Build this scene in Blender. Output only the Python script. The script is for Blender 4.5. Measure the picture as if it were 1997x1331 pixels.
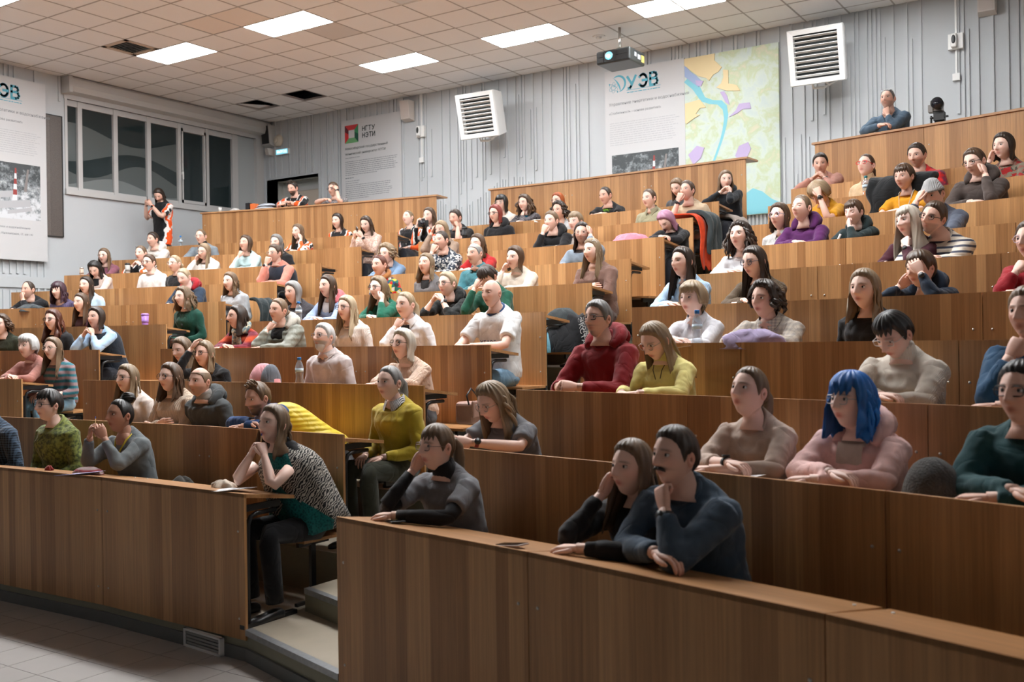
import bpy, bmesh, math, random
import numpy as np
from mathutils import Vector, Matrix
random.seed(7)
rng = np.random.default_rng(7)
for o in list(bpy.data.objects):
    bpy.data.objects.remove(o, do_unlink=True)
SC = bpy.context.scene
COL = SC.collection
# ------------------------------------------------------------------ camera
CAMZ = 1.84
FPX, YAW, PITCH, ROLL = 1937.356, -0.58155, -0.0001, -0.01444
def cam_axes():
    cy, sy, cp, sp = math.cos(YAW), math.sin(YAW), math.cos(PITCH), math.sin(PITCH)
    fwd = np.array([sy*cp, cy*cp, sp]); right = np.array([cy, -sy, 0.0]); up = np.cross(right, fwd)
    c, s = math.cos(ROLL), math.sin(ROLL)
    return c*right+s*up, -s*right+c*up, fwd
CR, CU, CF = cam_axes()
cam = bpy.data.cameras.new('camera'); camo = bpy.data.objects.new('camera', cam); COL.objects.link(camo)
cam.sensor_fit = 'HORIZONTAL'; cam.sensor_width = 36.0; cam.lens = FPX/1997.0*36.0
cam.clip_start = 0.05; cam.clip_end = 200
M = Matrix(((CR[0], CU[0], -CF[0], 0), (CR[1], CU[1], -CF[1], 0), (CR[2], CU[2], -CF[2], CAMZ), (0, 0, 0, 1)))
camo.matrix_world = M
cam.dof.use_dof = True; cam.dof.focus_distance = 8.6; cam.dof.aperture_fstop = 2.8
SC.camera = camo
# ------------------------------------------------------------------ world, exposure
wd = bpy.data.worlds.new('night'); SC.world = wd; wd.use_nodes = True
wd.node_tree.nodes['Background'].inputs[0].default_value = (0.010, 0.016, 0.024, 1)
wd.node_tree.nodes['Background'].inputs[1].default_value = 0.3
SC.view_settings.view_transform = 'Standard'; SC.view_settings.look = 'None'
SC.view_settings.gamma = 1.0; SC.view_settings.use_curve_mapping = False
SC.view_settings.exposure = 0.0
PANEL_EMIT = {1: 31.0, 5: 30.0, 10: 52.0}     # strength per panel row, tuned to balance back against front
def ray(u, v):
    return CF + (u-998.5)/FPX*CR - (v-665.5)/FPX*CU
def onz(u, v, z):
    d = ray(u, v); t = (z-CAMZ)/d[2]; return np.array([d[0]*t, d[1]*t, z])
def onx(u, v, x):
    d = ray(u, v); t = x/d[0]; return np.array([x, d[1]*t, CAMZ+d[2]*t])
def ony(u, v, y):
    d = ray(u, v); t = y/d[1]; return np.array([d[0]*t, y, CAMZ+d[2]*t])
# ------------------------------------------------------------------ room constants (metres)
XL, XR, YB, YF, HC = -15.2, 2.15, 14.12, -7.0, 6.317
GX0, GY0, TILE = -13.2033, 13.2319, 0.6           # ceiling grid origin
ZD = [None, .970, 1.246, 1.527, 1.810, 2.088, 2.373, 2.651, 2.936, 3.218, 3.491, 4.139]   # desk edge heights
PL = [0.0]+[.18+.28*(k-1) for k in range(1, 12)]                                          # platform heights
RR = [None, 20.872, 21.696, 22.531, 23.365, 24.195, 25.016, 25.824, 26.610, 27.385, 28.158, 29.084]
RCX, RCY = -6.94803, -16.82245
RQ = [(.1214, .39313, -.01128, .1274, .36554, -.01692), (.10084, .08327, .14313, .10667, -.76974, .01016), (-.22227, -.33085, .78539, -.23404, -1.03388, .03384)]
RT = (-.15, .05, .35)
def row_y(k, s, x):
    kk = min(max(k, 1), 11); y = 0
    R = RR[kk]
    a, b, c, a1, b1, c1 = RQ[s]; n = (kk-6)/5.0
    for _ in range(6):
        y = RCY+math.sqrt(max(R*R-(x-RCX)**2, 1e-6)); t = math.atan2(x-RCX, y-RCY)-RT[s]
        R = RR[kk]+(a+a1*n)+(b+b1*n)*t+(c+c1*n)*t*t
    return y
SECX = [[-14.05, -12.60, -11.10, -9.57], [-8.57, -7.20, -5.92, -4.48], [-3.48, -2.20, -.90, .40, 1.05]]
def row_any(k, x):
    if x <= -9.57: return row_y(k, 0, x)
    if x < -8.57:
        f = (x+9.57)/1.0; return row_y(k, 0, -9.57)*(1-f)+row_y(k, 1, -8.57)*f
    if x <= -4.48: return row_y(k, 1, x)
    if x < -3.48:
        f = (x+4.48)/1.0; return row_y(k, 1, -4.48)*(1-f)+row_y(k, 2, -3.48)*f
    return row_y(k, 2, x)
def sec_of(x): return 0 if x < -9.05 else (1 if x < -3.98 else 2)
# ------------------------------------------------------------------ object helpers
def link(o, parent=None):
    COL.objects.link(o)
    if parent is not None: o.parent = parent
    return o
def tag(o, label=None, cat=None, group=None, kind=None):
    if label: o['label'] = label
    if cat: o['category'] = cat
    if group: o['group'] = group
    if kind: o['kind'] = kind
    return o
def empty(name, loc=(0, 0, 0), rz=0.0, parent=None):
    o = bpy.data.objects.new(name, None); o.location = loc; o.rotation_euler = (0, 0, rz); o.empty_display_size = .1
    return link(o, parent)
class MB:
    """collects verts / faces with a material index"""
    def __init__(s): s.v = []; s.f = []; s.m = []; s.c = []; s.n = 0; s.sm = []
    def add(s, V, F, mi=0, col=None, smooth=True):
        V = np.asarray(V, float); s.v.append(V)
        for f in F: s.f.append([i+s.n for i in f]); s.m.append(mi); s.sm.append(smooth)
        if col is None: col = np.ones((len(V), 3))
        col = np.asarray(col, float)
        if col.ndim == 1: col = np.tile(col, (len(V), 1))
        s.c.append(col); s.n += len(V); return s
    def box(s, c, d, mi=0, R=None, col=None):
        c = np.asarray(c, float); h = np.asarray(d, float)/2
        P = np.array([[x, y, z] for x in (-1, 1) for y in (-1, 1) for z in (-1, 1)], float)*h
        if R is not None: P = P@np.asarray(R).T
        return s.add(P+c, [(0, 1, 3, 2), (4, 6, 7, 5), (0, 4, 5, 1), (2, 3, 7, 6), (0, 2, 6, 4), (1, 5, 7, 3)], mi, col, False)
    def bbox(s, lo, hi, mi=0, col=None):
        lo = np.asarray(lo, float); hi = np.asarray(hi, float); return s.box((lo+hi)/2, hi-lo, mi, None, col)
    def tube(s, pts, rad, seg=8, mi=0, col=None, caps=True, flat=None, ref=None):
        """rings along a polyline; flat = (a,b) ellipse factors"""
        P = np.asarray(pts, float); n = len(P)
        rad = np.full(n, rad, float) if np.isscalar(rad) else np.asarray(rad, float)
        T = np.gradient(P, axis=0); T /= np.linalg.norm(T, axis=1)[:, None]+1e-12
        u = np.array(ref, float) if ref is not None else (np.array([0, 0, 1.]) if abs(T[0][2]) < .9 else np.array([1., 0, 0]))
        V = []; a = np.linspace(0, 2*np.pi, seg, endpoint=False)
        fa, fb = flat if flat else (1, 1)
        for i in range(n):
            u = u-T[i]*(u@T[i]); u /= np.linalg.norm(u)+1e-12; w = np.cross(T[i], u)
            V.append(P[i]+rad[i]*(np.cos(a)[:, None]*u*fa+np.sin(a)[:, None]*w*fb))
        V = np.concatenate(V)
        F = [(i*seg+j, i*seg+(j+1) % seg, (i+1)*seg+(j+1) % seg, (i+1)*seg+j) for i in range(n-1) for j in range(seg)]
        if caps:
            F.append(tuple(range(seg-1, -1, -1))); F.append(tuple(range((n-1)*seg, n*seg)))
        if col is not None and np.asarray(col).ndim == 2 and len(col) == n: col = np.repeat(np.asarray(col), seg, 0)
        return s.add(V, F, mi, col)
    def lathe(s, prof, c=(0, 0, 0), seg=16, mi=0, col=None, R=None, smooth=True):
        pr = np.asarray(prof, float); a = np.linspace(0, 2*np.pi, seg, endpoint=False)
        V = np.stack([np.outer(pr[:, 0], np.cos(a)), np.outer(pr[:, 0], np.sin(a)), np.outer(pr[:, 1], np.ones(seg))], 2).reshape(-1, 3)
        if R is not None: V = V@np.asarray(R).T
        n = len(pr)
        F = [(i*seg+j, i*seg+(j+1) % seg, (i+1)*seg+(j+1) % seg, (i+1)*seg+j) for i in range(n-1) for j in range(seg)]
        F.append(tuple(range(seg-1, -1, -1))); F.append(tuple(range((n-1)*seg, n*seg)))
        return s.add(V+np.asarray(c, float), F, mi, col, smooth)
    def ell(s, c, r, seg=12, rings=8, mi=0, col=None, R=None):
        a = np.linspace(0, 2*np.pi, seg, endpoint=False); e = np.linspace(-np.pi/2, np.pi/2, rings+1)
        V = np.stack([np.outer(np.cos(e), np.cos(a)), np.outer(np.cos(e), np.sin(a)), np.outer(np.sin(e), np.ones(seg))], 2).reshape(-1, 3)*np.asarray(r, float)
        if R is not None: V = V@np.asarray(R).T
        F = [(i*seg+j, i*seg+(j+1) % seg, (i+1)*seg+(j+1) % seg, (i+1)*seg+j) for i in range(rings) for j in range(seg)]
        return s.add(V+np.asarray(c, float), F, mi, col)
    def prism(s, poly, z0, z1, mi=0, col=None):
        P = np.asarray(poly, float); n = len(P)
        V = np.concatenate([np.c_[P, np.full(n, z0)], np.c_[P, np.full(n, z1)]])
        F = [tuple(range(n-1, -1, -1)), tuple(range(n, 2*n))]+[(i, (i+1) % n, n+(i+1) % n, n+i) for i in range(n)]
        return s.add(V, F, mi, col, False)
    def mesh(s, name, mats):
        me = bpy.data.meshes.new(name)
        V = np.concatenate(s.v) if s.v else np.zeros((0, 3))
        me.from_pydata(V.tolist(), [], s.f)
        for m in (mats if isinstance(mats, (list, tuple)) else [mats]): me.materials.append(m)
        if s.f:
            me.polygons.foreach_set('material_index', s.m); me.polygons.foreach_set('use_smooth', s.sm)
            C = np.concatenate(s.c)
            at = me.color_attributes.new('Col', 'FLOAT_COLOR', 'POINT')
            at.data.foreach_set('color', np.c_[C, np.ones(len(C))].astype(np.float32).ravel())
        me.update(); return me
    def build(s, name, mats, parent=None, loc=None, rz=None):
        o = bpy.data.objects.new(name, s.mesh(name, mats))
        if loc is not None: o.location = loc
        if rz is not None: o.rotation_euler = (0, 0, rz)
        return link(o, parent)
def lin(c):
    c = np.asarray(c, float)/255.0
    return tuple(np.where(c <= .04045, c/12.92, ((c+.055)/1.055)**2.4))
# ------------------------------------------------------------------ materials
MATS = {}
def new_mat(name):
    m = bpy.data.materials.new(name); m.use_nodes = True
    nt = m.node_tree; b = nt.nodes['Principled BSDF']; return m, nt, b
def N(nt, t, **kw):
    n = nt.nodes.new(t)
    for k, v in kw.items(): setattr(n, k, v)
    return n
def setin(n, **kw):
    for k, v in kw.items(): n.inputs[k.replace('_', ' ')].default_value = v
def plain(name, col, rough=.5, metal=0.0, spec=.5, noise=0.0, nscale=30.0, bump=0.0, bscale=200.0, coords='Object'):
    if name in MATS: return MATS[name]
    m, nt, b = new_mat(name); L = nt.links.new
    c = (*col, 1)
    b.inputs['Base Color'].default_value = c; b.inputs['Roughness'].default_value = rough
    b.inputs['Metallic'].default_value = metal; b.inputs['Specular IOR Level'].default_value = spec
    tc = N(nt, 'ShaderNodeTexCoord')
    if noise > 0:
        nz = N(nt, 'ShaderNodeTexNoise'); nz.inputs['Scale'].default_value = nscale; nz.inputs['Detail'].default_value = 4
        L(tc.outputs[coords], nz.inputs['Vector'])
        mx = N(nt, 'ShaderNodeMix', data_type='RGBA'); mx.inputs[6].default_value = tuple(x*(1-noise) for x in col)+(1,); mx.inputs[7].default_value = tuple(min(1, x*(1+noise)) for x in col)+(1,)
        L(nz.outputs['Fac'], mx.inputs[0]); L(mx.outputs[2], b.inputs['Base Color'])
    if bump > 0:
        nb = N(nt, 'ShaderNodeTexNoise'); nb.inputs['Scale'].default_value = bscale; nb.inputs['Detail'].default_value = 3
        L(tc.outputs[coords], nb.inputs['Vector'])
        bp = N(nt, 'ShaderNodeBump'); bp.inputs['Strength'].default_value = bump; bp.inputs['Distance'].default_value = .004
        L(nb.outputs['Fac'], bp.inputs['Height']); L(bp.outputs['Normal'], b.inputs['Normal'])
    MATS[name] = m; return m
def wood(name, c0, c1, c2, strip=.085, axis=0, rough=.38):
    """laminated walnut: parallel strips of slightly different tone with fine grain"""
    if name in MATS: return MATS[name]
    m, nt, b = new_mat(name); L = nt.links.new
    tc = N(nt, 'ShaderNodeTexCoord'); oi = N(nt, 'ShaderNodeObjectInfo')
    sx = N(nt, 'ShaderNodeSeparateXYZ'); L(tc.outputs['Object'], sx.inputs[0])
    a = sx.outputs[axis]
    off = N(nt, 'ShaderNodeMath', operation='MULTIPLY_ADD'); L(oi.outputs['Random'], off.inputs[0]); off.inputs[1].default_value = 37.0; L(a, off.inputs[2])
    # uneven strips: warp the coordinate by a low-frequency noise
    n1 = N(nt, 'ShaderNodeTexNoise', noise_dimensions='1D'); n1.inputs['Scale'].default_value = 4.0; L(off.outputs[0], n1.inputs['W'])
    wv = N(nt, 'ShaderNodeMath', operation='MULTIPLY_ADD'); L(n1.outputs['Fac'], wv.inputs[0]); wv.inputs[1].default_value = .10; L(off.outputs[0], wv.inputs[2])
    dv = N(nt, 'ShaderNodeMath', operation='DIVIDE'); L(wv.outputs[0], dv.inputs[0]); dv.inputs[1].default_value = strip
    fl = N(nt, 'ShaderNodeMath', operation='FLOOR'); L(dv.outputs[0], fl.inputs[0])
    wn = N(nt, 'ShaderNodeTexWhiteNoise', noise_dimensions='1D'); L(fl.outputs[0], wn.inputs['W'])
    cr = N(nt, 'ShaderNodeValToRGB'); e = cr.color_ramp.elements
    e[0].color = (*c0, 1); e[1].color = (*c2, 1); e.new(.5).color = (*c1, 1); L(wn.outputs['Value'], cr.inputs[0])
    mp = N(nt, 'ShaderNodeMapping'); sc = [60, 60, 60]; sc[2 if axis == 0 else (1 if axis == 2 else 0)] = 1.6
    if axis == 0: sc = [70, 70, 1.4]
    else: sc = [1.4, 70, 70] if axis == 1 else [1.4, 70, 70]
    mp.inputs['Scale'].default_value = sc; L(tc.outputs['Object'], mp.inputs['Vector'])
    ad = N(nt, 'ShaderNodeVectorMath', operation='ADD'); L(mp.outputs[0], ad.inputs[0]); L(wn.outputs['Color'], ad.inputs[1])
    gr = N(nt, 'ShaderNodeTexNoise'); gr.inputs['Scale'].default_value = 1.0; gr.inputs['Detail'].default_value = 5; gr.inputs['Roughness'].default_value = .65; gr.inputs['Distortion'].default_value = .6
    L(ad.outputs[0], gr.inputs['Vector'])
    r2 = N(nt, 'ShaderNodeMapRange'); r2.inputs[1].default_value = .3; r2.inputs[2].default_value = .7; r2.inputs[3].default_value = .74; r2.inputs[4].default_value = 1.16
    L(gr.outputs['Fac'], r2.inputs[0])
    mu = N(nt, 'ShaderNodeVectorMath', operation='SCALE'); L(cr.outputs[0], mu.inputs[0]); L(r2.outputs[0], mu.inputs['Scale'])
    L(mu.outputs[0], b.inputs['Base Color']); b.inputs['Roughness'].default_value = rough; b.inputs['Specular IOR Level'].default_value = .42
    MATS[name] = m; return m
def emis(name, col, st):
    if name in MATS: return MATS[name]
    m, nt, b = new_mat(name); b.inputs['Base Color'].default_value = (*col, 1)
    b.inputs['Emission Color'].default_value = (*col, 1); b.inputs['Emission Strength'].default_value = st
    MATS[name] = m; return m
W_PANEL = wood('walnut_laminate_upright', (.34, .160, .060), (.44, .222, .088), (.55, .295, .124), .082, 0)
W_TOP = wood('walnut_laminate_top', (.38, .185, .072), (.45, .225, .092), (.51, .268, .116), .11, 1, .33)
W_EDGE = plain('walnut_edge_band', (.46, .245, .11), .4, noise=.15, nscale=20)
M_STEEL = plain('black_painted_steel', (.012, .012, .013), .35)
M_SCREW = plain('zinc_screw', (.55, .53, .50), .3, 1.0)
M_WALL = plain('grey_white_paint', (.50, .525, .545), .62, noise=.02, nscale=3, bump=.05, bscale=300)
M_SLAT = plain('grey_white_slat_paint', (.51, .535, .555), .55, noise=.02, nscale=8)
M_TILE = plain('mineral_fibre_tile', (.80, .80, .805), .9, noise=.04, nscale=260, bump=.25, bscale=420)
M_TGRID = plain('ceiling_tee_grid', (.40, .38, .37), .6)
M_TIERTOP = plain('sand_linoleum', (.40, .345, .265), .45, noise=.12, nscale=6, bump=.05, bscale=120)
M_TIERSIDE = plain('painted_riser', (.245, .235, .17), .6, noise=.15, nscale=9)
M_NOSE = plain('aluminium_nosing', (.34, .35, .36), .4, .6, noise=.3, nscale=40)
M_FLOORT = plain('grey_floor_tile', (.34, .315, .295), .36, noise=.10, nscale=5, bump=.04, bscale=60)
M_GROUT = plain('dark_grout', (.075, .07, .065), .9)
M_WHITE = plain('white_plastic', (.78, .78, .77), .35)
M_DARK = plain('black_plastic', (.012, .013, .014), .42)
M_PVC = plain('white_window_frame', (.50, .495, .49), .35)
# ================================================================== ROOM
def quad_box(name, lo, hi, mat, parent=None):
    return tag(MB().bbox(lo, hi).build(name, mat, parent), kind='structure')
T = .25
fl = tag(MB().bbox((XL-T, YF-T, -.12), (XR+T, YB+T, -.012)).build('floor', M_GROUT), kind='structure')
# floor tiles in view, 0.295 m
FT = .2935; fx0, fy0 = -5.321, 3.772
tm = MB(); tm.box((0, 0, -.006), (FT-.004, FT-.004, .012)); tme = tm.mesh('floor_tile', M_FLOORT)
cnt = 0; rest = MB()
for i in range(-32, 26):
    for j in range(-36, 2):
        cx, cy = fx0+(i+.5)*FT, fy0+(j+.5)*FT
        if cx < XL or cx > XR or cy < YF: continue
        p = np.array([cx, cy, -CAMZ]); z = p@CF
        vis = False
        if z > .3:
            u = 998.5+FPX*(p@CR)/z; v = 665.5-FPX*(p@CU)/z
            vis = -60 < u < 760 and 1120 < v < 1400
        if vis and cnt < 280:
            o = bpy.data.objects.new('floor_tile', tme); o.location = (cx, cy, 0); link(o, fl); cnt += 1
        else: rest.box((cx, cy, -.006), (FT-.004, FT-.004, .012))
tag(rest.build('floor_tiles', M_FLOORT, fl), kind='stuff')
DOORX0, DOORX1, DOORZ, RECD = -15.12, -13.74, 3.32+CAMZ, .40
mb = MB(); mb.bbox((DOORX1, YB, -.1), (XR+T, YB+T, HC+.6)); mb.bbox((XL-T, YB, DOORZ), (DOORX1, YB+T, HC+.6)); mb.bbox((XL-T, YB, -.1), (DOORX0, YB+T, DOORZ)); mb.bbox((DOORX0, YB, -.1), (DOORX1, YB+T, PL[11]-.02))
wall_back = tag(mb.build('wall_back', M_WALL), kind='structure')
wall_right = quad_box('wall_right', (XR, YF-T, -.1), (XR+T, YB+T, HC+.6), M_WALL)
wall_front = quad_box('wall_front', (XL-T, YF-T, -.1), (XR+T, YF, HC+.6), plain('dark_front_wall', (.10, .11, .115), .6))
# left wall with the window opening
WY0, WY1, WZ0, WZ1 = 9.74, 13.96, 2.63+CAMZ, 4.13+CAMZ
mb = MB()
mb.bbox((XL-T, YF-T, -.1), (XL, WY0, HC+.6)); mb.bbox((XL-T, WY1, -.1), (XL, YB+T, HC+.6))
mb.bbox((XL-T, WY0, -.1), (XL, WY1, WZ0)); mb.bbox((XL-T, WY0, WZ1), (XL, WY1, HC+.6))
wall_left = tag(mb.build('wall_left', M_WALL), kind='structure')
# ceiling: slab, tee grid, tiles
ceil = tag(MB().bbox((XL-T, YF-T, HC+.45), (XR+T, YB+T, HC+.6)).build('ceiling', plain('dark_plenum', (.02, .02, .022), .9)), kind='structure')
lights = {(0, 5), (1, 5), (4, 5), (5, 5), (4, 1), (5, 1), (8, 1), (9, 1), (12, 1), (13, 1), (0, 10), (1, 10)}
lights |= {(16, 1), (17, 1), (12, 5), (13, 5)} | {(i, 10) for i in range(2, 20)}  # out-of-view front lamp row: every second panel is added to brighten the front
unlit = {(8, 5), (9, 5), (16, 5), (17, 5)} | {(i, j) for i in (0, 1, 4, 5, 8, 9, 12, 13) for j in (14, 18, 22)}
holes = {(0, 0), (-2, 0)}
vent = (0, 6)
tt = MB(); tt.box((0, 0, 0), (TILE-.011, TILE-.011, .012)); ttm = tt.mesh('ceiling_tile', M_TILE)
M_TILE2 = plain('stained_fibre_tile', (.62, .60, .59), .9, noise=.05, nscale=200, bump=.25, bscale=420)
M_TILE3 = plain('beige_fibre_tile', (.76, .70, .65), .9, noise=.05, nscale=200, bump=.25, bscale=420)
tt2 = tt.mesh('ceiling_tile', M_TILE2); tt3 = tt.mesh('ceiling_tile', M_TILE3)
grid = MB(); rest = MB(); ntile = 0
i0 = -4; i1 = int((XR-GX0)/TILE)+1; j0 = -2; j1 = int((GY0-YF)/TILE)+1
for i in range(i0, i1+1):
    x = GX0+i*TILE
    if XL < x < XR: grid.bbox((x-.012, YF, HC-.002), (x+.012, YB, HC+.03))
for j in range(j0, j1+1):
    y = GY0-j*TILE
    if YF < y < YB: grid.bbox((XL, y-.012, HC-.002), (XR, y+.012, HC+.03))
tag(grid.build('ceiling_grid', M_TGRID, ceil), kind='stuff')
LIGHTPOS = []
for i in range(i0, i1+1):
    for j in range(j0, j1+1):
        if (i, j) in lights or (i, j) in unlit or (i, j) in holes or (i, j) == vent: continue
        lo = np.array([max(XL, GX0+i*TILE), max(YF, GY0-(j+1)*TILE)]); hi = np.array([min(XR, GX0+(i+1)*TILE), min(YB, GY0-j*TILE)])
        if (hi-lo).min() < .03: continue
        c = (lo+hi)/2; p = np.array([c[0], c[1], HC-CAMZ]); z = p@CF; vis = False
        if z > .5:
            u = 998.5+FPX*(p@CR)/z; v = 665.5-FPX*(p@CU)/z; vis = -80 < u < 2080 and v > -60
        if vis and ntile < 298:
            me = tt2 if (i, j) in ((5, 4),) else (tt3 if (i, j) in ((4, 6), (3, 6)) else ttm)
            o = bpy.data.objects.new('ceiling_tile', me); o.location = (c[0], c[1], HC+.006+.0015*math.sin(i*3.1+j*1.7))
            o.scale = ((hi[0]-lo[0]-.008)/(TILE-.008), (hi[1]-lo[1]-.008)/(TILE-.008), 1); link(o, ceil); ntile += 1
        else: rest.bbox((lo[0]+.005, lo[1]+.005, HC), (hi[0]-.005, hi[1]-.005, HC+.012))
tag(rest.build('ceiling_tiles', M_TILE, ceil), kind='stuff')
# half-lifted tile lying over the hole by the shutter box
mb = MB(); mb.add([[-.28, -.28, 0], [.02, .28, .02], [-.28, .28, .02], [-.28, -.28, .012], [.02, .28, .032], [-.28, .28, .032]], [(0, 2, 1), (3, 4, 5), (0, 1, 4, 3), (1, 2, 5, 4), (2, 0, 3, 5)], smooth=False)
mb.build('broken_tile', M_TILE, ceil, loc=(GX0-1.5*TILE, GY0-.5*TILE, HC+.012))
# LED panels
M_LED = {z_: emis('lit_diffuser_%d' % z_, (.965, .985, 1.0), e_) for z_, e_ in PANEL_EMIT.items()}
M_LEDOFF = plain('unlit_diffuser', (.62, .63, .64), .4)
def led(i, j, on, k):
    r = empty('ceiling_light', (GX0+(i+1)*TILE, GY0-(j+.5)*TILE, HC))
    for d in (0, 1):
        x = (d-.5)*TILE
        f = MB()
        for sx, sy, w, h in ((0, -.292, .596, .012), (0, .292, .596, .012), (-.292, 0, .012, .596), (.292, 0, .012, .596)):
            f.box((x+sx, sy, .004), (w, h, .014))
        f.build('frame', M_WHITE, r)
        g = MB(); g.box((x, 0, .006), (.574, .574, .008)); g.build('diffuser', M_LED[j] if on else M_LEDOFF, r)
        h = MB(); h.box((x, 0, .05), (.58, .58, .06)); h.build('housing', M_WHITE, r)
    return r
LL = {(0, 5): 'lit double LED ceiling panel beside the square air vent', (4, 5): 'lit double LED ceiling panel touching the darker stained tile',
      (4, 1): 'lit double LED ceiling panel between the open hole and the near fan heater', (8, 1): 'lit double LED ceiling panel two tiles from the smoke detector',
      (12, 1): 'lit double LED ceiling panel above the map board', (0, 10): 'lit double LED ceiling panel over the left hall poster',
      (16, 1): 'lit double LED ceiling panel beyond the far fan heater', (12, 5): 'lit double LED ceiling panel ahead of the projector'}
for (i, j) in sorted(lights):
    if i % 2 if j == 10 else i % 4: continue
    r = led(i, j, True, 0); tag(r, LL.get((i, j), 'unseen lit double LED ceiling panel in a row partly added for brightness'), 'ceiling light', 'lit ceiling panels')
for (i, j) in sorted(unlit):
    if i % 4: continue
    r = led(i, j, False, 0); tag(r, 'unlit grey double ceiling panel', 'ceiling light', 'unlit ceiling panels')
# square air vent
r = empty('ceiling_vent', (GX0+.3, GY0-6.5*TILE, HC)); tag(r, 'square slatted air vent in the ceiling beside a lit panel', 'vent')
mb = MB()
for a in (-1, 1): mb.box((a*.26, 0, .004), (.075, .595, .014)); mb.box((0, a*.26, .004), (.595, .075, .014))
mb.build('frame', plain('beige_vent_metal', (.52, .42, .33), .5), r)
for q in range(9):
    mb = MB(); mb.box((0, -.20+q*.05, .012), (.45, .038, .004), R=np.array([[1, 0, 0], [0, .8, -.6], [0, .6, .8]])); mb.build('slat', plain('grey_vent_metal', (.30, .30, .28), .5), r)
mb = MB(); mb.box((0, 0, .09), (.46, .46, .01)); mb.build('duct', M_DARK, r)
# smoke detector
p = onz(1247, 70, HC); r = empty('smoke_detector', (p[0]-.15, p[1]+.0, HC)); tag(r, 'round white smoke detector on a ceiling tile by the projector pole', 'smoke detector')
p = onz(1168, 71, HC); r.location = (p[0], p[1], HC)
MB().lathe([(.001, -.012), (.085, -.012), (.095, 0)], seg=20).build('base', M_WHITE, r); MB().lathe([(.001, -.045), (.03, -.04), (.045, -.012)], seg=16).build('cap', M_WHITE, r)
# ------------------------------------------------------------------ back wall slats
SP = .0582; sl = MB(); sl.bbox((-.017, -.022, 0), (.017, 0, 1)); slm = sl.mesh('slat', M_SLAT)
ns = 0; x = XL+.12; HTOP = HC; zlow = PL[11]
k = 0
rs = random.Random(11)
run_low = 5.45; 
while x < -.95 and ns < 330:
    base_low = CAMZ+2.35+.28*math.sin(x*1.1)+.25*math.sin(x*2.7+1)
    pz = rs.random(); segs = []
    if k % 3 == 0 and pz < .8: segs = [(zlow, HTOP)]
    else:
        if pz < .88: segs.append((zlow, base_low+rs.choice([0, .01, .02, .03, .03, -.55])))
        q_ = rs.random()
        if q_ < .22: segs.append((base_low+.25+rs.uniform(-.05, .25), HTOP))
        elif q_ < .36: segs.append((base_low+.2+rs.uniform(.0, .3), HTOP-rs.uniform(.3, .7)))
    for z0, z1 in segs:
        if DOORX0-.03 < x < DOORX1+.03:
            z0 = max(z0, DOORZ+.04)
        if z1-z0 < .15: continue
        o = bpy.data.objects.new('slat', slm); o.location = (x, YB, z0); o.scale = (1, 1, z1-z0); link(o, wall_back); ns += 1
    x += SP; k += 1
# slats low on the left wall
for q in range(16):
    y = 7.6+q*.115
    o = bpy.data.objects.new('slat', slm); o.location = (XL, y, 1.5); o.rotation_euler = (0, 0, math.pi/2); o.scale = (1, 1, 1.26 if q < 13 else 1.75); link(o, wall_left)
    o = bpy.data.objects.new('slat', slm); o.location = (XL, y, 3.02); o.rotation_euler = (0, 0, math.pi/2); o.scale = (1, 1, .68); link(o, wall_left)
for y in (8.7, 8.78, 8.86, 9.2, 9.62):
    o = bpy.data.objects.new('slat', slm); o.location = (XL, y, 5.9); o.rotation_euler = (0, 0, math.pi/2); o.scale = (1, 1, HC-5.9); link(o, wall_left)
# pale rail on the left wall
MB().bbox((XL, 7.0, 2.80), (XL+.03, 9.68, 2.98)).build('rail', M_WALL, wall_left)
# ------------------------------------------------------------------ window
w = empty('window_1', (XL, 0, 0)); tag(w, kind='structure')
gx = -.07   # glass plane recess
mb = MB(); fr = M_PVC
ys = [WY0, 10.02, 10.70, 11.38, 12.05, 12.68, 13.33]
# reveal
rv = MB(); rv.bbox((-.14, WY0-.03, WZ0-.06), (.02, WY0+.015, WZ1)); rv.build('reveal', M_PVC, w)
rv = MB(); rv.bbox((-.14, 13.40, WZ0-.02), (-.05, WY1+.02, WZ1)); rv.build('reveal', plain('grey_infill_board', (.40, .43, .44), .7), w)
rv = MB(); rv.bbox((-.16, WY1-.10, WZ0-.05), (.03, WY1+.08, WZ1+.04)); rv.build('reveal', M_PVC, w)
rv = MB(); rv.bbox((-.16, WY0-.04, WZ0-.09), (.05, WY1+.02, WZ0)); rv.build('window_sill', M_PVC, w)
rv = MB(); rv.bbox((-.16, WY0-.04, WZ1), (.02, WY1+.04, WZ1+.10)); rv.build('lintel', M_PVC, w)
f = MB(); f.bbox((gx-.03, WY0, WZ0), (gx+.04, 13.42, WZ0+.05)); f.bbox((gx-.03, WY0, WZ1-.10), (gx+.04, 13.42, WZ1+.02)); f.build('window_frame', fr, w)
def night_glass():
    m, nt, b = new_mat('night_glass')
    b.inputs['Base Color'].default_value = (.020, .030, .032, 1); b.inputs['Roughness'].default_value = .06; b.inputs['Specular IOR Level'].default_value = .5
    return m
M_NIGHT = night_glass()
M_FILM1 = plain('frosted_film_pale', (.17, .19, .19), .22); M_FILM2 = plain('frosted_film_grey', (.085, .10, .10), .18)
edges = [WY0+.02]+ys[1:]+[]
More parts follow.
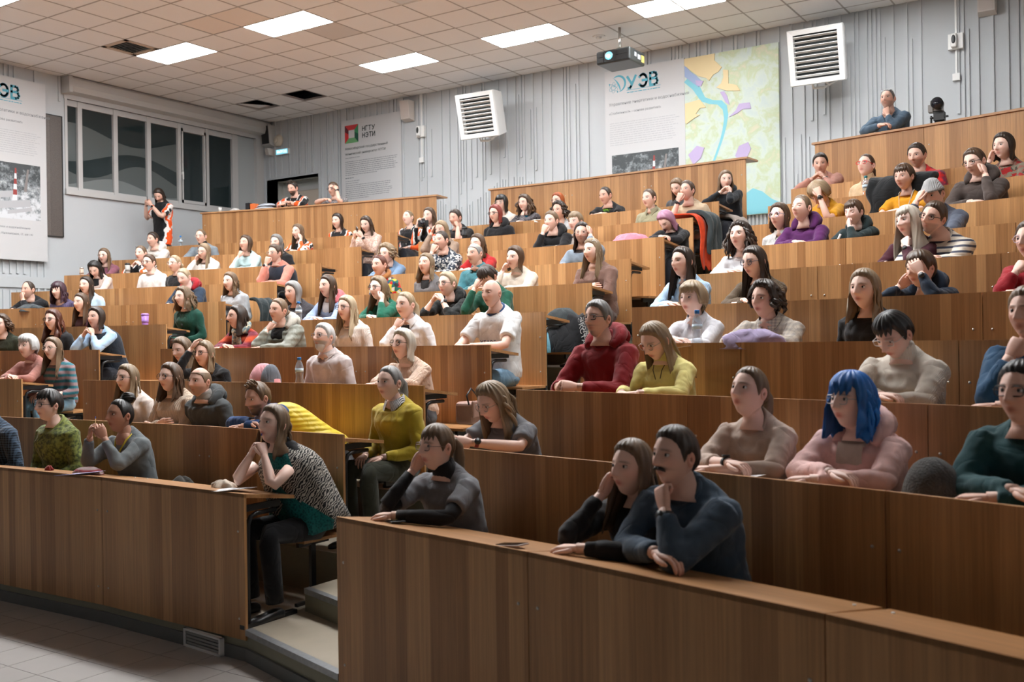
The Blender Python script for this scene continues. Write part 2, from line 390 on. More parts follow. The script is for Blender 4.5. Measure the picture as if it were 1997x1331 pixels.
for q in range(len(ys)-1):
    a, b_ = ys[q], ys[q+1]
    wd_ = .07 if q != 3 else .11
    if q > 0:
        mm = MB(); mm.bbox((gx-.03, a-.05, WZ0), (gx+.05, a+.03, WZ1)); mm.build('mullion', fr, w)
    lo = a+.035 if q else a+.02; hi = b_-.055
    pn = MB(); pn.bbox((gx-.012, lo, WZ0+.045), (gx, hi, WZ1-.095)); po = pn.build('pane', M_NIGHT, w)
    # wavy frosted films stuck on the pane
    n = 14; yy = np.linspace(lo+.002, hi-.002, n)
    if q < 4:
        for base, amp, ph, mt, th, hh in ((.36, .16, .4, M_FILM2, .0015, .0), (.13, .10, 2.0, M_FILM1, .003, .0)):
            top = WZ0+.05+base*1.0+amp*np.sin(yy*2.9+ph)+.0
            P = [(y, WZ0+.046) for y in yy]+[(y, max(t, WZ0+.06)) for y, t in zip(yy[::-1], top[::-1])]
            fm = MB(); m_ = len(P); A = np.array([[gx+.0005+th, y, z] for y, z in P]); 
            fm.add(A, [tuple(range(m_))], smooth=False); fm.build('frosted_film', mt, po)
        top = WZ0+1.02+.12*np.sin(yy*2.6+1.0); bot = WZ0+.62+.14*np.sin(yy*2.2+2.2)
        P = [(y, t) for y, t in zip(yy, bot)]+[(y, t) for y, t in zip(yy[::-1], top[::-1])]
        fm = MB(); m_ = len(P); A = np.array([[gx+.002, y, z] for y, z in P]); fm.add(A, [tuple(range(m_))], smooth=False); fm.build('frosted_film', M_FILM2, po)
    if q == 4:
        s = MB()
        for yy0, yy1, z0, z1 in ((lo-.02, lo+.03, WZ0+.03, WZ1-.08), (hi-.03, hi+.02, WZ0+.03, WZ1-.08), (lo-.02, hi+.02, WZ0+.03, WZ0+.085), (lo-.02, hi+.02, WZ1-.14, WZ1-.08)):
            s.bbox((gx, yy0, z0), (gx+.05, yy1, z1))
        s.build('sash', fr, w)
        h = MB(); h.bbox((gx+.05, lo-.015, WZ0+.55), (gx+.07, lo+.012, WZ0+.60)); h.bbox((gx+.07, lo-.012, WZ0+.46), (gx+.085, lo+.010, WZ0+.60)); h.build('handle', M_WHITE, w)
mm = MB(); mm.bbox((gx-.03, 13.28, WZ0), (gx+.05, 13.42, WZ1)); mm.build('mullion', fr, w)
# roller shutter box over the window
r = empty('roller_shutter_box', (XL, 0, HC)); tag(r, 'long white roller shutter box along the ceiling above the dark window', 'shutter box')
pr = [(0, -.012), (.20, -.012), (.23, -.05), (.23, -.17), (.19, -.25), (.02, -.27), (0, -.27)]
A = [(x_, 9.70, z_) for x_, z_ in pr]+[(x_, 14.06, z_) for x_, z_ in pr]; n = len(pr)
mb = MB(); mb.add(A, [tuple(range(n)), tuple(range(2*n-1, n-1, -1))]+[(i, n+i, n+(i+1) % n, (i+1) % n) for i in range(n)], smooth=False); mb.build('casing', M_PVC, r)
mb = MB(); mb.bbox((.0, 9.66, -.28), (.24, 9.72, -.006)); mb.build('end_cap', M_PVC, r)
# ------------------------------------------------------------------ recess and door in the back wall corner
d = empty('door_1', (0, YB, PL[11])); tag(d, kind='structure')
cx0, cx1 = DOORX0, DOORX1; dz = DOORZ-PL[11]
M_SOFF = plain('recess_paint', (.50, .50, .47), .7)
rec = MB(); rec.bbox((cx0-.05, .0, 0), (cx0, RECD, dz)); rec.bbox((cx1, T-.01, 0), (cx1+.05, RECD, dz)); rec.bbox((cx0-.05, .001, dz), (cx1+.05, RECD, dz+.04)); rec.bbox((cx0-.05, RECD, -.02), (cx1+.05, RECD+.05, dz+.04)); rec.bbox((cx0-.05, .001, -.04), (cx1+.05, RECD, 0)); rec.build('recess', M_SOFF, d)
rec = MB()
for a_, b_, c_, e_ in ((-14.80, -14.72, 0, 2.04), (-13.86, -13.78, 0, 2.04), (-14.80, -13.78, 1.96, 2.04)): rec.bbox((a_, RECD-.05, c_), (b_, RECD, e_))
rec.build('casing', M_PVC, d)
rec = MB(); rec.bbox((-14.72, RECD-.035, 0), (-13.86, RECD-.002, 1.96)); lf = rec.build('door_leaf', plain('beige_door', (.60, .52, .44), .5), d)
h = MB(); h.bbox((-13.99, RECD-.09, .96), (-13.89, RECD-.035, .985)); h.build('door_handle', M_SCREW, lf)
# ================================================================== SEATING TIERS
AX = [(-9.57, -8.57), (-4.48, -3.48), (XL, -14.05)]
xs_all = sorted(set([XL, -14.6]+SECX[0]+SECX[1]+SECX[2]+[-9.07, -3.98, 1.6, XR]))
for k in range(1, 12):
    z0 = 0 if k == 1 else PL[k-1]-.02
    front = [(x, row_any(k, x)+.012) for x in xs_all]
    back = [(x, (row_any(k+1, x)+.03) if k < 11 else YB) for x in xs_all][::-1]
    mb = MB(); P = front+back; n = len(P); m = len(front)
    V = [(x, y, z0) for x, y in P]+[(x, y, PL[k]) for x, y in P]
    F = [(i, i+1, n+i+1, n+i) for i in range(m-1)]
    mb.add(V, F, 1, None, False)
    F = [(m-1-i-1+0, m-1-i, m+i, m+i+1) for i in range(m-1)]
    mb.add([(x, y, PL[k]) for x, y in P], [(i, i+1, n-2-i, n-1-i) for i in range(m-1)], 0, None, False)
    t = tag(mb.build('seating_tier', [M_TIERTOP, M_TIERSIDE]), kind='structure')
    # aluminium nosing along the front lip in the aisles
    for a, b in AX+[(1.05, XR)]:
        xs = np.linspace(a, b, 4); mb = MB()
        for q in range(3):
            p0 = np.array([xs[q], row_any(k, xs[q])]); p1 = np.array([xs[q+1], row_any(k, xs[q+1])])
            mb.prism([(p0[0], p0[1]-.004), (p1[0], p1[1]-.004), (p1[0], p1[1]+.045), (p0[0], p0[1]+.045)], PL[k]-.03, PL[k]+.004)
        mb.build('nosing', M_NOSE, t)
    # intermediate step in each aisle
    if k < 11:
        for a, b in AX:
            pad = .0
            ya, yb = row_any(k+1, a), row_any(k+1, b)
            mb = MB(); mb.prism([(a+pad, ya-.36), (b-pad, yb-.36), (b-pad, yb+.03), (a+pad, ya+.03)], PL[k]-.01, PL[k]+.14, 1)
            mb.add([(a+pad, ya-.36, PL[k]+.1405), (b-pad, yb-.36, PL[k]+.1405), (b-pad, yb+.012, PL[k]+.1405), (a+pad, ya+.012, PL[k]+.1405)], [(0, 1, 2, 3)], 0, None, False)
            st = mb.build('step', [M_TIERTOP, M_TIERSIDE], t)
            mb = MB(); mb.prism([(a+pad, ya-.366), (b-pad, yb-.366), (b-pad, yb-.32), (a+pad, ya-.32)], PL[k]+.11, PL[k]+.145); mb.build('step_nosing', M_NOSE, t)
# skirting along the first tier
mb = MB()
for i in range(len(xs_all)-1):
    p0 = (xs_all[i], row_any(1, xs_all[i])); p1 = (xs_all[i+1], row_any(1, xs_all[i+1]))
    mb.prism([(p0[0], p0[1]-.005), (p1[0], p1[1]-.005), (p1[0], p1[1]+.03), (p0[0], p0[1]+.03)], 0, .075)
tag(mb.build('baseboard_front', plain('grey_skirting', (.13, .135, .135), .5, noise=.15, nscale=8)), kind='structure')
# ================================================================== DESKS AND BENCHES
ORD = ['', 'first', 'second', 'third', 'fourth', 'fifth', 'sixth', 'seventh', 'eighth', 'ninth', 'tenth', 'top']
SN = ['window-side', 'middle', 'right-hand']
PT = .018
mesh_cache = {}
def panel_mesh(wd_, ht):
    key = ('p', round(wd_, 3), round(ht, 3))
    if key not in mesh_cache:
        mb = MB(); mb.bbox((-wd_/2, 0, -ht), (wd_/2, PT, -.0)); mesh_cache[key] = mb.mesh('panel', W_PANEL)
    return mesh_cache[key]
for k in range(1, 12):
    ht = .85 if k == 1 else (.64 if k < 11 else ZD[11]-(PL[10]+.43))
    for s in range(3):
        if s == 0 and k < 3: continue
        X = SECX[s]; pts = [np.array([x, row_y(k, s, x)]) for x in X]
        mid = (pts[0]+pts[-1])/2
        root = empty('lecture_desk', (mid[0], mid[1], PL[k]))
        wl = 'walnut laminate lecture desk' if k < 11 else 'tall walnut laminate back wall with top ledge'
        tag(root, '%s, %s row of the %s block' % (wl, ORD[k], SN[s]), 'desk', 'rows of lecture desks')
        np_ = len(pts)-1
        for q in range(np_):
            a, b = pts[q], pts[q+1]; L_ = np.linalg.norm(b-a); c = (a+b)/2; ang = math.atan2(b[1]-a[1], b[0]-a[0])
            gap = .005 if q < np_-1 else 0
            po = bpy.data.objects.new('panel', panel_mesh(L_-gap, ht)); po.location = (c[0]-mid[0], c[1]-mid[1], ZD[k]-PL[k]); po.rotation_euler = (0, 0, ang); link(po, root)
            # screw heads near the joints
            sc = MB(); offs = [.22, ht-.12] if k < 11 else [.75, .2]
            Rx = np.array([[1, 0, 0], [0, 0, 1], [0, -1, 0]], float)
            for ex in (-1, 1):
                for dz_ in offs:
                    sc.lathe([(.001, .004), (.006, .003), (.0075, 0)], (ex*(L_/2-.055), 0, -dz_), 8, R=Rx.T@np.diag([1, 1, 1]))
            tag(sc.build('screw_heads', M_SCREW, po), kind='stuff')
            # table top
            if k < 11:
                dep = .385; drop = .0 if k == 1 else .026; tilt = .055 if k == 1 else .045
                tb = MB(); t0 = 0.0 if k == 1 else PT
                z1, z2 = -drop+(.0005 if k == 1 else 0), -drop-tilt
                V = [(-L_/2+gap/2, t0, z1), (L_/2-gap/2, t0, z1), (L_/2-gap/2, dep, z2), (-L_/2+gap/2, dep, z2)]
                V += [(x_, y_, z_-.022) for x_, y_, z_ in V]
                if k == 1: V = [(x_, y_, z_+.002) for x_, y_, z_ in V]
                tb.add(V, [(0, 1, 2, 3), (7, 6, 5, 4), (0, 4, 5, 1), (1, 5, 6, 2), (2, 6, 7, 3), (3, 7, 4, 0)], smooth=False)
                to = tb.build('table_top', W_TOP, root, loc=(c[0]-mid[0], c[1]-mid[1], ZD[k]-PL[k]), rz=ang)
                if k <= 2:
                    sc = MB()
                    for ex in (-1, 1):
                        sc.lathe([(.007, 0), (.0065, .003), (.001, .004)], (ex*(L_/2-.06), .30, -drop-tilt*.8+(.004 if k == 1 else .0)), 8)
                    tag(sc.build('screw_caps', M_WHITE, to), kind='stuff')
            else:
                tb = MB(); tb.bbox((-L_/2-(.03 if q == 0 else 0), -.022, 0), (L_/2+(.03 if q == np_-1 else 0), .32, .024))
                tb.build('ledge', W_EDGE, root, loc=(c[0]-mid[0], c[1]-mid[1], ZD[k]-PL[k]), rz=ang)
        # steel frame: bent tube legs with a flat bracket under the top
        if k < 11:
            for q in range(len(pts)):
                a = pts[q]; e = np.array([.0, 1.0])
                ins = .03 if q == 0 else (-.03 if q == len(pts)-1 else 0.0)
                x_, y_ = a[0]-mid[0]+ins, a[1]-mid[1]; hz = ZD[k]-PL[k]
                z_ = hz-.026-.022-.03
                br = MB(); br.bbox((x_-.012, y_+PT, z_-.030), (x_+.012, y_+.30, z_+.008)); br.build('bracket', M_STEEL, root)
                lg = MB(); lg.tube([(x_, y_+.27, z_-.05), (x_, y_+.12, z_-.05), (x_, y_+.075, z_-.065), (x_, y_+.055, z_-.11), (x_, y_+.05, z_-.2), (x_, y_+.05, .02)], .014, 8)
                lg.bbox((x_-.02, y_+.0, .0), (x_+.02, y_+.42, .025)); lg.build('leg', M_STEEL, root)
        # bench fixed in front of the next row's panels
        if k < 11:
            P2 = [np.array([x, row_y(k+1, s, x)]) for x in X]; m2 = (P2[0]+P2[-1])/2; m2[1] -= .2
            bn = empty('bench', (m2[0], m2[1], PL[k])); tag(bn, 'long walnut plank bench on black steel legs, %s row of the %s block' % (ORD[k], SN[s]), 'bench', 'rows of benches')
            for q in range(np_):
                a, b = P2[q], P2[q+1]; L_ = np.linalg.norm(b-a); c = (a+b)/2; ang = math.atan2(b[1]-a[1], b[0]-a[0])
                sb = MB(); sb.bbox((-L_/2, -.345, .41), (L_/2, -.004, .43)); sb.build('seat_plank', W_TOP, bn, loc=(c[0]-m2[0], c[1]-m2[1], 0), rz=ang)
            for q in range(len(P2)):
                a = P2[q]-m2; ins = .12 if q == 0 else (-.12 if q == len(P2)-1 else 0)
                lg = MB(); lg.bbox((a[0]+ins-.012, a[1]-.30, .37), (a[0]+ins+.012, a[1]-.03, .41)); lg.bbox((a[0]+ins-.012, a[1]-.19, 0), (a[0]+ins+.012, a[1]-.15, .38)); lg.bbox((a[0]+ins-.012, a[1]-.32, 0), (a[0]+ins+.012, a[1]-.03, .02)); lg.build('leg', M_STEEL, bn)
# ================================================================== PEOPLE: materials
def mat_vcol(name, rough=.5, spec=.35, sss=0.0):
    if name in MATS: return MATS[name]
    m, nt, b = new_mat(name); L = nt.links.new
    a = N(nt, 'ShaderNodeAttribute'); a.attribute_name = 'Col'
    L(a.outputs['Color'], b.inputs['Base Color']); b.inputs['Roughness'].default_value = rough; b.inputs['Specular IOR Level'].default_value = spec
    tc = N(nt, 'ShaderNodeTexCoord'); nb = N(nt, 'ShaderNodeTexNoise'); nb.inputs['Scale'].default_value = 260; L(tc.outputs['Object'], nb.inputs['Vector'])
    bp = N(nt, 'ShaderNodeBump'); bp.inputs['Strength'].default_value = .12; bp.inputs['Distance'].default_value = .002
    L(nb.outputs['Fac'], bp.inputs['Height']); L(bp.outputs['Normal'], b.inputs['Normal'])
    MATS[name] = m; return m
M_SKIN = mat_vcol('skin', .48, .4)
M_HAIR = mat_vcol('hair_fibre', .42, .5)
M_LENS = None
def lens_mat():
    m, nt, b = new_mat('spectacle_lens'); L = nt.links.new
    t = N(nt, 'ShaderNodeBsdfTransparent'); g = N(nt, 'ShaderNodeBsdfGlossy'); g.inputs['Roughness'].default_value = .03
    mx = N(nt, 'ShaderNodeMixShader'); mx.inputs[0].default_value = .07
    L(t.outputs[0], mx.inputs[1]); L(g.outputs[0], mx.inputs[2]); L(mx.outputs[0], nt.nodes['Material Output'].inputs['Surface'])
    return m
M_LENS = lens_mat()
def cloth(kind, c, c2=None, scale=1.0, rough=.85):
    """fabric with weave relief and soft folds; kind: plain, stripe, plaid, pattern, knit, band, fleck"""
    c = tuple(c); c2 = tuple(c2) if c2 is not None else tuple(min(1, x*1.5+.03) for x in c)
    key = 'cloth_%s_%s_%s_%.2f' % (kind, '-'.join('%.3f' % x for x in c), '-'.join('%.3f' % x for x in c2), scale)
    if key in MATS: return MATS[key]
    m, nt, b = new_mat('fabric_'+kind); L = nt.links.new
    tc = N(nt, 'ShaderNodeTexCoord'); vec = tc.outputs['Object']
    b.inputs['Roughness'].default_value = rough; b.inputs['Specular IOR Level'].default_value = .2; b.inputs['Sheen Weight'].default_value = .15
    def ramp(inp, stops):
        r = N(nt, 'ShaderNodeValToRGB'); e = r.color_ramp.elements; r.color_ramp.interpolation = 'CONSTANT' if kind in ('pattern', 'jersey') else 'LINEAR'
        e[0].position = stops[0][0]; e[0].color = (*stops[0][1], 1); e[1].position = stops[1][0]; e[1].color = (*stops[1][1], 1)
        for p, cc in stops[2:]: e.new(p).color = (*cc, 1)
        L(inp, r.inputs[0]); return r.outputs[0]
    col = None
    if kind in ('stripe', 'hstripe', 'plaid', 'band'):
        w = N(nt, 'ShaderNodeTexWave', wave_type='BANDS', bands_direction='Z' if kind != 'stripe' else 'X'); w.inputs['Scale'].default_value = 8*scale; w.inputs['Distortion'].default_value = .6 if kind != 'band' else 3.0
        w.inputs['Detail'].default_value = 1; L(vec, w.inputs['Vector'])
        lo, hi = (.62, .74) if kind != 'band' else (.25, .75)
        if kind == 'plaid': lo, hi = .45, .6
        col = ramp(w.outputs['Fac'], [(lo, c), (hi, c2)])
        if kind == 'plaid':
            w2 = N(nt, 'ShaderNodeTexWave', wave_type='BANDS', bands_direction='X'); w2.inputs['Scale'].default_value = 8*scale; L(vec, w2.inputs['Vector'])
            mx = N(nt, 'ShaderNodeMix', data_type='RGBA'); mx.inputs[0].default_value = .5; L(col, mx.inputs[6]); L(ramp(w2.outputs['Fac'], [(.45, c), (.6, c2)]), mx.inputs[7]); col = mx.outputs[2]
    elif kind == 'pattern':
        v = N(nt, 'ShaderNodeTexVoronoi'); v.inputs['Scale'].default_value = 28*scale; L(vec, v.inputs['Vector'])
        sp = N(nt, 'ShaderNodeSeparateColor'); L(v.outputs['Color'], sp.inputs[0])
        col = ramp(sp.outputs[0], [(0, c), (.35, c2), (.55, tuple(x*.35 for x in c)), (.7, tuple((a_+b_)/2 for a_, b_ in zip(c, c2))), (.86, c2)])
    elif kind == 'multi':
        v = N(nt, 'ShaderNodeTexVoronoi'); v.inputs['Scale'].default_value = 26*scale; L(vec, v.inputs['Vector'])
        sp = N(nt, 'ShaderNodeSeparateColor'); L(v.outputs['Color'], sp.inputs[0])
        r = N(nt, 'ShaderNodeValToRGB'); r.color_ramp.interpolation = 'CONSTANT'; e = r.color_ramp.elements
        e[0].color = (.55, .03, .02, 1); e[1].position = .18; e[1].color = (.02, .05, .2, 1)
        for p, cc in ((.36, (.55, .45, .05)), (.52, (.6, .58, .5)), (.68, (.02, .12, .09)), (.84, (.03, .03, .035))): e.new(p).color = (*cc, 1)
        L(sp.outputs[0], r.inputs[0]); col = r.outputs[0]
    elif kind == 'zebra':
        w = N(nt, 'ShaderNodeTexWave', wave_type='BANDS', bands_direction='DIAGONAL'); w.inputs['Scale'].default_value = 24*scale; w.inputs['Distortion'].default_value = 9; w.inputs['Detail'].default_value = 2; w.inputs['Detail Scale'].default_value = 1.2
        L(vec, w.inputs['Vector']); zb = ramp(w.outputs['Fac'], [(.42, (.45, .42, .37)), (.52, (.012, .012, .014))])
        n2 = N(nt, 'ShaderNodeTexVoronoi'); n2.inputs['Scale'].default_value = 70; L(vec, n2.inputs['Vector']); lp = ramp(n2.outputs['Distance'], [(.25, (.003, .07, .075)), (.6, (.01, .15, .15))])
        n3 = N(nt, 'ShaderNodeTexVoronoi'); n3.inputs['Scale'].default_value = 5.2; L(vec, n3.inputs['Vector']); s3 = N(nt, 'ShaderNodeSeparateColor'); L(n3.outputs['Color'], s3.inputs[0])
        g = N(nt, 'ShaderNodeMath', operation='GREATER_THAN'); g.inputs[1].default_value = .66; L(s3.outputs[0], g.inputs[0])
        mx = N(nt, 'ShaderNodeMix', data_type='RGBA'); L(g.outputs[0], mx.inputs[0]); L(zb, mx.inputs[6]); L(lp, mx.inputs[7]); col = mx.outputs[2]
    elif kind == 'fleck':
        n1 = N(nt, 'ShaderNodeTexNoise'); n1.inputs['Scale'].default_value = 45*scale; n1.inputs['Detail'].default_value = 3; L(vec, n1.inputs['Vector'])
        col = ramp(n1.outputs['Fac'], [(.42, c), (.60, c2)])
    elif kind == 'grad':
        sx = N(nt, 'ShaderNodeSeparateXYZ'); L(vec, sx.inputs[0]); n1 = N(nt, 'ShaderNodeTexNoise'); n1.inputs['Scale'].default_value = 9; L(vec, n1.inputs['Vector'])
        w = N(nt, 'ShaderNodeTexWave', bands_direction='Z'); w.inputs['Scale'].default_value = 2.2*scale; w.inputs['Distortion'].default_value = 1.5; L(vec, w.inputs['Vector'])
        col = ramp(w.outputs['Fac'], [(.15, c), (.85, c2), (.5, tuple((a_+b_)*.5 for a_, b_ in zip(c, c2)))])
    elif kind == 'jersey':
        # black volunteer jersey with white and orange side patches
        sx = N(nt, 'ShaderNodeSeparateXYZ'); L(vec, sx.inputs[0])
        ab = N(nt, 'ShaderNodeMath', operation='ABSOLUTE'); L(sx.outputs[0], ab.inputs[0])
        n1 = N(nt, 'ShaderNodeTexNoise'); n1.inputs['Scale'].default_value = 7; L(vec, n1.inputs['Vector'])
        ad = N(nt, 'ShaderNodeMath', operation='MULTIPLY_ADD'); L(n1.outputs['Fac'], ad.inputs[0]); ad.inputs[1].default_value = .16; L(ab.outputs[0], ad.inputs[2])
        col = ramp(ad.outputs[0], [(0, (.012, .012, .014)), (.205, (.72, .70, .68)), (.232, (.80, .10, .015)), (.275, (.72, .70, .68)), (.295, (.012, .012, .014))])
    else:
        n1 = N(nt, 'ShaderNodeTexNoise'); n1.inputs['Scale'].default_value = 14; n1.inputs['Detail'].default_value = 4; L(vec, n1.inputs['Vector'])
        col = ramp(n1.outputs['Fac'], [(.3, tuple(x*.86 for x in c)), (.7, tuple(min(1, x*1.08) for x in c))])
    L(col, b.inputs['Base Color'])
    # relief: soft folds plus weave / knit
    nf = N(nt, 'ShaderNodeTexNoise'); nf.inputs['Scale'].default_value = 5.5; nf.inputs['Detail'].default_value = 1.0; nf.inputs['Distortion'].default_value = 1.6; L(vec, nf.inputs['Vector'])
    sb_ = N(nt, 'ShaderNodeMath', operation='SUBTRACT'); sb_.inputs[1].default_value = .5; L(nf.outputs['Fac'], sb_.inputs[0]); ab_ = N(nt, 'ShaderNodeMath', operation='ABSOLUTE'); L(sb_.outputs[0], ab_.inputs[0])
    pw_ = N(nt, 'ShaderNodeMath', operation='POWER'); pw_.inputs[1].default_value = .6; L(ab_.outputs[0], pw_.inputs[0])
    b1 = N(nt, 'ShaderNodeBump'); b1.inputs['Strength'].default_value = .42; b1.inputs['Distance'].default_value = .022; L(pw_.outputs[0], b1.inputs['Height'])
    if kind in ('knit', 'puffer', 'fur'):
        if kind == 'knit':
            wv = N(nt, 'ShaderNodeTexWave', bands_direction='X'); wv.inputs['Scale'].default_value = 45*scale; wv.inputs['Distortion'].default_value = 2.5; L(vec, wv.inputs['Vector']); hh = wv.outputs['Fac']; ds = .006
        elif kind == 'puffer':
            wv = N(nt, 'ShaderNodeTexWave', bands_direction='Z', wave_profile='SIN'); wv.inputs['Scale'].default_value = 5.2*scale; wv.inputs['Distortion'].default_value = .8; L(vec, wv.inputs['Vector']); hh = wv.outputs['Fac']; ds = .018
            b.inputs['Roughness'].default_value = .4
        else:
            wv = N(nt, 'ShaderNodeTexNoise'); wv.inputs['Scale'].default_value = 130; wv.inputs['Detail'].default_value = 4; L(vec, wv.inputs['Vector']); hh = wv.outputs['Fac']; ds = .03
    else:
        wv = N(nt, 'ShaderNodeTexNoise'); wv.inputs['Scale'].default_value = 420; L(vec, wv.inputs['Vector']); hh = wv.outputs['Fac']; ds = .002
    b2 = N(nt, 'ShaderNodeBump'); b2.inputs['Strength'].default_value = .5 if kind != 'puffer' else .3; b2.inputs['Distance'].default_value = ds
    L(hh, b2.inputs['Height']); L(b1.outputs['Normal'], b2.inputs['Normal']); L(b2.outputs['Normal'], b.inputs['Normal'])
    MATS[key] = m; return m
# ================================================================== PEOPLE: anatomy
def g2(a, s): return np.exp(-(a/s)**2)
def head_surf(az, el, nose=1.0, jaw=1.0, wid=1.0):
    """az from straight ahead (+ to the person's right), el elevation; returns points in the head frame (y ahead, z up)"""
    sx, sy, sz = np.sin(az)*np.cos(el), np.cos(az)*np.cos(el), np.sin(el)
    x = .0745*sx*wid; y = .0955*sy; z = .117*sz
    t = np.clip(-sz, 0, 1); up = np.clip(sz, 0, 1)
    x = x*(1-.34*t**1.8*(2-jaw)+.035*up)
    y = np.where(sy > 0, y*(1-.10*t), y*(1-.42*t**1.3+.03*up))
    fr = np.clip(sy*2.2, 0, 1)
    ax = np.abs(x)
    y = y+fr*.014*g2(z+.102, .022)*g2(x, .030)*jaw
    prof = np.interp(z, [-.040, -.034, -.027, -.008, .012, .028], [0, .55, 1.0, .62, .34, .05])
    y = y+fr*.0290*nose*prof*g2(x, .0100+.0062*g2(z+.029, .012))
    y = y-fr*.0105*g2(ax-.031, .017)*g2(z-.011, .0125)
    y = y+fr*.0045*g2(ax-.030, .024)*g2(z-.031, .008)
    y = y+fr*.0045*g2(ax-.041, .018)*g2(z+.020, .019)
    y = y+fr*g2(x, .0235)*(.0052*g2(z+.0525, .0048)+.0062*g2(z+.0640, .0058)-.0030*g2(z+.0582, .0024)-.0035*g2(z+.077, .006))
    return np.stack([x, y, z], -1)
def rotm(yaw, pitch, roll):
    """yaw: + turns to the person's right (+x); pitch: + up"""
    cy, sy = math.cos(-yaw), math.sin(-yaw); Rz = np.array([[cy, -sy, 0], [sy, cy, 0], [0, 0, 1]])
    cp, sp = math.cos(pitch), math.sin(pitch); Rx = np.array([[1, 0, 0], [0, cp, -sp], [0, sp, cp]])
    cr, sr = math.cos(roll), math.sin(roll); Ry = np.array([[cr, 0, sr], [0, 1, 0], [-sr, 0, cr]])
    return Rz@Rx@Ry
def mixc(a, b, w): return a*(1-w[:, None])+np.asarray(b)[None]*w[:, None]
HEADC = {}
def head_mesh(mb, P, skin, lip, brow, beard=None, closed=False, nu=40, nv=34, shape=(1, 1, 1), stub=0.0):
    t = np.linspace(-1, 1, nu, endpoint=False); az = np.pi*(.58*t+.42*t**3)
    s = np.linspace(-1, 1, nv); el = np.pi/2*(.8*s+.2*s**3)
    A, E = np.meshgrid(az, el); V = head_surf(A.ravel(), E.ravel(), *shape)
    F = [(i*nu+j, i*nu+(j+1) % nu, (i+1)*nu+(j+1) % nu, (i+1)*nu+j) for i in range(nv-1) for j in range(nu)]
    x, y, z = V.T; ax = np.abs(x); fr = (y > .02).astype(float)
    C = np.tile(np.asarray(skin, float), (len(V), 1))
    C = mixc(C, np.asarray(skin)*np.array([1.05, .80, .76]), fr*.5*g2(ax-.044, .02)*g2(z+.016, .022))
    C = mixc(C, np.asarray(skin)*np.array([.98, .74, .70]), fr*.45*g2(x, .014)*g2(z+.028, .016))
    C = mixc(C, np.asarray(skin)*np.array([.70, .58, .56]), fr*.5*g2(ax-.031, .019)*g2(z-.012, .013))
    C = mixc(C, lip, fr*np.clip(1.3*g2(x, .0225)**1.5*(g2(z+.0530, .0060)+g2(z+.0640, .0068)), 0, 1)*.95)
    C = mixc(C, np.asarray(lip)*.35, fr*g2(x, .021)*g2(z+.0582, .0022)*.7)
    C = mixc(C, brow, fr*np.clip(1.4*np.exp(-((ax-.032)/.0185)**4)*g2(z-.0285-.14*np.clip(.045-ax, -.02, .02), .0040), 0, 1)*.66)
    if beard is not None and beard[0] != 'none':
        kind, bc = beard
        jawm = np.clip((y-.005)/.03, 0, 1)*np.clip((-.028-z)/.012, 0, 1)*np.clip((ax*.9+(-z-.045))/.02, 0, 1)
        mus = fr*g2(x, .032)*g2(z+.0425, .0068)
        ch = fr*g2(x, .024)*np.clip((-.070-z)/.01, 0, 1)
        w = {'stubble': np.clip(jawm+mus, 0, 1)*.45, 'beard': np.clip(jawm+mus, 0, 1)*.9, 'moustache': np.clip(1.5*mus, 0, 1), 'goatee': np.clip(mus+ch, 0, 1)*.75}[kind]
        w = w*(1-fr*np.clip(1.4*g2(x, .020)*g2(z+.058, .009), 0, 1)) if kind != 'moustache' else w
        C = mixc(C, bc, w)
    mb.add(V@P[0].T+P[1], F, 0, C)
    # eyes
    for sg in (-1, 1):
        c = np.array([sg*.0315, .0697, .0115]); r = .0132
        th = np.array([0, .26, .50, .53, .9, 1.5]); ns_ = 12; ph = np.linspace(0, 2*np.pi, ns_, endpoint=False)
        ev = np.stack([np.outer(np.sin(th), np.cos(ph)), np.outer(np.cos(th), np.ones(ns_)), np.outer(np.sin(th), np.sin(ph))], 2).reshape(-1, 3)*r+c
        ring = np.repeat(np.arange(len(th)), ns_)
        ec = np.array([(.004, .004, .004), (.020, .014, .010), (.030, .024, .018), (.66, .63, .60), (.64, .59, .56), (.5, .4, .36)])[ring]
        ef = [(i*ns_+j, (i+1)*ns_+j, (i+1)*ns_+(j+1) % ns_, i*ns_+(j+1) % ns_) for i in range(len(th)-1) for j in range(ns_)]
        mb.add(ev@P[0].T+P[1], ef, 0, ec)
        ua = np.linspace(-1.5, 1.5, 9); ub = np.linspace(.34 if not closed else -.45, 1.35, 5)
        U, B_ = np.meshgrid(ua, ub)
        lv = np.stack([np.sin(U)*np.cos(B_), np.cos(U)*np.cos(B_), np.sin(B_)], -1).reshape(-1, 3)*(r*1.10)+c
        lc = np.tile(np.asarray(skin)*.80, (len(lv), 1)); lc[:9] = np.asarray(skin)*.07
        mb.add(lv@P[0].T+P[1], [(i*9+j, i*9+j+1, (i+1)*9+j+1, (i+1)*9+j) for i in range(4) for j in range(8)], 0, lc)
        ub = np.linspace(-1.3, -.50, 3); U, B_ = np.meshgrid(ua, ub)
        lv = np.stack([np.sin(U)*np.cos(B_), np.cos(U)*np.cos(B_), np.sin(B_)], -1).reshape(-1, 3)*(r*1.07)+c
        mb.add(lv@P[0].T+P[1], [(i*9+j, i*9+j+1, (i+1)*9+j+1, (i+1)*9+j) for i in range(2) for j in range(8)], 0, np.asarray(skin)*.85)
        # ear: rim shell with a hollow
        n1, n2 = 12, 6; a = np.linspace(0, 2*np.pi, n1, endpoint=False); rr_ = np.linspace(0, 1, n2)
        R_, A_ = np.meshgrid(rr_, a, indexing='ij'); shp = 1-.25*np.clip(-np.sin(A_), 0, 1)
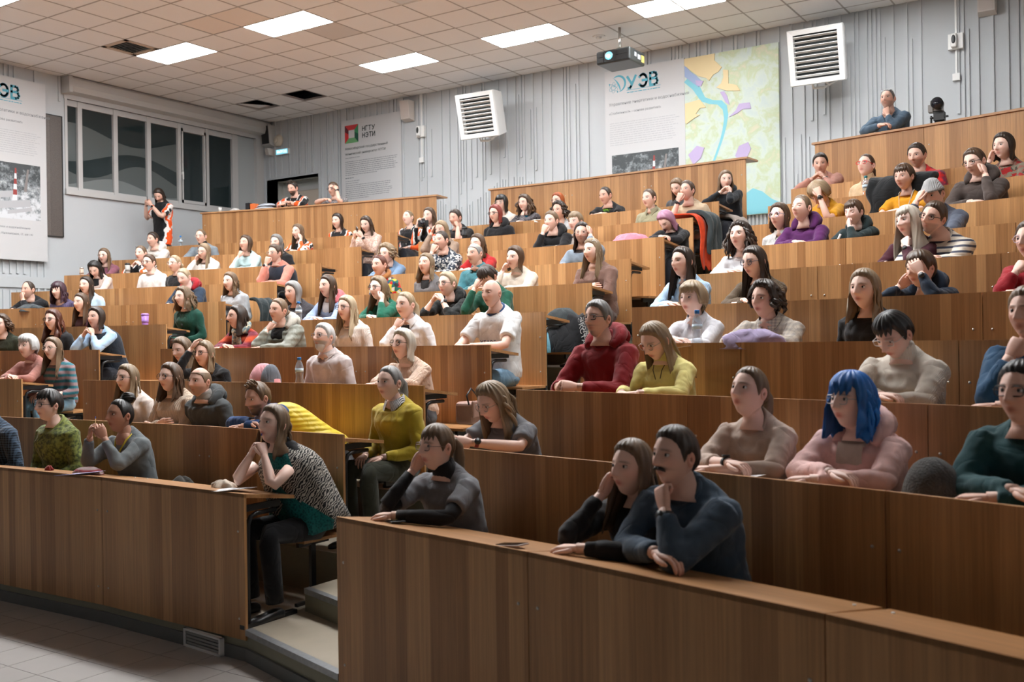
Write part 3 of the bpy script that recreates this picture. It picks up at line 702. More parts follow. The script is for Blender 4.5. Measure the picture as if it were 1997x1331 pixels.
        ev = np.stack([sg*(.012*np.sin(R_*2.7)-.010*(1-R_)**2*0+.004*R_), -.017*R_*np.cos(A_)*shp, .031*R_*np.sin(A_)], -1).reshape(-1, 3)
        ev[:, 1] -= .15*ev[:, 2]*0; ev = ev+np.array([sg*.0715, -.010, -.004])
        ev[:, 0] += sg*(-.35*(ev[:, 1]+.010))
        ec = np.tile(np.asarray(skin)*np.array([1.0, .82, .78]), (len(ev), 1)); ec[:n1*2] *= .6
        mb.add(ev@P[0].T+P[1], [(i*n1+j, i*n1+(j+1) % n1, (i+1)*n1+(j+1) % n1, (i+1)*n1+j) for i in range(n2-1) for j in range(n1)], 0, ec)
CURL = {'fist': (1.35, 1.6, 1.0), 'relax': (.45, .55, .35), 'flat': (.10, .14, .08), 'soft': (.85, .8, .5), 'hold': (.75, .95, .6)}
def hand_mesh(mb, W, d, pn, side, curl, skin, sc=1.0, seg=7, nails=True):
    """W wrist, d finger direction, pn palm-facing direction; side +1 right, -1 left"""
    d = np.asarray(d, float); d = d/np.linalg.norm(d); pn = np.asarray(pn, float); pn = pn-d*(pn@d); pn /= np.linalg.norm(pn)+1e-9
    th = np.cross(d, pn)*side       # towards the thumb
    th = -th
    R = np.stack([th, d, -pn], 1)   # local x thumb side, y fingers, z back of hand
    sk = np.asarray(skin, float)
    # palm
    ys = np.array([-.012, .0, .02, .05, .08, .092]); hw = np.array([.024, .026, .033, .040, .041, .036])*sc; hd = np.array([.017, .0165, .0165, .0155, .0135, .010])*sc
    a = np.linspace(0, 2*np.pi, 10, endpoint=False); V = []
    for y_, w_, h_ in zip(ys*sc, hw, hd):
        ca, sa = np.cos(a), np.sin(a)
        V.append(np.stack([w_*np.sign(ca)*np.abs(ca)**.8, np.full(10, y_), h_*np.sign(sa)*np.abs(sa)**.8], 1))
    V = np.concatenate(V); F = [(i*10+j, i*10+(j+1) % 10, (i+1)*10+(j+1) % 10, (i+1)*10+j) for i in range(5) for j in range(10)]+[tuple(range(9, -1, -1)), tuple(range(50, 60))]
    mb.add(V@R.T+W, F, 0, sk)
    c1, c2, c3 = CURL[curl]
    for q, (x_, L_, r_) in enumerate(((.030, .070, .0088), (.0105, .079, .0090), (-.0095, .074, .0086), (-.0285, .058, .0076))):
        base = np.array([x_, .086, 0.0])*sc; ang = 0.0; p = base.copy(); pts = [p-np.array([0, .016*sc, 0]), p]; rad = [r_*1.05, r_*1.12]
        spread = x_*(1.6 if curl in ('flat', 'relax') else .2)
        k_ = 1+.12*q*(curl in ('relax', 'soft'))
        for c_, f_, rr_ in ((c1*k_, .45, 1.0), (c2*k_, .30, .96), (c3, .25, .82)):
            ang += c_; dv = np.array([spread*math.cos(ang), math.cos(ang), -math.sin(ang)])
            mid = p+dv*L_*f_*.5*sc; p = p+dv*L_*f_*sc; pts += [mid, p]; rad += [r_*rr_*.95, r_*rr_]
        rad[-1] = r_*.55; dv = dv/np.linalg.norm(dv); pts.append(p+dv*.003*sc); rad.append(r_*.2)
        cols = np.array([sk]*len(pts)); cols[-3:] = sk*np.array([1.02, .86, .82])
        mb.tube((np.array(pts))@R.T+W, np.array(rad)*sc, seg, 0, cols, True, None, ref=R[:, 0])
    tb = np.array([[.020, .012, -.004], [.034, .030, -.010], [.046, .055, -.014], [.050 if curl != 'fist' else .036, .082, -.018 if curl != 'fist' else -.024], [.050 if curl != 'fist' else .020, .098 if curl != 'fist' else .088, -.020 if curl != 'fist' else -.030]])*sc
    mb.tube(tb@R.T+W, np.array([.0135, .013, .0108, .0098, .005])*sc, seg, 0, sk)
def hair_grid(mb, P, kind, col, col2, A0=62., length=.12, thick=.018, bangs=None, wave=0., groove=.0022, front=47., seed=0, side_part=0., n=60, flare=1.0, curl=0., top=86.):
    """scalp shell that, outside the face opening A0, goes on hanging to the given length below the head centre"""
    rs = np.random.default_rng(seed); D = math.pi/180
    az = np.linspace(-180, 180, n, endpoint=False)+180./n; aa = np.abs(az)
    ms, mh, mi_ = 12, (10 if length > 0 else 0), (4 if length > 0 else 0)
    short_end = np.interp(aa, [0, 20, 42, 58, 68, 78, 88, 100, 118, 150, 180], [front, front-1, front-6, 27, 12, -10, 4, 4, -20, -40, -44])
    if bangs is not None: short_end = np.where(aa < 48, np.minimum(short_end, bangs+6*np.sin(az*.35+seed)), short_end)
    hang = np.clip((aa-A0)/8., 0, 1) if length > 0 else np.zeros(n)
    el_end = np.where(hang > 0, np.minimum(short_end, 8.0), short_end)
    cols_ = rs.random(n)*.6+.4*rs.random((1,)); cols_ = np.convolve(np.r_[cols_, cols_[:3]], np.ones(2)/2, 'same')[:n]
    rows_v = []; ph = rs.random(n)*6.28
    for i in range(ms):
        f = i/(ms-1.); el = top+(el_end-top)*f
        S = head_surf(az*D, el*D)
        nrm = S/np.array([.0745, .0955, .117])**2; nrm /= np.linalg.norm(nrm, axis=1)[:, None]
        th = thick*(np.where(hang > 0, 1.0, np.clip((1-f)*5, .12, 1)))
        th = th*(1+.35*np.sin((az+side_part)*D*.5)**2*0)
        gr = groove*(np.sin(az*D*17+2*f+seed)+.7*np.sin(az*D*37+5*f))+curl*rs.normal(size=n)*.5
        rows_v.append(S+nrm*(th+gr*min(1, f*2.2+.02))[:, None])
    base = rows_v[-1]
    inner = []
    if length > 0:
        for i in range(1, mh+1):
            f = i/mh; z = base[:, 2]+(-length-base[:, 2])*f
            xy = base[:, :2].copy(); rad = np.linalg.norm(xy, axis=1)[:, None]; ux = xy/rad
            dn = np.clip((-z-.07)/.16, 0, 1)
            grow = (.006*f*flare+.075*dn*dn*(aa > 115)*flare-.020*f*(1-dn)*(aa < 115))[:, None]
            fwd = np.stack([np.zeros(n), .055*dn*(aa < 110)], 1)
            off = wave*np.sin(f*9+ph*.25+az*.05)+groove*(np.sin(az*D*17+2+2*f+seed)+.7*np.sin(az*D*37+5))+curl*rs.normal(size=n)
            tip = ((rs.random(n)-.5)*.03+.02*np.sin(az*.11+seed))*(f**3)*(length > .1)
            Q = np.concatenate([xy+ux*(grow+off[:, None])+fwd, (z+tip)[:, None]], 1)
            Q = base+(Q-base)*hang[:, None]; rows_v.append(Q)
        last = rows_v[-1]
        for i in range(mi_):
            f = (i+.3)/mi_; src = rows_v[ms-1+int(round((1-f)*mh))]
            xy = src[:, :2]; rad = np.linalg.norm(xy, axis=1)[:, None]
            Q = np.concatenate([xy-xy/rad*(.020*min(1, .4+f)), src[:, 2:3]], 1); Q = base*.985*(1-hang[:, None])+Q*hang[:, None]; inner.append(Q)
    rows_v += inner; m = len(rows_v); V = np.concatenate(rows_v)
    F = [(i*n+j, (i+1)*n+j, (i+1)*n+(j+1) % n, i*n+(j+1) % n) for i in range(m-1) for j in range(n)]
    F.append(tuple(range(n)))
    cc = np.asarray(col)[None]*(1-cols_[:, None])+np.asarray(col2)[None]*cols_[:, None]
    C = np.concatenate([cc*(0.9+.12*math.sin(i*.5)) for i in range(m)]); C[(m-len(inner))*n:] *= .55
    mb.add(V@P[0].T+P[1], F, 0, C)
def locks(mb, P, col, col2, n, r0, length, seed, spread=1.0, a0=70., rad=.012):
    """loose curled locks around the head"""
    rs = np.random.default_rng(seed); D = math.pi/180
    for q in range(n):
        az = rs.uniform(a0, 360-a0)*D; el = rs.uniform(-5, 70)*D
        az = az if az < np.pi else az-2*np.pi
        p = head_surf(np.array([az]), np.array([el]))[0]*1.08; u = p/np.linalg.norm(p); pts = []; ph = rs.uniform(0, 6.28); L_ = length*rs.uniform(.6, 1.1)
        for i in range(9):
            f = i/8.; w = np.array([math.cos(ph+f*9), math.sin(ph+f*9), 0])*r0*min(1, f*3)
            pts.append(p+np.array([u[0], u[1], 0])*(.04*min(1, f*2.5)*spread)+w+np.array([0, 0, -L_*f*(f*.4+.6)])+np.array([0, -.02*f, 0]))
        rr_ = rad*np.array([.5, .9, 1.1, 1.1, 1.05, 1, .9, .7, .25]); k = rs.random()
        mb.tube(np.array(pts)@P[0].T+P[1], rr_, 6, 0, np.asarray(col)*(1-k)+np.asarray(col2)*k)
def glasses_mesh(mb, P, shape='round', r=.0018, dark=0):
    A = np.linspace(0, 2*np.pi, 20)
    for sg in (-1, 1):
        e = {'round': 1.0, 'rect': .62, 'square': .78}[shape]; hw = .0245 if shape != 'round' else .022
        ca, sa = np.cos(A), np.sin(A)
        if shape != 'round': ca = np.sign(ca)*np.abs(ca)**.6; sa = np.sign(sa)*np.abs(sa)**.6
        pts = np.stack([sg*.0325+hw*ca, .0935-.10*np.abs(hw*ca*sg+sg*.0325-sg*.0)*.35, .008+hw*e*sa], 1)
        mb.tube(pts@P[0].T+P[1], r, 5, 0, None, False)
        ln = pts[:-1]; mb.add(ln@P[0].T+P[1], [tuple(range(len(ln)))], 1, None, False)
        tp = np.array([[sg*.057, .0915, .012], [sg*.072, .075, .013], [sg*.0765, .02, .010], [sg*.0775, -.012, .004], [sg*.076, -.028, -.014]])
        mb.tube(tp@P[0].T+P[1], r*.9, 5, 0)
    mb.tube(np.array([[-.011, .0915, .010], [0, .0945, .013], [.011, .0915, .010]])@P[0].T+P[1], r, 5, 0)
# ================================================================== PEOPLE: assembly
def nrm(v): v = np.asarray(v, float); return v/(np.linalg.norm(v)+1e-12)
GAZE = np.array([-7.0, -6.5, 2.7])
SKIN = {'l': lin((230, 194, 178)), 'm': lin((217, 176, 158)), 't': lin((200, 152, 130)), 'd': lin((180, 134, 112)), 'p': lin((238, 206, 194))}
HAIRC = {'black': ((.008, .007, .007), (.028, .024, .022)), 'dbrown': ((.018, .011, .008), (.055, .034, .022)), 'brown': ((.045, .024, .013), (.12, .068, .038)),
         'lbrown': ((.11, .066, .036), (.24, .155, .09)), 'dblond': ((.17, .115, .065), (.36, .26, .16)), 'blond': ((.30, .215, .125), (.56, .45, .30)), 'platin': ((.45, .39, .31), (.72, .67, .58)),
         'grey': ((.12, .115, .11), (.32, .31, .30)), 'white': ((.45, .44, .43), (.74, .73, .72)), 'red': ((.12, .018, .014), (.30, .05, .038)), 'ginger': ((.30, .060, .012), (.55, .14, .03)),
         'auburn': ((.06, .016, .009), (.16, .048, .024)), 'blue': ((.006, .085, .36), (.02, .24, .75)), 'pink': ((.33, .12, .22), (.62, .35, .48)), 'purple': ((.022, .010, .016), (.07, .030, .045)), 'sand': ((.24, .16, .09), (.46, .34, .21))}
def ring_pts(c, r, f, a, b, n=24, p=.85):
    t = np.linspace(0, 2*np.pi, n, endpoint=False); ca, sa = np.cos(t), np.sin(t)
    ca = np.sign(ca)*np.abs(ca)**p; sa = np.sign(sa)*np.abs(sa)**p
    return c+np.outer(ca*a, r)+np.outer(sa*b, f)
def loft(mb, rings, mi=0, col=None):
    n = len(rings[0]); m = len(rings); V = np.concatenate(rings)
    F = [(i*n+j, i*n+(j+1) % n, (i+1)*n+(j+1) % n, (i+1)*n+j) for i in range(m-1) for j in range(n)]+[tuple(range(n-1, -1, -1)), tuple(range((m-1)*n, m*n))]
    mb.add(V, F, mi, col)
TORSO = [(0, .160, .125), (.10, .170, .130), (.26, .160, .118), (.45, .165, .117), (.62, .180, .122), (.75, .188, .120), (.83, .186, .112), (.885, .168, .100), (.935, .128, .086), (.975, .088, .074), (1.0, .070, .068)]
def spine_frame(Pv, Nb, right):
    mid = (Pv+Nb)/2+np.array([0, -.035, .02])
    def at(t):
        p = (1-t)**2*Pv+2*t*(1-t)*mid+t*t*Nb; d = nrm(2*(1-t)*(mid-Pv)+2*t*(Nb-mid)); r = nrm(right-d*(right@d)); f = np.cross(d, r)
        return p, r, f, d
    return at
NP = 0
REM = []
def person(u, v, row, label, skin='l', hair=('short', 'brown'), top=('plain', (.1, .1, .1)), pose=('fold', 'fold'), male=False, hd=.40, dy=0., dp=0., rl=0., sleeve='long', glasses=None, beard=None,
           extra=(), sd=.62, lat=0., scale=1.0, closed=False, pants=(.02, .022, .03), stand=False, bulk=1.0, hold=None, gz=None, lean=0., by=None, zoff=0., group=None, hairopt=None, shy=0., body_lat=0.):
    global NP
    NP += 1; seed = NP*13+5
    k = row
    # plan position of the head: along the sight line, hd behind the desk edge
    d = ray(u, v); lo, hi = 1.0, 26.0
    for _ in range(60):
        t = (lo+hi)/2; x, y = d[0]*t, d[1]*t
        if y-row_any(k, min(max(x, XL), XR)) < hd: lo = t
        else: hi = t
    Hw = np.array([d[0]*t, d[1]*t, CAMZ+d[2]*t]); depth = t
    m = (row_any(k, Hw[0]+.15)-row_any(k, Hw[0]-.15))/.3
    nf = nrm(np.array([m, -1.0, 0.0]))
    if stand and row not in (11,): nf = nrm(np.array([0., -1., 0.]))
    rz = math.atan2(-nf[0], nf[1]); right_w = np.array([nf[1], -nf[0], 0])  # local x axis
    right_w = np.array([math.cos(rz), math.sin(rz), 0])
    base = PL[k]
    O = Hw-nf*(sd-hd)-right_w*(lat); O = np.array([O[0], O[1], base])
    Rw = np.stack([right_w, np.array([-math.sin(rz), math.cos(rz), 0]), np.array([0, 0, 1.])], 1)
    H = Rw.T@(Hw-O); D = sd; s = scale
    zdesk = ZD[k]-base
    def zd(y): return (zdesk-.026-.045*np.clip((D-y)/.385, 0, 1)) if k > 1 else (zdesk-.055*np.clip((D-y)/.385, 0, 1))
    if k == 11: zd = lambda y: zdesk+.024
    # gaze
    G = Rw.T@((np.asarray(gz) if gz is not None else GAZE)-O); gv = nrm(G-H)
    yaw = math.atan2(gv[0], gv[1]); pitch = math.asin(gv[2])*.6
    yaw = max(-1.25, min(1.25, yaw))+math.radians(dy); pitch += math.radians(dp)
    Rh = rotm(yaw, pitch, math.radians(rl)); Ph = (Rh*s, H)
    def hp(x, y, z): return H+Rh@(np.array([x, y, z])*s)
    # trunk
    byaw = (yaw*.35 if by is None else math.radians(by)); right = np.array([math.cos(byaw), -math.sin(byaw), 0.]); fwd = np.array([math.sin(byaw), math.cos(byaw), 0.])
    seat = .43 if not stand else .86
    Nb = H+Rh@np.array([0, -.034, -.070])*s+np.array([0, -.022, -.056])*s+right*shy
    Pv = np.array([body_lat, 0.0, seat+.07])
    if stand: Pv = np.array([body_lat, min(.0, H[1]-.18) if row == 11 else H[1]-.06, .88])
    if Nb[2]-Pv[2] < .36*s: Pv[2] = Nb[2]-.36*s
    at = spine_frame(Pv, Nb, right)
    w = (1.07 if male else .94)*s*bulk; dep = (1.03 if male else .97)*s*bulk
    skinc = np.array(SKIN[skin]); hc, hc2 = HAIRC[hair[1]] if hair[1] in HAIRC else HAIRC['brown']
    near = depth < 6.0; mid_ = depth < 10.0
    root = empty('person', tuple(O), rz); tag(root, label, 'person', group)
    body = MB()
    brow = np.array(hc)*.8+.01 if hair[1] not in ('blue', 'pink', 'white', 'platin', 'blond') else np.array((.06, .045, .035))
    lipc = skinc*np.array([.82, .46, .44]) if not male else skinc*np.array([.80, .58, .55])
    hs = np.random.default_rng(seed)
    head_mesh(body, Ph, skinc, lipc, brow, (beard, np.array(hc)*.7+.012) if beard else None, closed, *( (64, 52) if near else ((44, 38) if mid_ else (32, 28)) ), shape=(hs.uniform(.82, 1.15)+(.1 if male else 0), (1.05 if male else .84), hs.uniform(.97, 1.03)))
    # neck and upper chest
    n0 = hp(0, -.022, -.055); n1 = Nb; nr = (.056 if male else .0465)*s
    body.tube([n0, n0*.55+n1*.45, n1+np.array([0, .004, .0]), n1-np.array([0, -.012, .05])], [nr, nr*.98, nr*1.12, nr*1.45], 16, 0, skinc*.96)
    exn = [e_ if isinstance(e_, str) else e_[0] for e_ in extra]
    if 'collar' in exn:
        p_, r_, f_, d_ = at(.97); body.ell(p_+f_*.022*s, (.058*s, .050*s, .055*s), 14, 8, 0, skinc*.96)
    if 'vneck' in exn or 'open' in exn or 'lownk' in exn:
        p_, r_, f_, d_ = at(.93)
        body.ell(p_+f_*.035*s, (.07*s, .05*s, .075*s), 14, 8, 0, skinc*.98)
    # arms
    garment = MB(); sleeves = []
    sh = {}
    pS, rS, fS, dS = at(.845)
    for sg in (1, -1): sh[sg] = pS+rS*(.158*w*sg)+dS*.005
    hx = H[0]; zs = pS[2]
    if isinstance(pose, str): pose = (pose, pose)
    wrists = {}
    for sg, ps in ((1, pose[0]), (-1, pose[1])):
        S = sh[sg]; curl = 'relax'; hdr = None; pn = np.array([0, 0, -1.]); C = None
        ey = max(D-.20, H[1]+.02)
        E = np.array([sg*.17*w+hx, min(ey, D-.1), 0]); E[2] = zd(E[1])+.045
        if ps == 'fold':
            E = np.array([sg*.245*w+hx, max(D-.33, H[1]+.03), 0]); E[2] = zd(E[1])+.05; W = np.array([hx-sg*.045, D-.15-(.035 if sg > 0 else 0), 0]); W[2] = zd(W[1])+.036+(.036 if sg > 0 else 0); hdr = (-sg, .12, -.06)
        elif ps == 'desk':
            E = np.array([sg*.23*w+hx, max(D-.36, H[1]+.02), 0]); E[2] = zd(E[1])+.05; W = np.array([hx+sg*.06, D-.13, 0]); W[2] = zd(W[1])+.034; hdr = (-sg*.75, .6, -.05); curl = 'relax'
        elif ps == 'grip':
            E = np.array([sg*.23*w+hx, max(D-.34, H[1]+.02), 0]); E[2] = zd(E[1])+.05; W = np.array([hx+sg*.075, D-.10, 0]); W[2] = zd(W[1])+.06; hdr = (-sg*.7, .6, .1); curl = 'fist'; pn = np.array([-sg, 0, -.3])
        elif ps == 'lap':
            E = np.array([sg*.235*w+S[0]*0+Pv[0]*.5+hx*.5, S[1]*.5+.02, zs-.27*s]); W = np.array([Pv[0]+sg*.09, .26, seat+.17]); hdr = (-sg*.5, .8, -.2)
        elif ps == 'chest':
            E = S+np.array([sg*.055, .10, -.25*s]); W = np.array([hx-sg*.05, S[1]+.22, zs-.20*s+(.035 if sg > 0 else 0)]); hdr = (-sg, .12, .1); pn = np.array([0, -1., 0])
        elif ps == 'down':
            E = S+np.array([sg*.05, -.03, -.29*s]); W = E+np.array([sg*.01, .06, -.25*s]); hdr = (0, .2, -1); pn = np.array([-sg, 0, 0])
        elif ps == 'phone':
            C = hp(sg*.03, .0, 0)*0+np.array([hx+sg*.045, H[1]+.24, H[2]-.15]); E = np.array([sg*.20*w+hx, H[1]+.10, zs-.22]); curl = 'hold'; pn = np.array([-sg*.6, -.6, .2])
        elif ps == 'raise':
            C = np.array([hx+sg*.055, H[1]+.20, H[2]-.08]); E = np.array([sg*.19*w+hx, H[1]+.15, zd(D-.2)+.06]); curl = 'hold'; pn = np.array([-sg*.7, -.5, .0])
        elif ps == 'chin': C = hp(sg*.012, .074, -.142); curl = 'fist'; pn = nrm(H-C+np.array([0, 0, .0]))*np.array([1, 1, .2]); E[0] = hx+sg*.10*w+.3*(C[0]-hx)
        elif ps == 'mouth': C = hp(sg*.010, .128, -.080); curl = 'fist'; pn = nrm(H-C); E[0] = hx+sg*.10*w+.4*(C[0]-hx)
        elif ps == 'clasp': C = hp(sg*.026, .090, -.138); curl = 'fist'; pn = np.array([-sg, -.2, .0]); E[0] = hx+sg*.19*w
        elif ps == 'clasplow': C = hp(sg*.026, .135, -.115); curl = 'fist'; pn = np.array([-sg, -.2, .0]); E[0] = hx+sg*.19*w
        elif ps == 'cheek': C = hp(sg*.088, .035, -.070); curl = 'soft'; pn = nrm(hp(0, .03, -.05)-C); E[0] = hx+sg*.16*w+.3*(C[0]-hx)
        elif ps == 'cheekfist': C = hp(sg*.070, .052, -.085); curl = 'fist'; pn = nrm(hp(0, .03, -.05)-C); E[0] = hx+sg*.15*w+.3*(C[0]-hx)
        elif ps == 'brow': C = hp(sg*.050, .105, .035); curl = 'relax'; pn = nrm(hp(0, .02, .02)-C); E[0] = hx+sg*.15*w+.4*(C[0]-hx)
        elif ps == 'temple': C = hp(sg*.098, .035, .030); curl = 'soft'; pn = nrm(hp(0, .0, .03)-C); E[0] = hx+sg*.19*w+.3*(C[0]-hx)
        elif ps == 'hairhand': C = hp(sg*.050, .070, .105); curl = 'relax'; pn = nrm(hp(0, .0, .03)-C); E[0] = hx+sg*.17*w+.3*(C[0]-hx)
        elif ps == 'topfold':
            E = np.array([sg*.25*w+hx, D-.12, zd(0)+.05]); W = np.array([hx-sg*.03, D-.0, zd(0)+.05+(.03 if sg > 0 else 0)]); hdr = (-sg, .25, -.05); curl = 'relax'
        elif ps == 'write':
            E = np.array([sg*.24*w+hx, max(D-.36, H[1]), 0]); E[2] = zd(E[1])+.05; W = np.array([hx+sg*.05, D-.14, 0]); W[2] = zd(W[1])+.045; hdr = (-sg*.6, .7, -.15); curl = 'hold'
        if C is not None:
            if k == 11: E[1] = D-.10; E[2] = zd(0)+.045
            for _ in range(3):
                e = nrm(C-E); W = C-e*.062*s
                if np.linalg.norm(W-E) > .275*s: E = W-e*.268*s
                if np.linalg.norm(E-S) > .33*s:
                    E = S+nrm(E-S)*.33*s
            hdr = C-W
            if np.linalg.norm(W-E) > .30*s: pass
        else:
            if np.linalg.norm(E-S) > .34*s: E = S+nrm(E-S)*.34*s
            if np.linalg.norm(W-E) > .29*s: E = W+nrm(E-W)*.285*s
        wrists[sg] = (W, nrm(hdr), pn, E)
        ar = (1.0 if male else .86)*s
        # skin of the arm
        q1 = S*.35+E*.65
        body.tube([S*.6+E*.4, q1, E*.92+S*.08, E*.8+W*.2, E*.5+W*.5, E*.15+W*.85, W], np.array([.043, .041, .037, .041, .037, .0275, .0245])*ar, 12 if mid_ else 8, 0, skinc)
        for e_ in extra:
            if not isinstance(e_, str) and e_[0] == 'under':
                us = MB(); us.tube([S*.5+E*.5, S*.25+E*.75, E*.95+S*.05, E*.86+W*.14, E*.5+W*.5, E*.1+W*.9], np.array([.052, .050, .046, .048, .043, .034])*ar, 14); us.build('undersleeve', cloth('plain', e_[1]), root)
        hand_mesh(body, W, hdr, pn, sg, curl, skinc*np.array([1., .95, .93]), (1.0 if male else .90)*s, 8 if near else 6)
        # sleeve
        bl = bulk**1.3
        if sleeve == 'long': pts = [S, S*.55+E*.45, E*.94+S*.06, E, E*.86+W*.14, E*.5+W*.5, E*.12+W*.88]; rd = np.array([.068, .060, .053, .051, .052, .046, .036])
        elif sleeve == 'rolled': pts = [S, S*.55+E*.45, E*.94+S*.06, E, E*.86+W*.14, E*.62+W*.38, E*.52+W*.48]; rd = np.array([.068, .060, .054, .052, .052, .050, .047])
        elif sleeve == 'short': pts = [S, S*.8+E*.2, S*.6+E*.4, S*.42+E*.58, S*.30+E*.70]; rd = np.array([.062, .060, .060, .061, .061])
        else: pts = None
        if pts is not None:
            pts = np.array(pts); tt_ = np.linspace(0, len(pts)-1, 22); PP = np.stack([np.interp(tt_, range(len(pts)), pts[:, q]) for q in range(3)], 1); rr_ = np.interp(tt_, range(len(pts)), rd)*ar*bl*1.06
            foldz = .035*np.sin(tt_*5.2+seed)*g2(tt_-3.0, 1.3)*1.5 if sleeve != 'short' else 0
            for _ in range(2): PP[1:-1] = PP[1:-1]*.5+(PP[:-2]+PP[2:])*.25
            garment.tube(PP, rr_*(1+foldz), 14, 0)
            garment.ell(S+dS*-.012, np.array([.066, .062, .064])*ar*bl, 12, 8)
    # trunk garment
    rings = []
    for t_, a_, b_ in TORSO:
        p_, r_, f_, d_ = at(t_); bb = b_*dep*(1.0 if male else (1.06 if .5 < t_ < .78 else .96))
        R_ = ring_pts(p_+f_*(.012 if not male and .5 < t_ < .78 else 0), r_, f_, a_*w, bb)
        if t_ > .9: R_ = R_-np.outer((R_-p_)@f_, d_)*(.55*(t_-.9)/.1)
        rings.append(R_)
    loft(garment, rings)
    vox = .0085 if near else (.0115 if mid_ else .015)
    gm = cloth(*top)
    go = garment.build('top', gm, root)
    md = go.modifiers.new('fuse', 'REMESH'); md.mode = 'VOXEL'; md.voxel_size = vox; md.use_smooth_shade = True
    sm = go.modifiers.new('relax', 'SMOOTH'); sm.factor = .6; sm.iterations = 6 if near else 3
    tx = bpy.data.textures.get('cloth_folds') or bpy.data.textures.new('cloth_folds', 'CLOUDS'); tx.noise_scale = .075; tx.noise_depth = 1
    dm = go.modifiers.new('folds', 'DISPLACE'); dm.texture = tx; dm.strength = .018; dm.mid_level = .5; dm.texture_coords = 'LOCAL'
    # extras of the clothing
    cN, rN, fN, dN = at(1.0)
    if not any((e_ if isinstance(e_, str) else e_[0]) in ('rim', 'turtle', 'collar', 'vneck', 'shawl', 'scarf') for e_ in extra): extra = tuple(extra)+('rim',)
    for ex in extra:
        nm = ex if isinstance(ex, str) else ex[0]; arg = None if isinstance(ex, str) else ex[1:]
        if nm == 'turtle':
            e = MB(); e.tube([cN-dN*.02, cN+dN*.015, cN+dN*.05, cN+dN*.062], np.array([.078, .070, .066, .062])*s*(1 if male else .93), 18, 0); e.build('turtleneck', cloth(*(arg[0] if arg else ('knit', top[1]))), root)
        elif nm == 'rim':
            e = MB(); a_ = np.linspace(0, 2*np.pi, 25); c_ = cN-dN*.004
            e.tube([c_+rN*math.cos(q)*.066*w+fN*(math.sin(q)*.066*dep+.004)-dN*(.038*math.sin(q)+.004) for q in a_], .0105*s, 8, 0, None, False); e.build('neck_rim', cloth('plain', arg[0] if arg else top[1]), root)
        elif nm == 'vneck':
            e = MB(); e.tube([cN+rN*.07*w-fN*.02, cN+rN*.066*w+fN*.055-dN*.02, cN+rN*.035*w+fN*.108-dN*.075, cN+fN*.132-dN*.135, cN-rN*.035*w+fN*.108-dN*.075, cN-rN*.066*w+fN*.055-dN*.02, cN-rN*.07*w-fN*.02], .007*s, 6, 0); e.build('neck_rim', cloth('plain', arg[0] if arg else top[1]), root)
        elif nm == 'collar':
            e = MB(); cc = arg[0] if arg else ('plain', top[1])
            for sg in (1, -1):
                A_ = np.linspace(math.radians(95), math.radians(-62), 9)
                up_ = [cN+sg*rN*math.cos(q+math.pi/2+0)*0+(sg*rN*math.sin(math.pi/2-q+0)*0) for q in A_]
                T1 = []; T2 = []
                for q in np.linspace(0, 1, 9):
                    an = math.radians(-90+168*q)     # from the nape round to the front
                    dirv = rN*sg*math.cos(an)+fN*math.sin(an)
                    T1.append(cN+dirv*.066*s+dN*(.048-.030*q)*s)
                    T2.append(cN+dirv*(.080+.018*q**3)*s+dN*(.004-.058*q**3)*s+(rN*sg*.020*q**4)*s)
                V_ = np.array(T1+T2); n_ = 9
                V2 = V_+np.array([0, 0, -.004]); e.add(np.concatenate([V_, V2]), [(i, i+1, n_+i+1, n_+i) for i in range(n_-1)]+[(18+n_+i, 18+n_+i+1, 18+i+1, 18+i) for i in range(n_-1)]+[(n_+i, n_+i+1, 18+n_+i+1, 18+n_+i) for i in range(n_-1)])
            e.build('collar', cloth(*cc), root)
        elif nm == 'hood':
            e = MB(); cc = arg[0] if arg else top; pts = []; rr_ = []
            for q in np.linspace(-1, 1, 19):
                an = math.radians(-90+ (118*q)); dirv = rN*math.cos(an)+fN*math.sin(an)
                pts.append(cN+dirv*(.092+.012*math.cos(q*1.5))*w+dN*(.012-.050*abs(q)**2.2)*s); rr_.append((.042*math.cos(q*1.25)+.012)*s)
            e.tube(pts, rr_, 12, 0, None, True, (1.0, 1.1)); e.ell(cN-fN*.115*dep-dN*.035, np.array([.11*w, .045, .075*s]), 14, 8)
            e.build('hood', cloth(*cc), root)
        elif nm in ('inset', 'open'):
            cc = arg[0]; e = MB(); rowsv = []; wtop, wbot = (arg[1], arg[2]) if len(arg) > 2 else (.055, .05)
            for t_ in np.linspace(.18, .965, 10):
                p_, r_, f_, d_ = at(t_); a_ = np.interp(t_, [x_[0] for x_ in TORSO], [x_[1] for x_ in TORSO])*w; b_ = np.interp(t_, [x_[0] for x_ in TORSO], [x_[2] for x_ in TORSO])*dep
                hwid = np.interp(t_, [.18, .965], [wbot, wtop])*w
                for q in np.linspace(-1, 1, 7):
                    xx = q*hwid; yy = b_*max(0, 1-(abs(xx)/a_)**2.3)**.43; rowsv.append(p_+r_*xx+f_*(yy+.010))
            V_ = np.array(rowsv); F_ = [(i*7+j, i*7+j+1, (i+1)*7+j+1, (i+1)*7+j) for i in range(9) for j in range(6)]
            e.add(np.concatenate([V_, V_-fN*.03]), F_+[tuple(70+q for q in f[::-1]) for f in F_]); e.build('shirt_front', cloth(*cc), root)
        elif nm == 'vest':
            e = MB(); rg = []
            for t_ in np.linspace(.02, .90, 12):
                p_, r_, f_, d_ = at(t_); a_ = np.interp(t_, [x_[0] for x_ in TORSO], [x_[1] for x_ in TORSO])*w; b_ = np.interp(t_, [x_[0] for x_ in TORSO], [x_[2] for x_ in TORSO])*dep
                fac = 1.15 if t_ < .7 else 1.15-.20*(t_-.7)/.2
                rg.append(ring_pts(p_, r_, f_, a_*fac, b_*1.24))
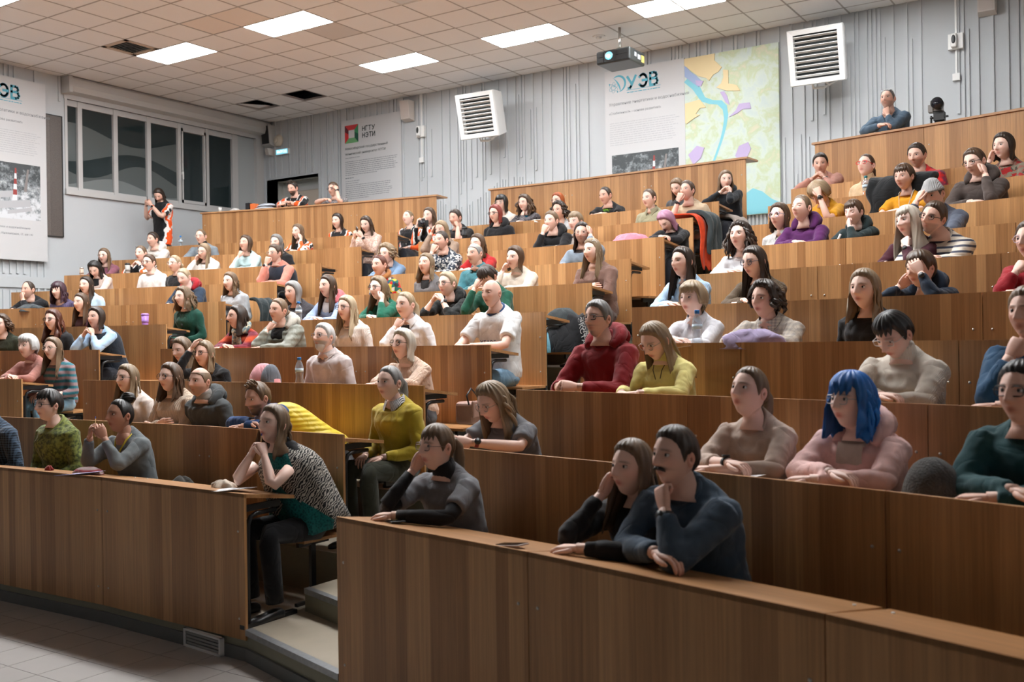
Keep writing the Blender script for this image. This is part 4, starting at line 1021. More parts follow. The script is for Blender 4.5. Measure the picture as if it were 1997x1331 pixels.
            p_, r_, f_, d_ = at(.955); rg.append(ring_pts(p_, r_, f_, .115*w, .088*dep)); loft(e, rg); e.build('vest', cloth(*arg[0]), root)
        elif nm == 'scarf':
            e = MB(); a_ = np.linspace(0, 2*np.pi, 25)
            e.tube([cN+dN*.02+rN*math.cos(q)*.080*s+fN*math.sin(q)*.080*s-dN*.02*math.sin(q) for q in a_], .030*s, 10, 0, None, False)
            for sg in (1, -1): e.tube([cN+fN*.085+rN*sg*.03, cN+fN*.125+rN*sg*.035-dN*.10, cN+fN*.155+rN*sg*.04-dN*.22, cN+fN*.16+rN*sg*.04-dN*.33], [.028, .036, .040, .042], 10, 0, None, True, (1, .45))
            e.build('scarf', cloth(*arg[0]), root)
        elif nm == 'lanyard':
            e = MB()
            for sg in (1, -1): e.tube([cN+rN*sg*.068*w-fN*.03+dN*.012, cN+rN*sg*.072*w+fN*.04-dN*.005, cN+rN*sg*.050*w+fN*.125*dep-dN*.10, cN+rN*sg*.012+fN*.150*dep-dN*.22, cN+fN*.155*dep-dN*.27], .007, 6, 0, None, True, (1, .35), ref=fN)
            e.build('lanyard', cloth('plain', arg[0] if arg else (.75, .74, .72)), root)
        elif nm == 'pendant':
            e = MB()
            for sg in (1, -1): e.tube([cN+rN*sg*.060*w+dN*.03, cN+rN*sg*.035*w+fN*.10*dep-dN*.04, cN+fN*.142*dep-dN*.15], .0025, 5, 0)
            e.tube([cN+fN*.146*dep-dN*.15, cN+fN*.150*dep-dN*.19], [.012, .009], 8, 0); e.build('pendant', M_DARK, root)
        elif nm == 'watch':
            sg = arg[0]; W, hd_, pn_, E = wrists[sg]; ax = nrm(W-E); e = MB(); c_ = W-ax*.030; up_ = -nrm(np.asarray(pn_)-ax*(np.asarray(pn_)@ax))
            e.tube([c_-ax*.011, c_+ax*.011], .031*s*(1 if male else .88), 14, 0); e.build('watch_strap', plain('strap_'+str(arg[1]), arg[1], .5), root)
            e = MB(); cc = c_+up_*.031*s; e.tube([cc-up_*.004, cc+up_*.007], .019, 14, 0); e.build('watch_case', M_DARK, root)
        elif nm == 'shawl':
            e = MB(); rg = []
            for t_, fa, fb in ((.02, 1.75, 1.75), (.25, 1.62, 1.6), (.5, 1.5, 1.45), (.7, 1.38, 1.32), (.82, 1.22, 1.2), (.90, 1.1, 1.1), (.96, 1.0, 1.02), (1.0, .98, 1.0)):
                p_, r_, f_, d_ = at(t_); a_ = np.interp(t_, [x_[0] for x_ in TORSO], [x_[1] for x_ in TORSO])*w; b_ = np.interp(t_, [x_[0] for x_ in TORSO], [x_[2] for x_ in TORSO])*dep
                R_ = ring_pts(p_-f_*.03*(1-t_), r_, f_, a_*fa, b_*fb, 40); tt_ = np.linspace(0, 2*np.pi, 40, endpoint=False)
                R_ += np.outer(.010*(1-t_)*np.sin(tt_*9+seed), r_)+np.outer(.014*(1-t_)*np.sin(tt_*11), f_); rg.append(R_)
            loft(e, rg); e.build('shawl', cloth(*arg[0]), root)
        elif nm == 'earring':
            e = MB(); 
            for sg in (1, -1): e.ell(hp(sg*.082, -.008, -.048), (.006, .006, .012), 8, 6)
            e.build('earrings', M_SCREW, root)
        elif nm == 'print':
            txt, col_, sz = arg[0], arg[1], arg[2]; p_, r_, f_, d_ = at(.52)
            flat_text(txt, 'shirt_print', p_+f_*.150*dep, -r_, d_, sz, plain('shirt_print_ink_%.2f' % sum(col_), col_, .8), root)
        elif nm == 'headglasses':
            e = MB(); Pg = (Ph[0]@rotm(0, math.radians(52), 0), Ph[1]+Rh@np.array([0, -.010, .024])); glasses_mesh(e, Pg, 'square', .0022); e.build('sunglasses', [plain('frame_pale', (.55, .56, .58), .3), M_DARK], root)
    # trousers and shoes
    tr = MB()
    for sg in (1, -1):
        hip = Pv+right*.085*sg*w
        if stand: kn = np.array([hip[0]+sg*.02, hip[1]+.03, .48]); an = np.array([kn[0]+sg*.01, kn[1]-.05, .09])
        else: kn = np.array([Pv[0]+sg*.115, .40, seat+.085]); an = np.array([kn[0], .36, .10])
        tr.tube([hip, hip*.6+kn*.4, kn*.97+hip*.03, kn*.85+an*.15, kn*.5+an*.5, an], np.array([.088, .082, .066, .064, .060, .055])*s, 12, 0)
        so = MB(); ft = an+np.array([0, .03, 0]); rg = []
        for q, (yy, ww, hh) in enumerate(((-.09, .022, .04), (-.07, .036, .055), (-.02, .038, .06), (.05, .042, .045), (.11, .043, .034), (.15, .032, .024), (.165, .012, .012))):
            c_ = np.array([ft[0], ft[1]+yy, hh*.5+.0]); rg.append(ring_pts(c_, np.array([1., 0, 0]), np.array([0, 0, 1.]), ww, hh*.5+.004, 10))
        loft(so, rg); so.build('shoe', M_DARK if not stand else plain('shoe_leather', (.03, .028, .027), .4), root)
    if not stand: tr.ell(Pv+np.array([0, .02, -.01]), np.array([.17*w, .13, .085]), 16, 8)
    else: tr.ell(Pv, np.array([.165*w, .12, .10]), 16, 8)
    tr.build('trousers', cloth('plain', pants), root)
    # hair
    hk = hair[0]; ho = dict(seed=seed); hm = MB(); hn = 84 if near else (60 if mid_ else 44)
    ho['n'] = hn
    if hk == 'short': hair_grid(hm, Ph, hk, hc, hc2, length=0, thick=.015, front=43, groove=.0022, **ho)
    elif hk == 'crop': hair_grid(hm, Ph, hk, hc, hc2, length=0, thick=.007, front=48, groove=.0008, **ho)
    elif hk == 'quiff':
        hair_grid(hm, Ph, hk, hc, hc2, length=0, thick=.015, front=46, groove=.003, curl=.002, **ho)
        rs_ = np.random.default_rng(seed)
        for q in range(34):
            a_ = math.radians(rs_.uniform(-70, 70)); e_ = math.radians(rs_.uniform(48, 85)); p_ = head_surf(np.array([a_]), np.array([e_]))[0]; u_ = nrm(p_); tip = p_+u_*.034+np.array([rs_.normal()*.012, .012, .004])
            hm.tube(np.array([p_, p_*.5+tip*.5+u_*.004, tip])@Ph[0].T+Ph[1], [.010, .009, .002], 5, 0, np.array(hc)*.5+np.array(hc2)*.5)
    elif hk == 'receding': hair_grid(hm, Ph, hk, hc, hc2, length=0, thick=.008, front=66, groove=.001, **ho)
    elif hk == 'ring':
        hair_grid(hm, Ph, hk, hc, hc2, length=0, thick=.006, front=38, top=40., groove=.0006, **ho)
    elif hk == 'mop': hair_grid(hm, Ph, hk, hc, hc2, A0=64, length=.035, thick=.030, bangs=24, groove=.004, **ho)
    elif hk == 'fringe': hair_grid(hm, Ph, hk, hc, hc2, length=0, thick=.020, bangs=26, groove=.003, **ho)
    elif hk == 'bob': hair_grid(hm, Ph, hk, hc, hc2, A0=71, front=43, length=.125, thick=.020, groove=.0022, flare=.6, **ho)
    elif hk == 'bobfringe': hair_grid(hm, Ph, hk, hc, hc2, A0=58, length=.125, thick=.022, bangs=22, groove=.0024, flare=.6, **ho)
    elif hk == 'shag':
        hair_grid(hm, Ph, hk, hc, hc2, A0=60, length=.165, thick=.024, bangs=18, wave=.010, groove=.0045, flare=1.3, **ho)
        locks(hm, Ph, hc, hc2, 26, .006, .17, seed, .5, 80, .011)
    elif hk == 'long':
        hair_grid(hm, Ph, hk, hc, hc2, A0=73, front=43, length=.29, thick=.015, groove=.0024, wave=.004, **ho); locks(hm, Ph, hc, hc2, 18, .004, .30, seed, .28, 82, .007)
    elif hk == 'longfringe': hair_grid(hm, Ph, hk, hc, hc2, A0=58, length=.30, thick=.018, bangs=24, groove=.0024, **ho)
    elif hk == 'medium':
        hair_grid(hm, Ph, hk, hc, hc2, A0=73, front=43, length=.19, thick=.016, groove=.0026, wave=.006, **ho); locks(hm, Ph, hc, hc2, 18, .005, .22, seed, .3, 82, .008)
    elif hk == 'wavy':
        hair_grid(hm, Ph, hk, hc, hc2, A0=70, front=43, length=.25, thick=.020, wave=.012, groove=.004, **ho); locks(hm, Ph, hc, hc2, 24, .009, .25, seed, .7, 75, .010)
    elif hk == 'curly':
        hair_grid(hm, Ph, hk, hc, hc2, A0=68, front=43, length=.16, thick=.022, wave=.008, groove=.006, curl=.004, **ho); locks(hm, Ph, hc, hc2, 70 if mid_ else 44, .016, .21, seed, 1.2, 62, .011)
    elif hk == 'curlyshort':
        hair_grid(hm, Ph, hk, hc, hc2, A0=62, length=.05, thick=.026, groove=.006, curl=.004, **ho); locks(hm, Ph, hc, hc2, 50, .014, .085, seed, .9, 60, .012)
    elif hk in ('pony', 'ponyfringe', 'bun', 'lowbun', 'back'):
        hair_grid(hm, Ph, hk, hc, hc2, length=0, thick=.009, front=45, groove=.0014, bangs=(24 if hk == 'ponyfringe' else None), **ho)
        if hk in ('pony', 'ponyfringe'):
            tl = np.array([[0, -.085, .030], [0, -.118, .030], [0, -.142, .0], [.004, -.150, -.06], [.008, -.150, -.13], [.0, -.140, -.20], [0, -.132, -.25]])
            hm.tube(tl@Ph[0].T+Ph[1], [.018, .016, .026, .032, .030, .020, .004], 14, 0, (np.array(hc)+np.array(hc2))/2)
            rs_ = np.random.default_rng(seed)
            for q in range(16):
                j_ = rs_.normal(size=3)*np.array([.014, .012, .01]); k_ = rs_.random(); hm.tube((tl[1:]+j_*np.linspace(0, 1.6, 6)[:, None])@Ph[0].T+Ph[1], np.array([.009, .012, .013, .012, .009, .003]), 5, 0, np.array(hc)*(1-k_)+np.array(hc2)*k_)
        elif hk == 'bun':
            hm.ell(Ph[1]+Ph[0]@np.array([0, -.055, .135]), np.array([.052, .050, .042]), 16, 10, 0, (np.array(hc)*.6+np.array(hc2)*.4))
            for q in range(5):
                a_ = np.linspace(0, 2*np.pi, 17); r_ = .048-.007*abs(q-2); pts = np.stack([r_*np.cos(a_), -.055+r_*np.sin(a_)*.95, np.full(17, .108+.013*q)+.006*np.sin(a_*2+q)], 1); hm.tube(pts@Ph[0].T+Ph[1], .010, 6, 0, np.array(hc)*(.4+.1*q)+np.array(hc2)*.3, False)
        elif hk == 'lowbun':
            hm.ell(Ph[1]+Ph[0]@np.array([0, -.118, -.02]), np.array([.040, .032, .036]), 14, 8, 0, (np.array(hc)+np.array(hc2))/2)
    elif hk == 'beanie':
        hair_grid(hm, Ph, hk, hc, hc2, length=0, thick=.006, front=40, **ho)
    if hk != 'bald' and hm.v: hm.build('hair', M_HAIR, root)
    if hk == 'beanie':
        e = MB(); rg = []
        for el_ in (16, 24, 32, 45, 60, 74, 84, 89):
            a_ = np.linspace(-np.pi, np.pi, 36, endpoint=False); S_ = head_surf(a_, np.full(36, math.radians(el_-6*0))); S_[:, 2] -= .02*(np.cos(a_) < 0)*np.abs(np.cos(a_))*(el_ < 40)
            nn = S_/np.linalg.norm(S_, axis=1)[:, None]; th_ = .018 if el_ < 30 else .014+.010*(el_ > 50); rg.append((S_+nn*th_)@Ph[0].T+Ph[1])
        loft(e, rg); e.build('beanie', cloth('knit', (.34, .34, .34), (.5, .5, .5), .7), root)
    if beard in ('beard',):
        e = MB(); A_ = np.linspace(-78, 78, 27); E_ = np.linspace(-30, -82, 10); D_ = math.pi/180; V_ = []
        for i_, el_ in enumerate(E_):
            S_ = head_surf(A_*D_, np.full(27, el_*D_)); nn = S_/np.linalg.norm(S_, axis=1)[:, None]; edge = np.clip((78-np.abs(A_))/20, 0, 1)*np.clip(i_/2., 0, 1)
            mouth = g2(S_[:, 0], .019)*g2(S_[:, 2]+.057, .007)*(S_[:, 1] > .03); V_.append(S_+nn*(.012*edge*(1-.95*mouth)-.002+.0015*np.sin(A_*2.1+i_*3))[:, None])
        e.add(np.concatenate(V_)@Ph[0].T+Ph[1], [(i*27+j, (i+1)*27+j, (i+1)*27+j+1, i*27+j+1) for i in range(9) for j in range(26)], 0, np.array(hc)*.6+np.array(hc2)*.4); e.build('beard', M_HAIR, root)
    if beard == 'moustache':
        e = MB()
        for sg in (1, -1): e.tube(np.array([[0, .0935, -.0425], [sg*.012, .0925, -.0435], [sg*.024, .086, -.048], [sg*.031, .078, -.054]])@Ph[0].T+Ph[1], [.0065, .007, .006, .002], 7, 0, np.array(hc)*.8)
        e.build('moustache', M_HAIR, root)
    if glasses:
        shape, gc = glasses; e = MB(); glasses_mesh(e, Ph, shape, .0021 if near else (.0024 if mid_ else .0030))
        e.build('glasses', [plain('spectacle_frame_%s' % '_'.join('%.2f' % q for q in gc), gc, .3, .3), M_LENS], root)
    body.build('body', M_SKIN, root)
    if hold:
        hold_item(hold, root, wrists, Rw, O)
    return root, wrists, (Rw, O, H, D, zd)
def flat_text(txt, name, pos, xdir, ydir, size, mat, parent=None, align='CENTER', extr=.0006, bold=0.0, shear=0.0, spacing=1.0):
    cu = bpy.data.curves.new(name, 'FONT'); cu.body = txt; cu.size = size; cu.align_x = align; cu.align_y = 'CENTER'; cu.extrude = extr; cu.offset = bold; cu.shear = shear; cu.space_character = spacing; cu.resolution_u = 3
    to = bpy.data.objects.new(name, cu); COL.objects.link(to)
    dg = bpy.context.evaluated_depsgraph_get(); me = bpy.data.meshes.new_from_object(to.evaluated_get(dg)); bpy.data.objects.remove(to, do_unlink=True)
    me.materials.clear(); me.materials.append(mat); me.name = name
    x = nrm(xdir); y = nrm(np.asarray(ydir)-x*(np.asarray(ydir)@x)); z = np.cross(x, y)
    o = bpy.data.objects.new(name, me)
    o.matrix_basis = Matrix(((x[0], y[0], z[0], pos[0]), (x[1], y[1], z[1], pos[1]), (x[2], y[2], z[2], pos[2]), (0, 0, 0, 1)))
    return link(o, parent)
def phone_mesh(name, parent=None, col=(.02, .02, .022), wd_=.074, ln=.155):
    r = MB(); r.box((0, 0, 0), (wd_, ln, .008)); o = r.build(name, plain('phone_shell_%.2f_%.2f' % (col[0], col[2]), col, .3), parent); return o
def hold_item(what, root, wr, Rw, O):
    """top-level things held in a hand; placed in world space at the palm"""
    kind, sg, label = what
    W, hd_, pn_, E = wr[sg]; pw = nrm(np.asarray(pn_)-hd_*(np.asarray(pn_)@hd_)); c = W+hd_*.085+pw*.030
    cw = Rw@c+O; dw = Rw@hd_; pwn = Rw@pw; xw = np.cross(dw, pwn)
    def place(o, X, Y, Z, p): o.matrix_basis = Matrix(((X[0], Y[0], Z[0], p[0]), (X[1], Y[1], Z[1], p[1]), (X[2], Y[2], Z[2], p[2]), (0, 0, 0, 1)))
    if kind == 'phone':
        r = empty('phone'); tag(r, label, 'phone'); place(r, xw, dw, np.cross(xw, dw), cw)
        b = phone_mesh('case', r); s = MB(); s.box((0, 0, -.0045), (.068, .145, .001)); s.build('screen', plain('phone_screen', (.01, .011, .013), .08), r)
    elif kind == 'pen':
        r = empty('pen'); tag(r, label, 'pen'); up = nrm(np.array([0, 0, 1.])+dw*.3); xx = nrm(np.cross(up, pwn)); place(r, xx, np.cross(up, xx), up, cw-dw*.01)
        MB().tube([(0, 0, -.06), (0, 0, .07)], .0042, 8).build('barrel', plain('pen_barrel', (.55, .35, .15), .4), r); MB().tube([(0, 0, .07), (0, 0, .085)], [.0042, .003], 8).build('tip', plain('pen_tip_blue', (.02, .05, .3), .4), r)
    elif kind == 'marker':
        r = empty('marker_pen'); tag(r, label, 'marker'); up = nrm(np.array([0.45, -.2, .8])); xx = nrm(np.cross(up, pwn)); place(r, xx, np.cross(up, xx), up, cw)
        MB().tube([(0, 0, -.03), (0, 0, .10)], .009, 10).build('barrel', M_WHITE, r); MB().tube([(0, 0, -.055), (0, 0, -.03)], .0095, 10).build('cap', plain('marker_cap_blue', (.02, .06, .35), .4), r)
# ================================================================== PEOPLE: the audience
c = lambda r, g, b: lin((r, g, b))
BLK = (.012, .012, .014); DK = (.02, .02, .022); GB = (.015, .015, .016); GP = (.45, .38, .32); GS = (.35, .35, .36)
JER = ('jersey', BLK)
def T(col, kind='plain', col2=None, sc=1.0): return (kind, col, col2, sc)
# ---- window-side block
person(55, 566, 6, 'person in a black sweater, knuckles pressed to the mouth, beside a dark jacket', 'm', ('receding', 'dbrown'), T(BLK), ('desk', 'mouth'), True, dy=8, hd=.36)
person(114, 568, 6, 'person in an open purple checked shirt sitting upright', 'l', ('shag', 'purple'), T(c(98, 88, 118), 'plaid', c(62, 52, 82), 1.6), 'lap', dy=4, extra=('lownk',), hd=.46)
person(168, 557, 6, 'person in a powder blue shirt behind the person in plum', 'l', ('long', 'dbrown'), T(c(178, 205, 222)), 'lap', dy=2, hd=.46)
person(158, 591, 5, 'person in a dark plum blouse below the powder blue shirt', 'l', ('long', 'brown'), T(c(62, 34, 46)), 'lap', dy=6, hd=.44)
person(103, 625, 4, 'person in a black sweater and dark-rimmed glasses, hands in lap', 'l', ('wavy', 'auburn'), T(BLK), 'lap', glasses=('rect', GB), hd=.48)
person(187, 621, 4, 'person in a dark quilted vest over a sky blue shirt, chin on clasped hands', 'm', ('bob', 'dbrown'), T(c(165, 195, 225)), 'clasp', extra=(('vest', ('plain', c(34, 42, 54))),), hd=.36, dp=4)
person(2, 634, 4, 'person in a dark olive top turned sideways', 'l', ('curlyshort', 'brown'), T(c(44, 48, 34)), 'lap', dy=-12, hd=.45)
person(54, 677, 3, 'person in a dusty pink turtleneck, arms folded on the desk', 'l', ('mop', 'white'), T(c(176, 122, 112)), 'fold', extra=('turtle',), hd=.44, dy=2)
person(103, 681, 3, 'person in a teal and mauve banded jumper and pale jeans at the aisle end', 'l', ('long', 'lbrown'), T(c(45, 110, 122), 'grad', c(150, 122, 124), 2.3), ('lap', 'lap'), glasses=('round', GP), hd=.50, dy=-6, pants=c(125, 160, 182), sleeve='rolled')
person(185, 525, 7, 'person in a cream cardigan bowed over the desk', 'l', ('wavy', 'black'), T(c(205, 184, 172)), 'fold', dp=-34, dy=-10, extra=(('inset', ('plain', BLK), .06, .05),), hd=.38)
person(203, 500, 8, 'person in a mauve jumper and thin glasses beside a flask', 'l', ('long', 'lbrown'), T(c(122, 74, 88)), 'fold', glasses=('round', GP), hd=.44, dy=-4)
person(291, 513, 7, 'person in a white tee and rectangular glasses', 'l', ('short', 'brown'), T(c(228, 226, 224)), 'lap', True, glasses=('rect', GB), sleeve='short', hd=.5, dy=6)
person(341, 515, 7, 'person in a black crew neck and fine round glasses', 'l', ('lowbun', 'blond'), T(BLK), 'lap', glasses=('round', GP), hd=.5, dy=10)
person(359, 541, 6, 'person in a navy hoodie with red lining, looking down at his hands', 'p', ('crop', 'blond'), T(c(38, 52, 70)), 'desk', True, dp=-22, extra=(('hood', ('plain', c(150, 24, 34))),), hd=.36, closed=True)
person(357, 580, 5, 'person in a bottle green dress at the aisle end, hands in lap', 'l', ('curly', 'lbrown'), T(c(20, 66, 54)), ('lap', 'lap'), hd=.46, dy=12, pants=c(18, 56, 46), extra=('pendant',))
person(275, 495, 8, 'person in a black jersey, both fists under the chin, beside a tumbler', 'l', ('back', 'lbrown'), JER, 'clasp', hd=.38, dy=4)
person(298, 468, 9, 'person in an off-white hoodie leaning on folded arms', 'm', ('short', 'dbrown'), T(c(222, 216, 208)), 'fold', True, extra=('hood',), hd=.38, dy=16)
person(392, 462, 9, 'person in a blue-grey sweater and glasses against the tall wall', 'l', ('crop', 'lbrown'), T(c(120, 130, 138)), ('desk', 'lap'), True, glasses=('rect', GP), hd=.46, dy=-2, extra=(('turtle', ('plain', BLK)),))
person(398, 491, 8, 'person in a white blouse slumped with a cheek on one fist', 'l', ('long', 'dblond'), T(c(232, 228, 222)), ('cheekfist', 'fold'), rl=-12, dp=-8, glasses=('round', GP), hd=.36, dy=8)
person(479, 476, 8, 'person in an ice blue jumper with chin resting on one fist', 'm', ('bob', 'brown'), T(c(190, 214, 216)), ('chin', 'fold'), dp=10, dy=6, hd=.40)
person(539, 474, 8, 'person in a black jumper half hidden behind the waistcoat wearer', 'l', ('medium', 'grey'), T(BLK), 'lap', hd=.46)
person(536, 495, 7, 'person in a salmon shirt with a navy waistcoat, fist against the mouth', 'm', ('short', 'brown'), T(c(206, 134, 118)), ('mouth', 'fold'), True, glasses=('rect', GP), extra=(('vest', ('plain', c(38, 44, 56))), ('collar', ('plain', c(206, 134, 118))), ('watch', 1, (.6, .6, .6))), hd=.38, dy=8)
person(449, 550, 6, 'person in a light grey tee at the aisle end with a dark coat behind', 'l', ('medium', 'lbrown'), T(c(166, 170, 174)), 'lap', hd=.48, dy=6)
person(581, 453, 9, 'person in a black jersey resting a cheek in the left hand', 'l', ('long', 'lbrown'), JER, ('fold', 'cheek'), hd=.40, dy=10)
person(658, 432, 10, 'person in a black jersey with a white lanyard, back to the tall wall', 'l', ('bob', 'dbrown'), JER, 'lap', extra=('lanyard',), hd=.48, dy=6)
person(714, 438, 9, 'person in a beige flecked blouse reading a phone held up', 'l', ('medium', 'brown'), T(c(214, 190, 176), 'fleck', c(186, 152, 138)), 'phone', dp=-14, dy=-4, hd=.46, extra=(('watch', -1, (.01, .01, .01)),), hold=('phone', 1, 'dark phone held up by the person in the beige blouse'))
person(796, 426, 10, 'person in a black jersey and lanyard leaning back, head tilted up', 'l', ('back', 'dblond'), JER, 'lap', hd=.66, sd=.70, dp=16, rl=10, extra=('lanyard',), dy=14, closed=True)
# ---- standing people
person(310, 381, 10, 'person standing by the window wall in a black and orange jersey, reading a phone', 'm', ('medium', 'dbrown'), JER, 'phone', True, hd=.62, sd=.50, dp=-34, dy=-6, stand=True, sleeve='short', beard='stubble', pants=BLK, hold=('phone', 1, 'phone held by the standing person in the orange jersey'), extra=(('watch', -1, (.7, .12, .02)), ('inset', ('plain', c(20, 20, 22)), .07, .10)))
person(571, 368, 11, 'person in a black jersey with lanyard leaning on the top ledge, phone in hands', 'm', ('quiff', 'dbrown'), JER, 'topfold', True, hd=.20, sd=.42, dp=-14, beard='beard', stand=True, extra=('lanyard', ('watch', -1, (.01, .01, .01))), sleeve='rolled', dy=8)
person(650, 370, 11, 'person in a grey speckled tee and glasses, hand at the temple', 'm', ('short', 'brown'), T(c(150, 148, 150), 'fleck', c(70, 68, 72)), ('topfold', 'temple'), True, hd=.30, sd=.48, glasses=('rect', GB), stand=True, sleeve='short', extra=(('watch', -1, (.1, .1, .1)),), dy=12)
person(1731, 194, 11, 'person in a slate blue sweater behind the top ledge, hand cupping the chin', 'm', ('crop', 'grey'), T(c(72, 92, 110)), ('topfold', 'chin'), True, hd=.24, sd=.45, stand=True, dp=6, dy=-6, beard='stubble', extra=('headglasses', 'vneck'))
# ---- middle block
person(571, 571, 5, 'person in a charcoal fur coat with short hair, hands in lap', 'm', ('bob', 'grey'), T(c(64, 62, 68), 'fur'), 'lap', bulk=1.22, hd=.44, dy=4, dp=-4)
person(639, 559, 5, 'person in a pink-lined pale blue hoodie over a white shirt, arms folded', 'l', ('long', 'brown'), T(c(150, 166, 196)), 'fold', extra=(('hood', ('plain', c(206, 110, 116))), ('inset', ('plain', c(226, 222, 222)), .07, .06), ('collar', ('plain', c(226, 222, 222)))), hd=.44, dy=8)
person(740, 518, 6, 'person in a bright multicoloured jacket and tan scarf', 'm', ('lowbun', 'auburn'), T(BLK, 'multi'), 'lap', extra=(('scarf', ('plain', c(168, 112, 66))),), hd=.44, dy=4)
person(754, 495, 7, 'person in a blue denim shirt behind the multicoloured jacket', 'l', ('curlyshort', 'dblond'), T(c(108, 132, 160)), 'fold', hd=.40, dp=-10)
person(738, 563, 5, 'person in a green jumper and black glasses, cheek in one palm', 'p', ('wavy', 'dblond'), T(c(26, 96, 76)), ('fold', 'cheek'), glasses=('square', GB), hd=.38, dy=4)
person(791, 596, 4, 'person in a white shirt with a dark pinafore, fist at the chin', 'l', ('pony', 'blond'), T(c(232, 232, 234)), ('chin', 'lap'), extra=(('collar', ('plain', c(236, 236, 238))), ('inset', ('plain', BLK), .05, .13)), hd=.40, dy=-2)
person(463, 619, 4, 'person in a rust and maroon jumper with a pale scarf, arms folded', 'm', ('medium', 'dbrown'), T(c(196, 78, 44), 'grad', c(112, 36, 52), 1.3), 'fold', extra=(('scarf', ('fleck', c(200, 190, 160), c(96, 120, 130))),), hd=.40, dy=22)
person(543, 606, 4, 'person in a grey-green puffer jacket over black, chin on one hand', 'm', ('lowbun', 'lbrown'), T(c(128, 130, 120), 'puffer'), ('chin', 'fold'), bulk=1.18, extra=(('inset', ('plain', BLK), .07, .07), ('hood', ('plain', c(190, 186, 176)))), hd=.40, rl=-6)
person(676, 602, 4, 'person in a white lace-knit jumper and black glasses', 'l', ('long', 'blond'), T(c(226, 214, 206), 'knit'), 'lap', glasses=('square', GB), hd=.48, dy=-2)
person(631, 659, 3, 'person in a pale lilac shirt and wire glasses, sitting upright', 'l', ('short', 'white'), T(c(196, 184, 182)), 'lap', True, beard='beard', glasses=('rect', GS), extra=(('collar', ('plain', c(202, 190, 188))),), hd=.50, dp=6, dy=-4)
person(786, 673, 3, 'person in a beige cable-knit turtleneck and round glasses', 'l', ('bob', 'platin'), T(c(216, 188, 168), 'knit', None, .6), 'fold', extra=('turtle',), glasses=('round', GB), hd=.42, dy=-4, dp=4)
person(760, 748, 2, 'person in a mustard yellow jumper over a striped collar at the aisle end', 'l', ('pony', 'grey'), T(c(172, 150, 44)), ('lap', 'lap'), extra=(('collar', ('stripe', c(220, 220, 222), c(50, 54, 66), 6.0)), 'earring'), hd=.52, dy=-8, pants=c(58, 60, 50), bulk=1.08)
person(502, 778, 2, 'person in a yellow puffer vest over blue, slumped on folded arms', 'm', ('quiff', 'lbrown'), T(c(24, 66, 120)), 'fold', True, beard='beard', extra=(('vest', ('puffer', c(214, 186, 48), None, 1.8)), ('watch', 1, (.02, .02, .02))), hd=.26, dp=-12, dy=-4, sd=.66, lat=.40, bulk=1.04)
person(355, 683, 3, 'person in a white top with long loose hair, looking down', 'l', ('long', 'lbrown'), T(c(220, 214, 208)), 'lap', dp=-12, hd=.46, dy=-2)
person(398, 691, 3, 'person in a black top and dark glasses, one hand behind the head', 'm', ('medium', 'dblond'), T(BLK), ('hairhand', 'lap'), glasses=('rect', GB), hd=.42, dy=-8)
person(390, 746, 2, 'person in a charcoal fleece hoodie over a grey polo neck', 'm', ('ring', 'lbrown'), T(c(70, 74, 76)), 'lap', True, beard='stubble', extra=('hood', ('turtle', ('plain', c(140, 134, 128)))), hd=.46, dy=-8)
person(332, 737, 2, 'person in a chunky oatmeal turtleneck and glasses, arms crossed', 'l', ('medium', 'brown'), T(c(190, 170, 150), 'knit', None, .45), 'chest', extra=('turtle',), glasses=('round', GB), hd=.50, dy=-4, bulk=1.1)
person(248, 739, 2, 'person in a cream turtleneck with long fair hair and dark glasses', 'l', ('long', 'dblond'), T(c(222, 210, 202)), 'lap', extra=('turtle',), glasses=('square', GB), hd=.50, dy=-4)
person(95, 792, 1, 'person in a moss green dinosaur-patterned jumper and glasses', 'l', ('fringe', 'black'), T(c(122, 130, 66), 'fleck', c(70, 78, 44), .9), 'lap', glasses=('rect', GB), hd=.50, dy=2, bulk=1.1)
person(234, 812, 1, 'person in a grey V-neck jumper with yellow trim holding up a pen', 'd', ('bun', 'black'), T(c(104, 110, 112)), 'raise', extra=(('vneck', c(196, 176, 60)),), hd=.44, dy=-2, dp=2, hold=('pen', 1, 'pencil held up by the person in the grey jumper'))
person(-28, 795, 1, 'person in a blue checked shirt at the frame edge', 'm', ('short', 'dbrown'), T(c(70, 88, 108), 'plaid', c(26, 32, 42), 2.0), 'lap', True, hd=.46)
person(533, 829, 1, 'person in a teal and zebra-print shawl, hands clasped at the chin, aisle end', 'l', ('medium', 'lbrown'), T(BLK), 'clasp', extra=(('shawl', ('zebra', BLK, None, 1.0)),), hd=.36, dy=-10, sleeve='none', pants=BLK, dp=6, hold=('pen', 1, 'pen between the clasped hands of the shawl wearer'))
person(837, 422, 9, 'person in a black jersey holding a camera at chest height', 'l', ('long', 'brown'), JER, 'raise', hd=.44, dy=2)
person(861, 449, 8, 'person in a taupe jumper, right hand propping the temple', 'm', ('long', 'sand'), T(c(150, 128, 112)), ('temple', 'fold'), hd=.40, dp=-6)
person(888, 426, 9, 'person in a black tee with a tattooed forearm, cheek on fist, eyes shut', 'm', ('short', 'dbrown'), T(BLK), ('fold', 'cheekfist'), True, sleeve='short', hd=.40, dp=-6, closed=True, dy=6)
person(861, 470, 7, 'person in a dark Nordic-pattern sweater, hand at the lips', 'm', ('lowbun', 'dbrown'), T(c(48, 58, 72), 'pattern', c(196, 194, 190), 1.7), ('mouth', 'fold'), True, beard='goatee', hd=.42, dy=4)
person(831, 516, 6, 'person in a grey ribbed cardigan over a black top', 'm', ('medium', 'dblond'), T(c(112, 110, 112), 'knit'), 'lap', extra=(('inset', ('plain', BLK), .06, .05), 'lownk'), hd=.46, dp=8, dy=-6)
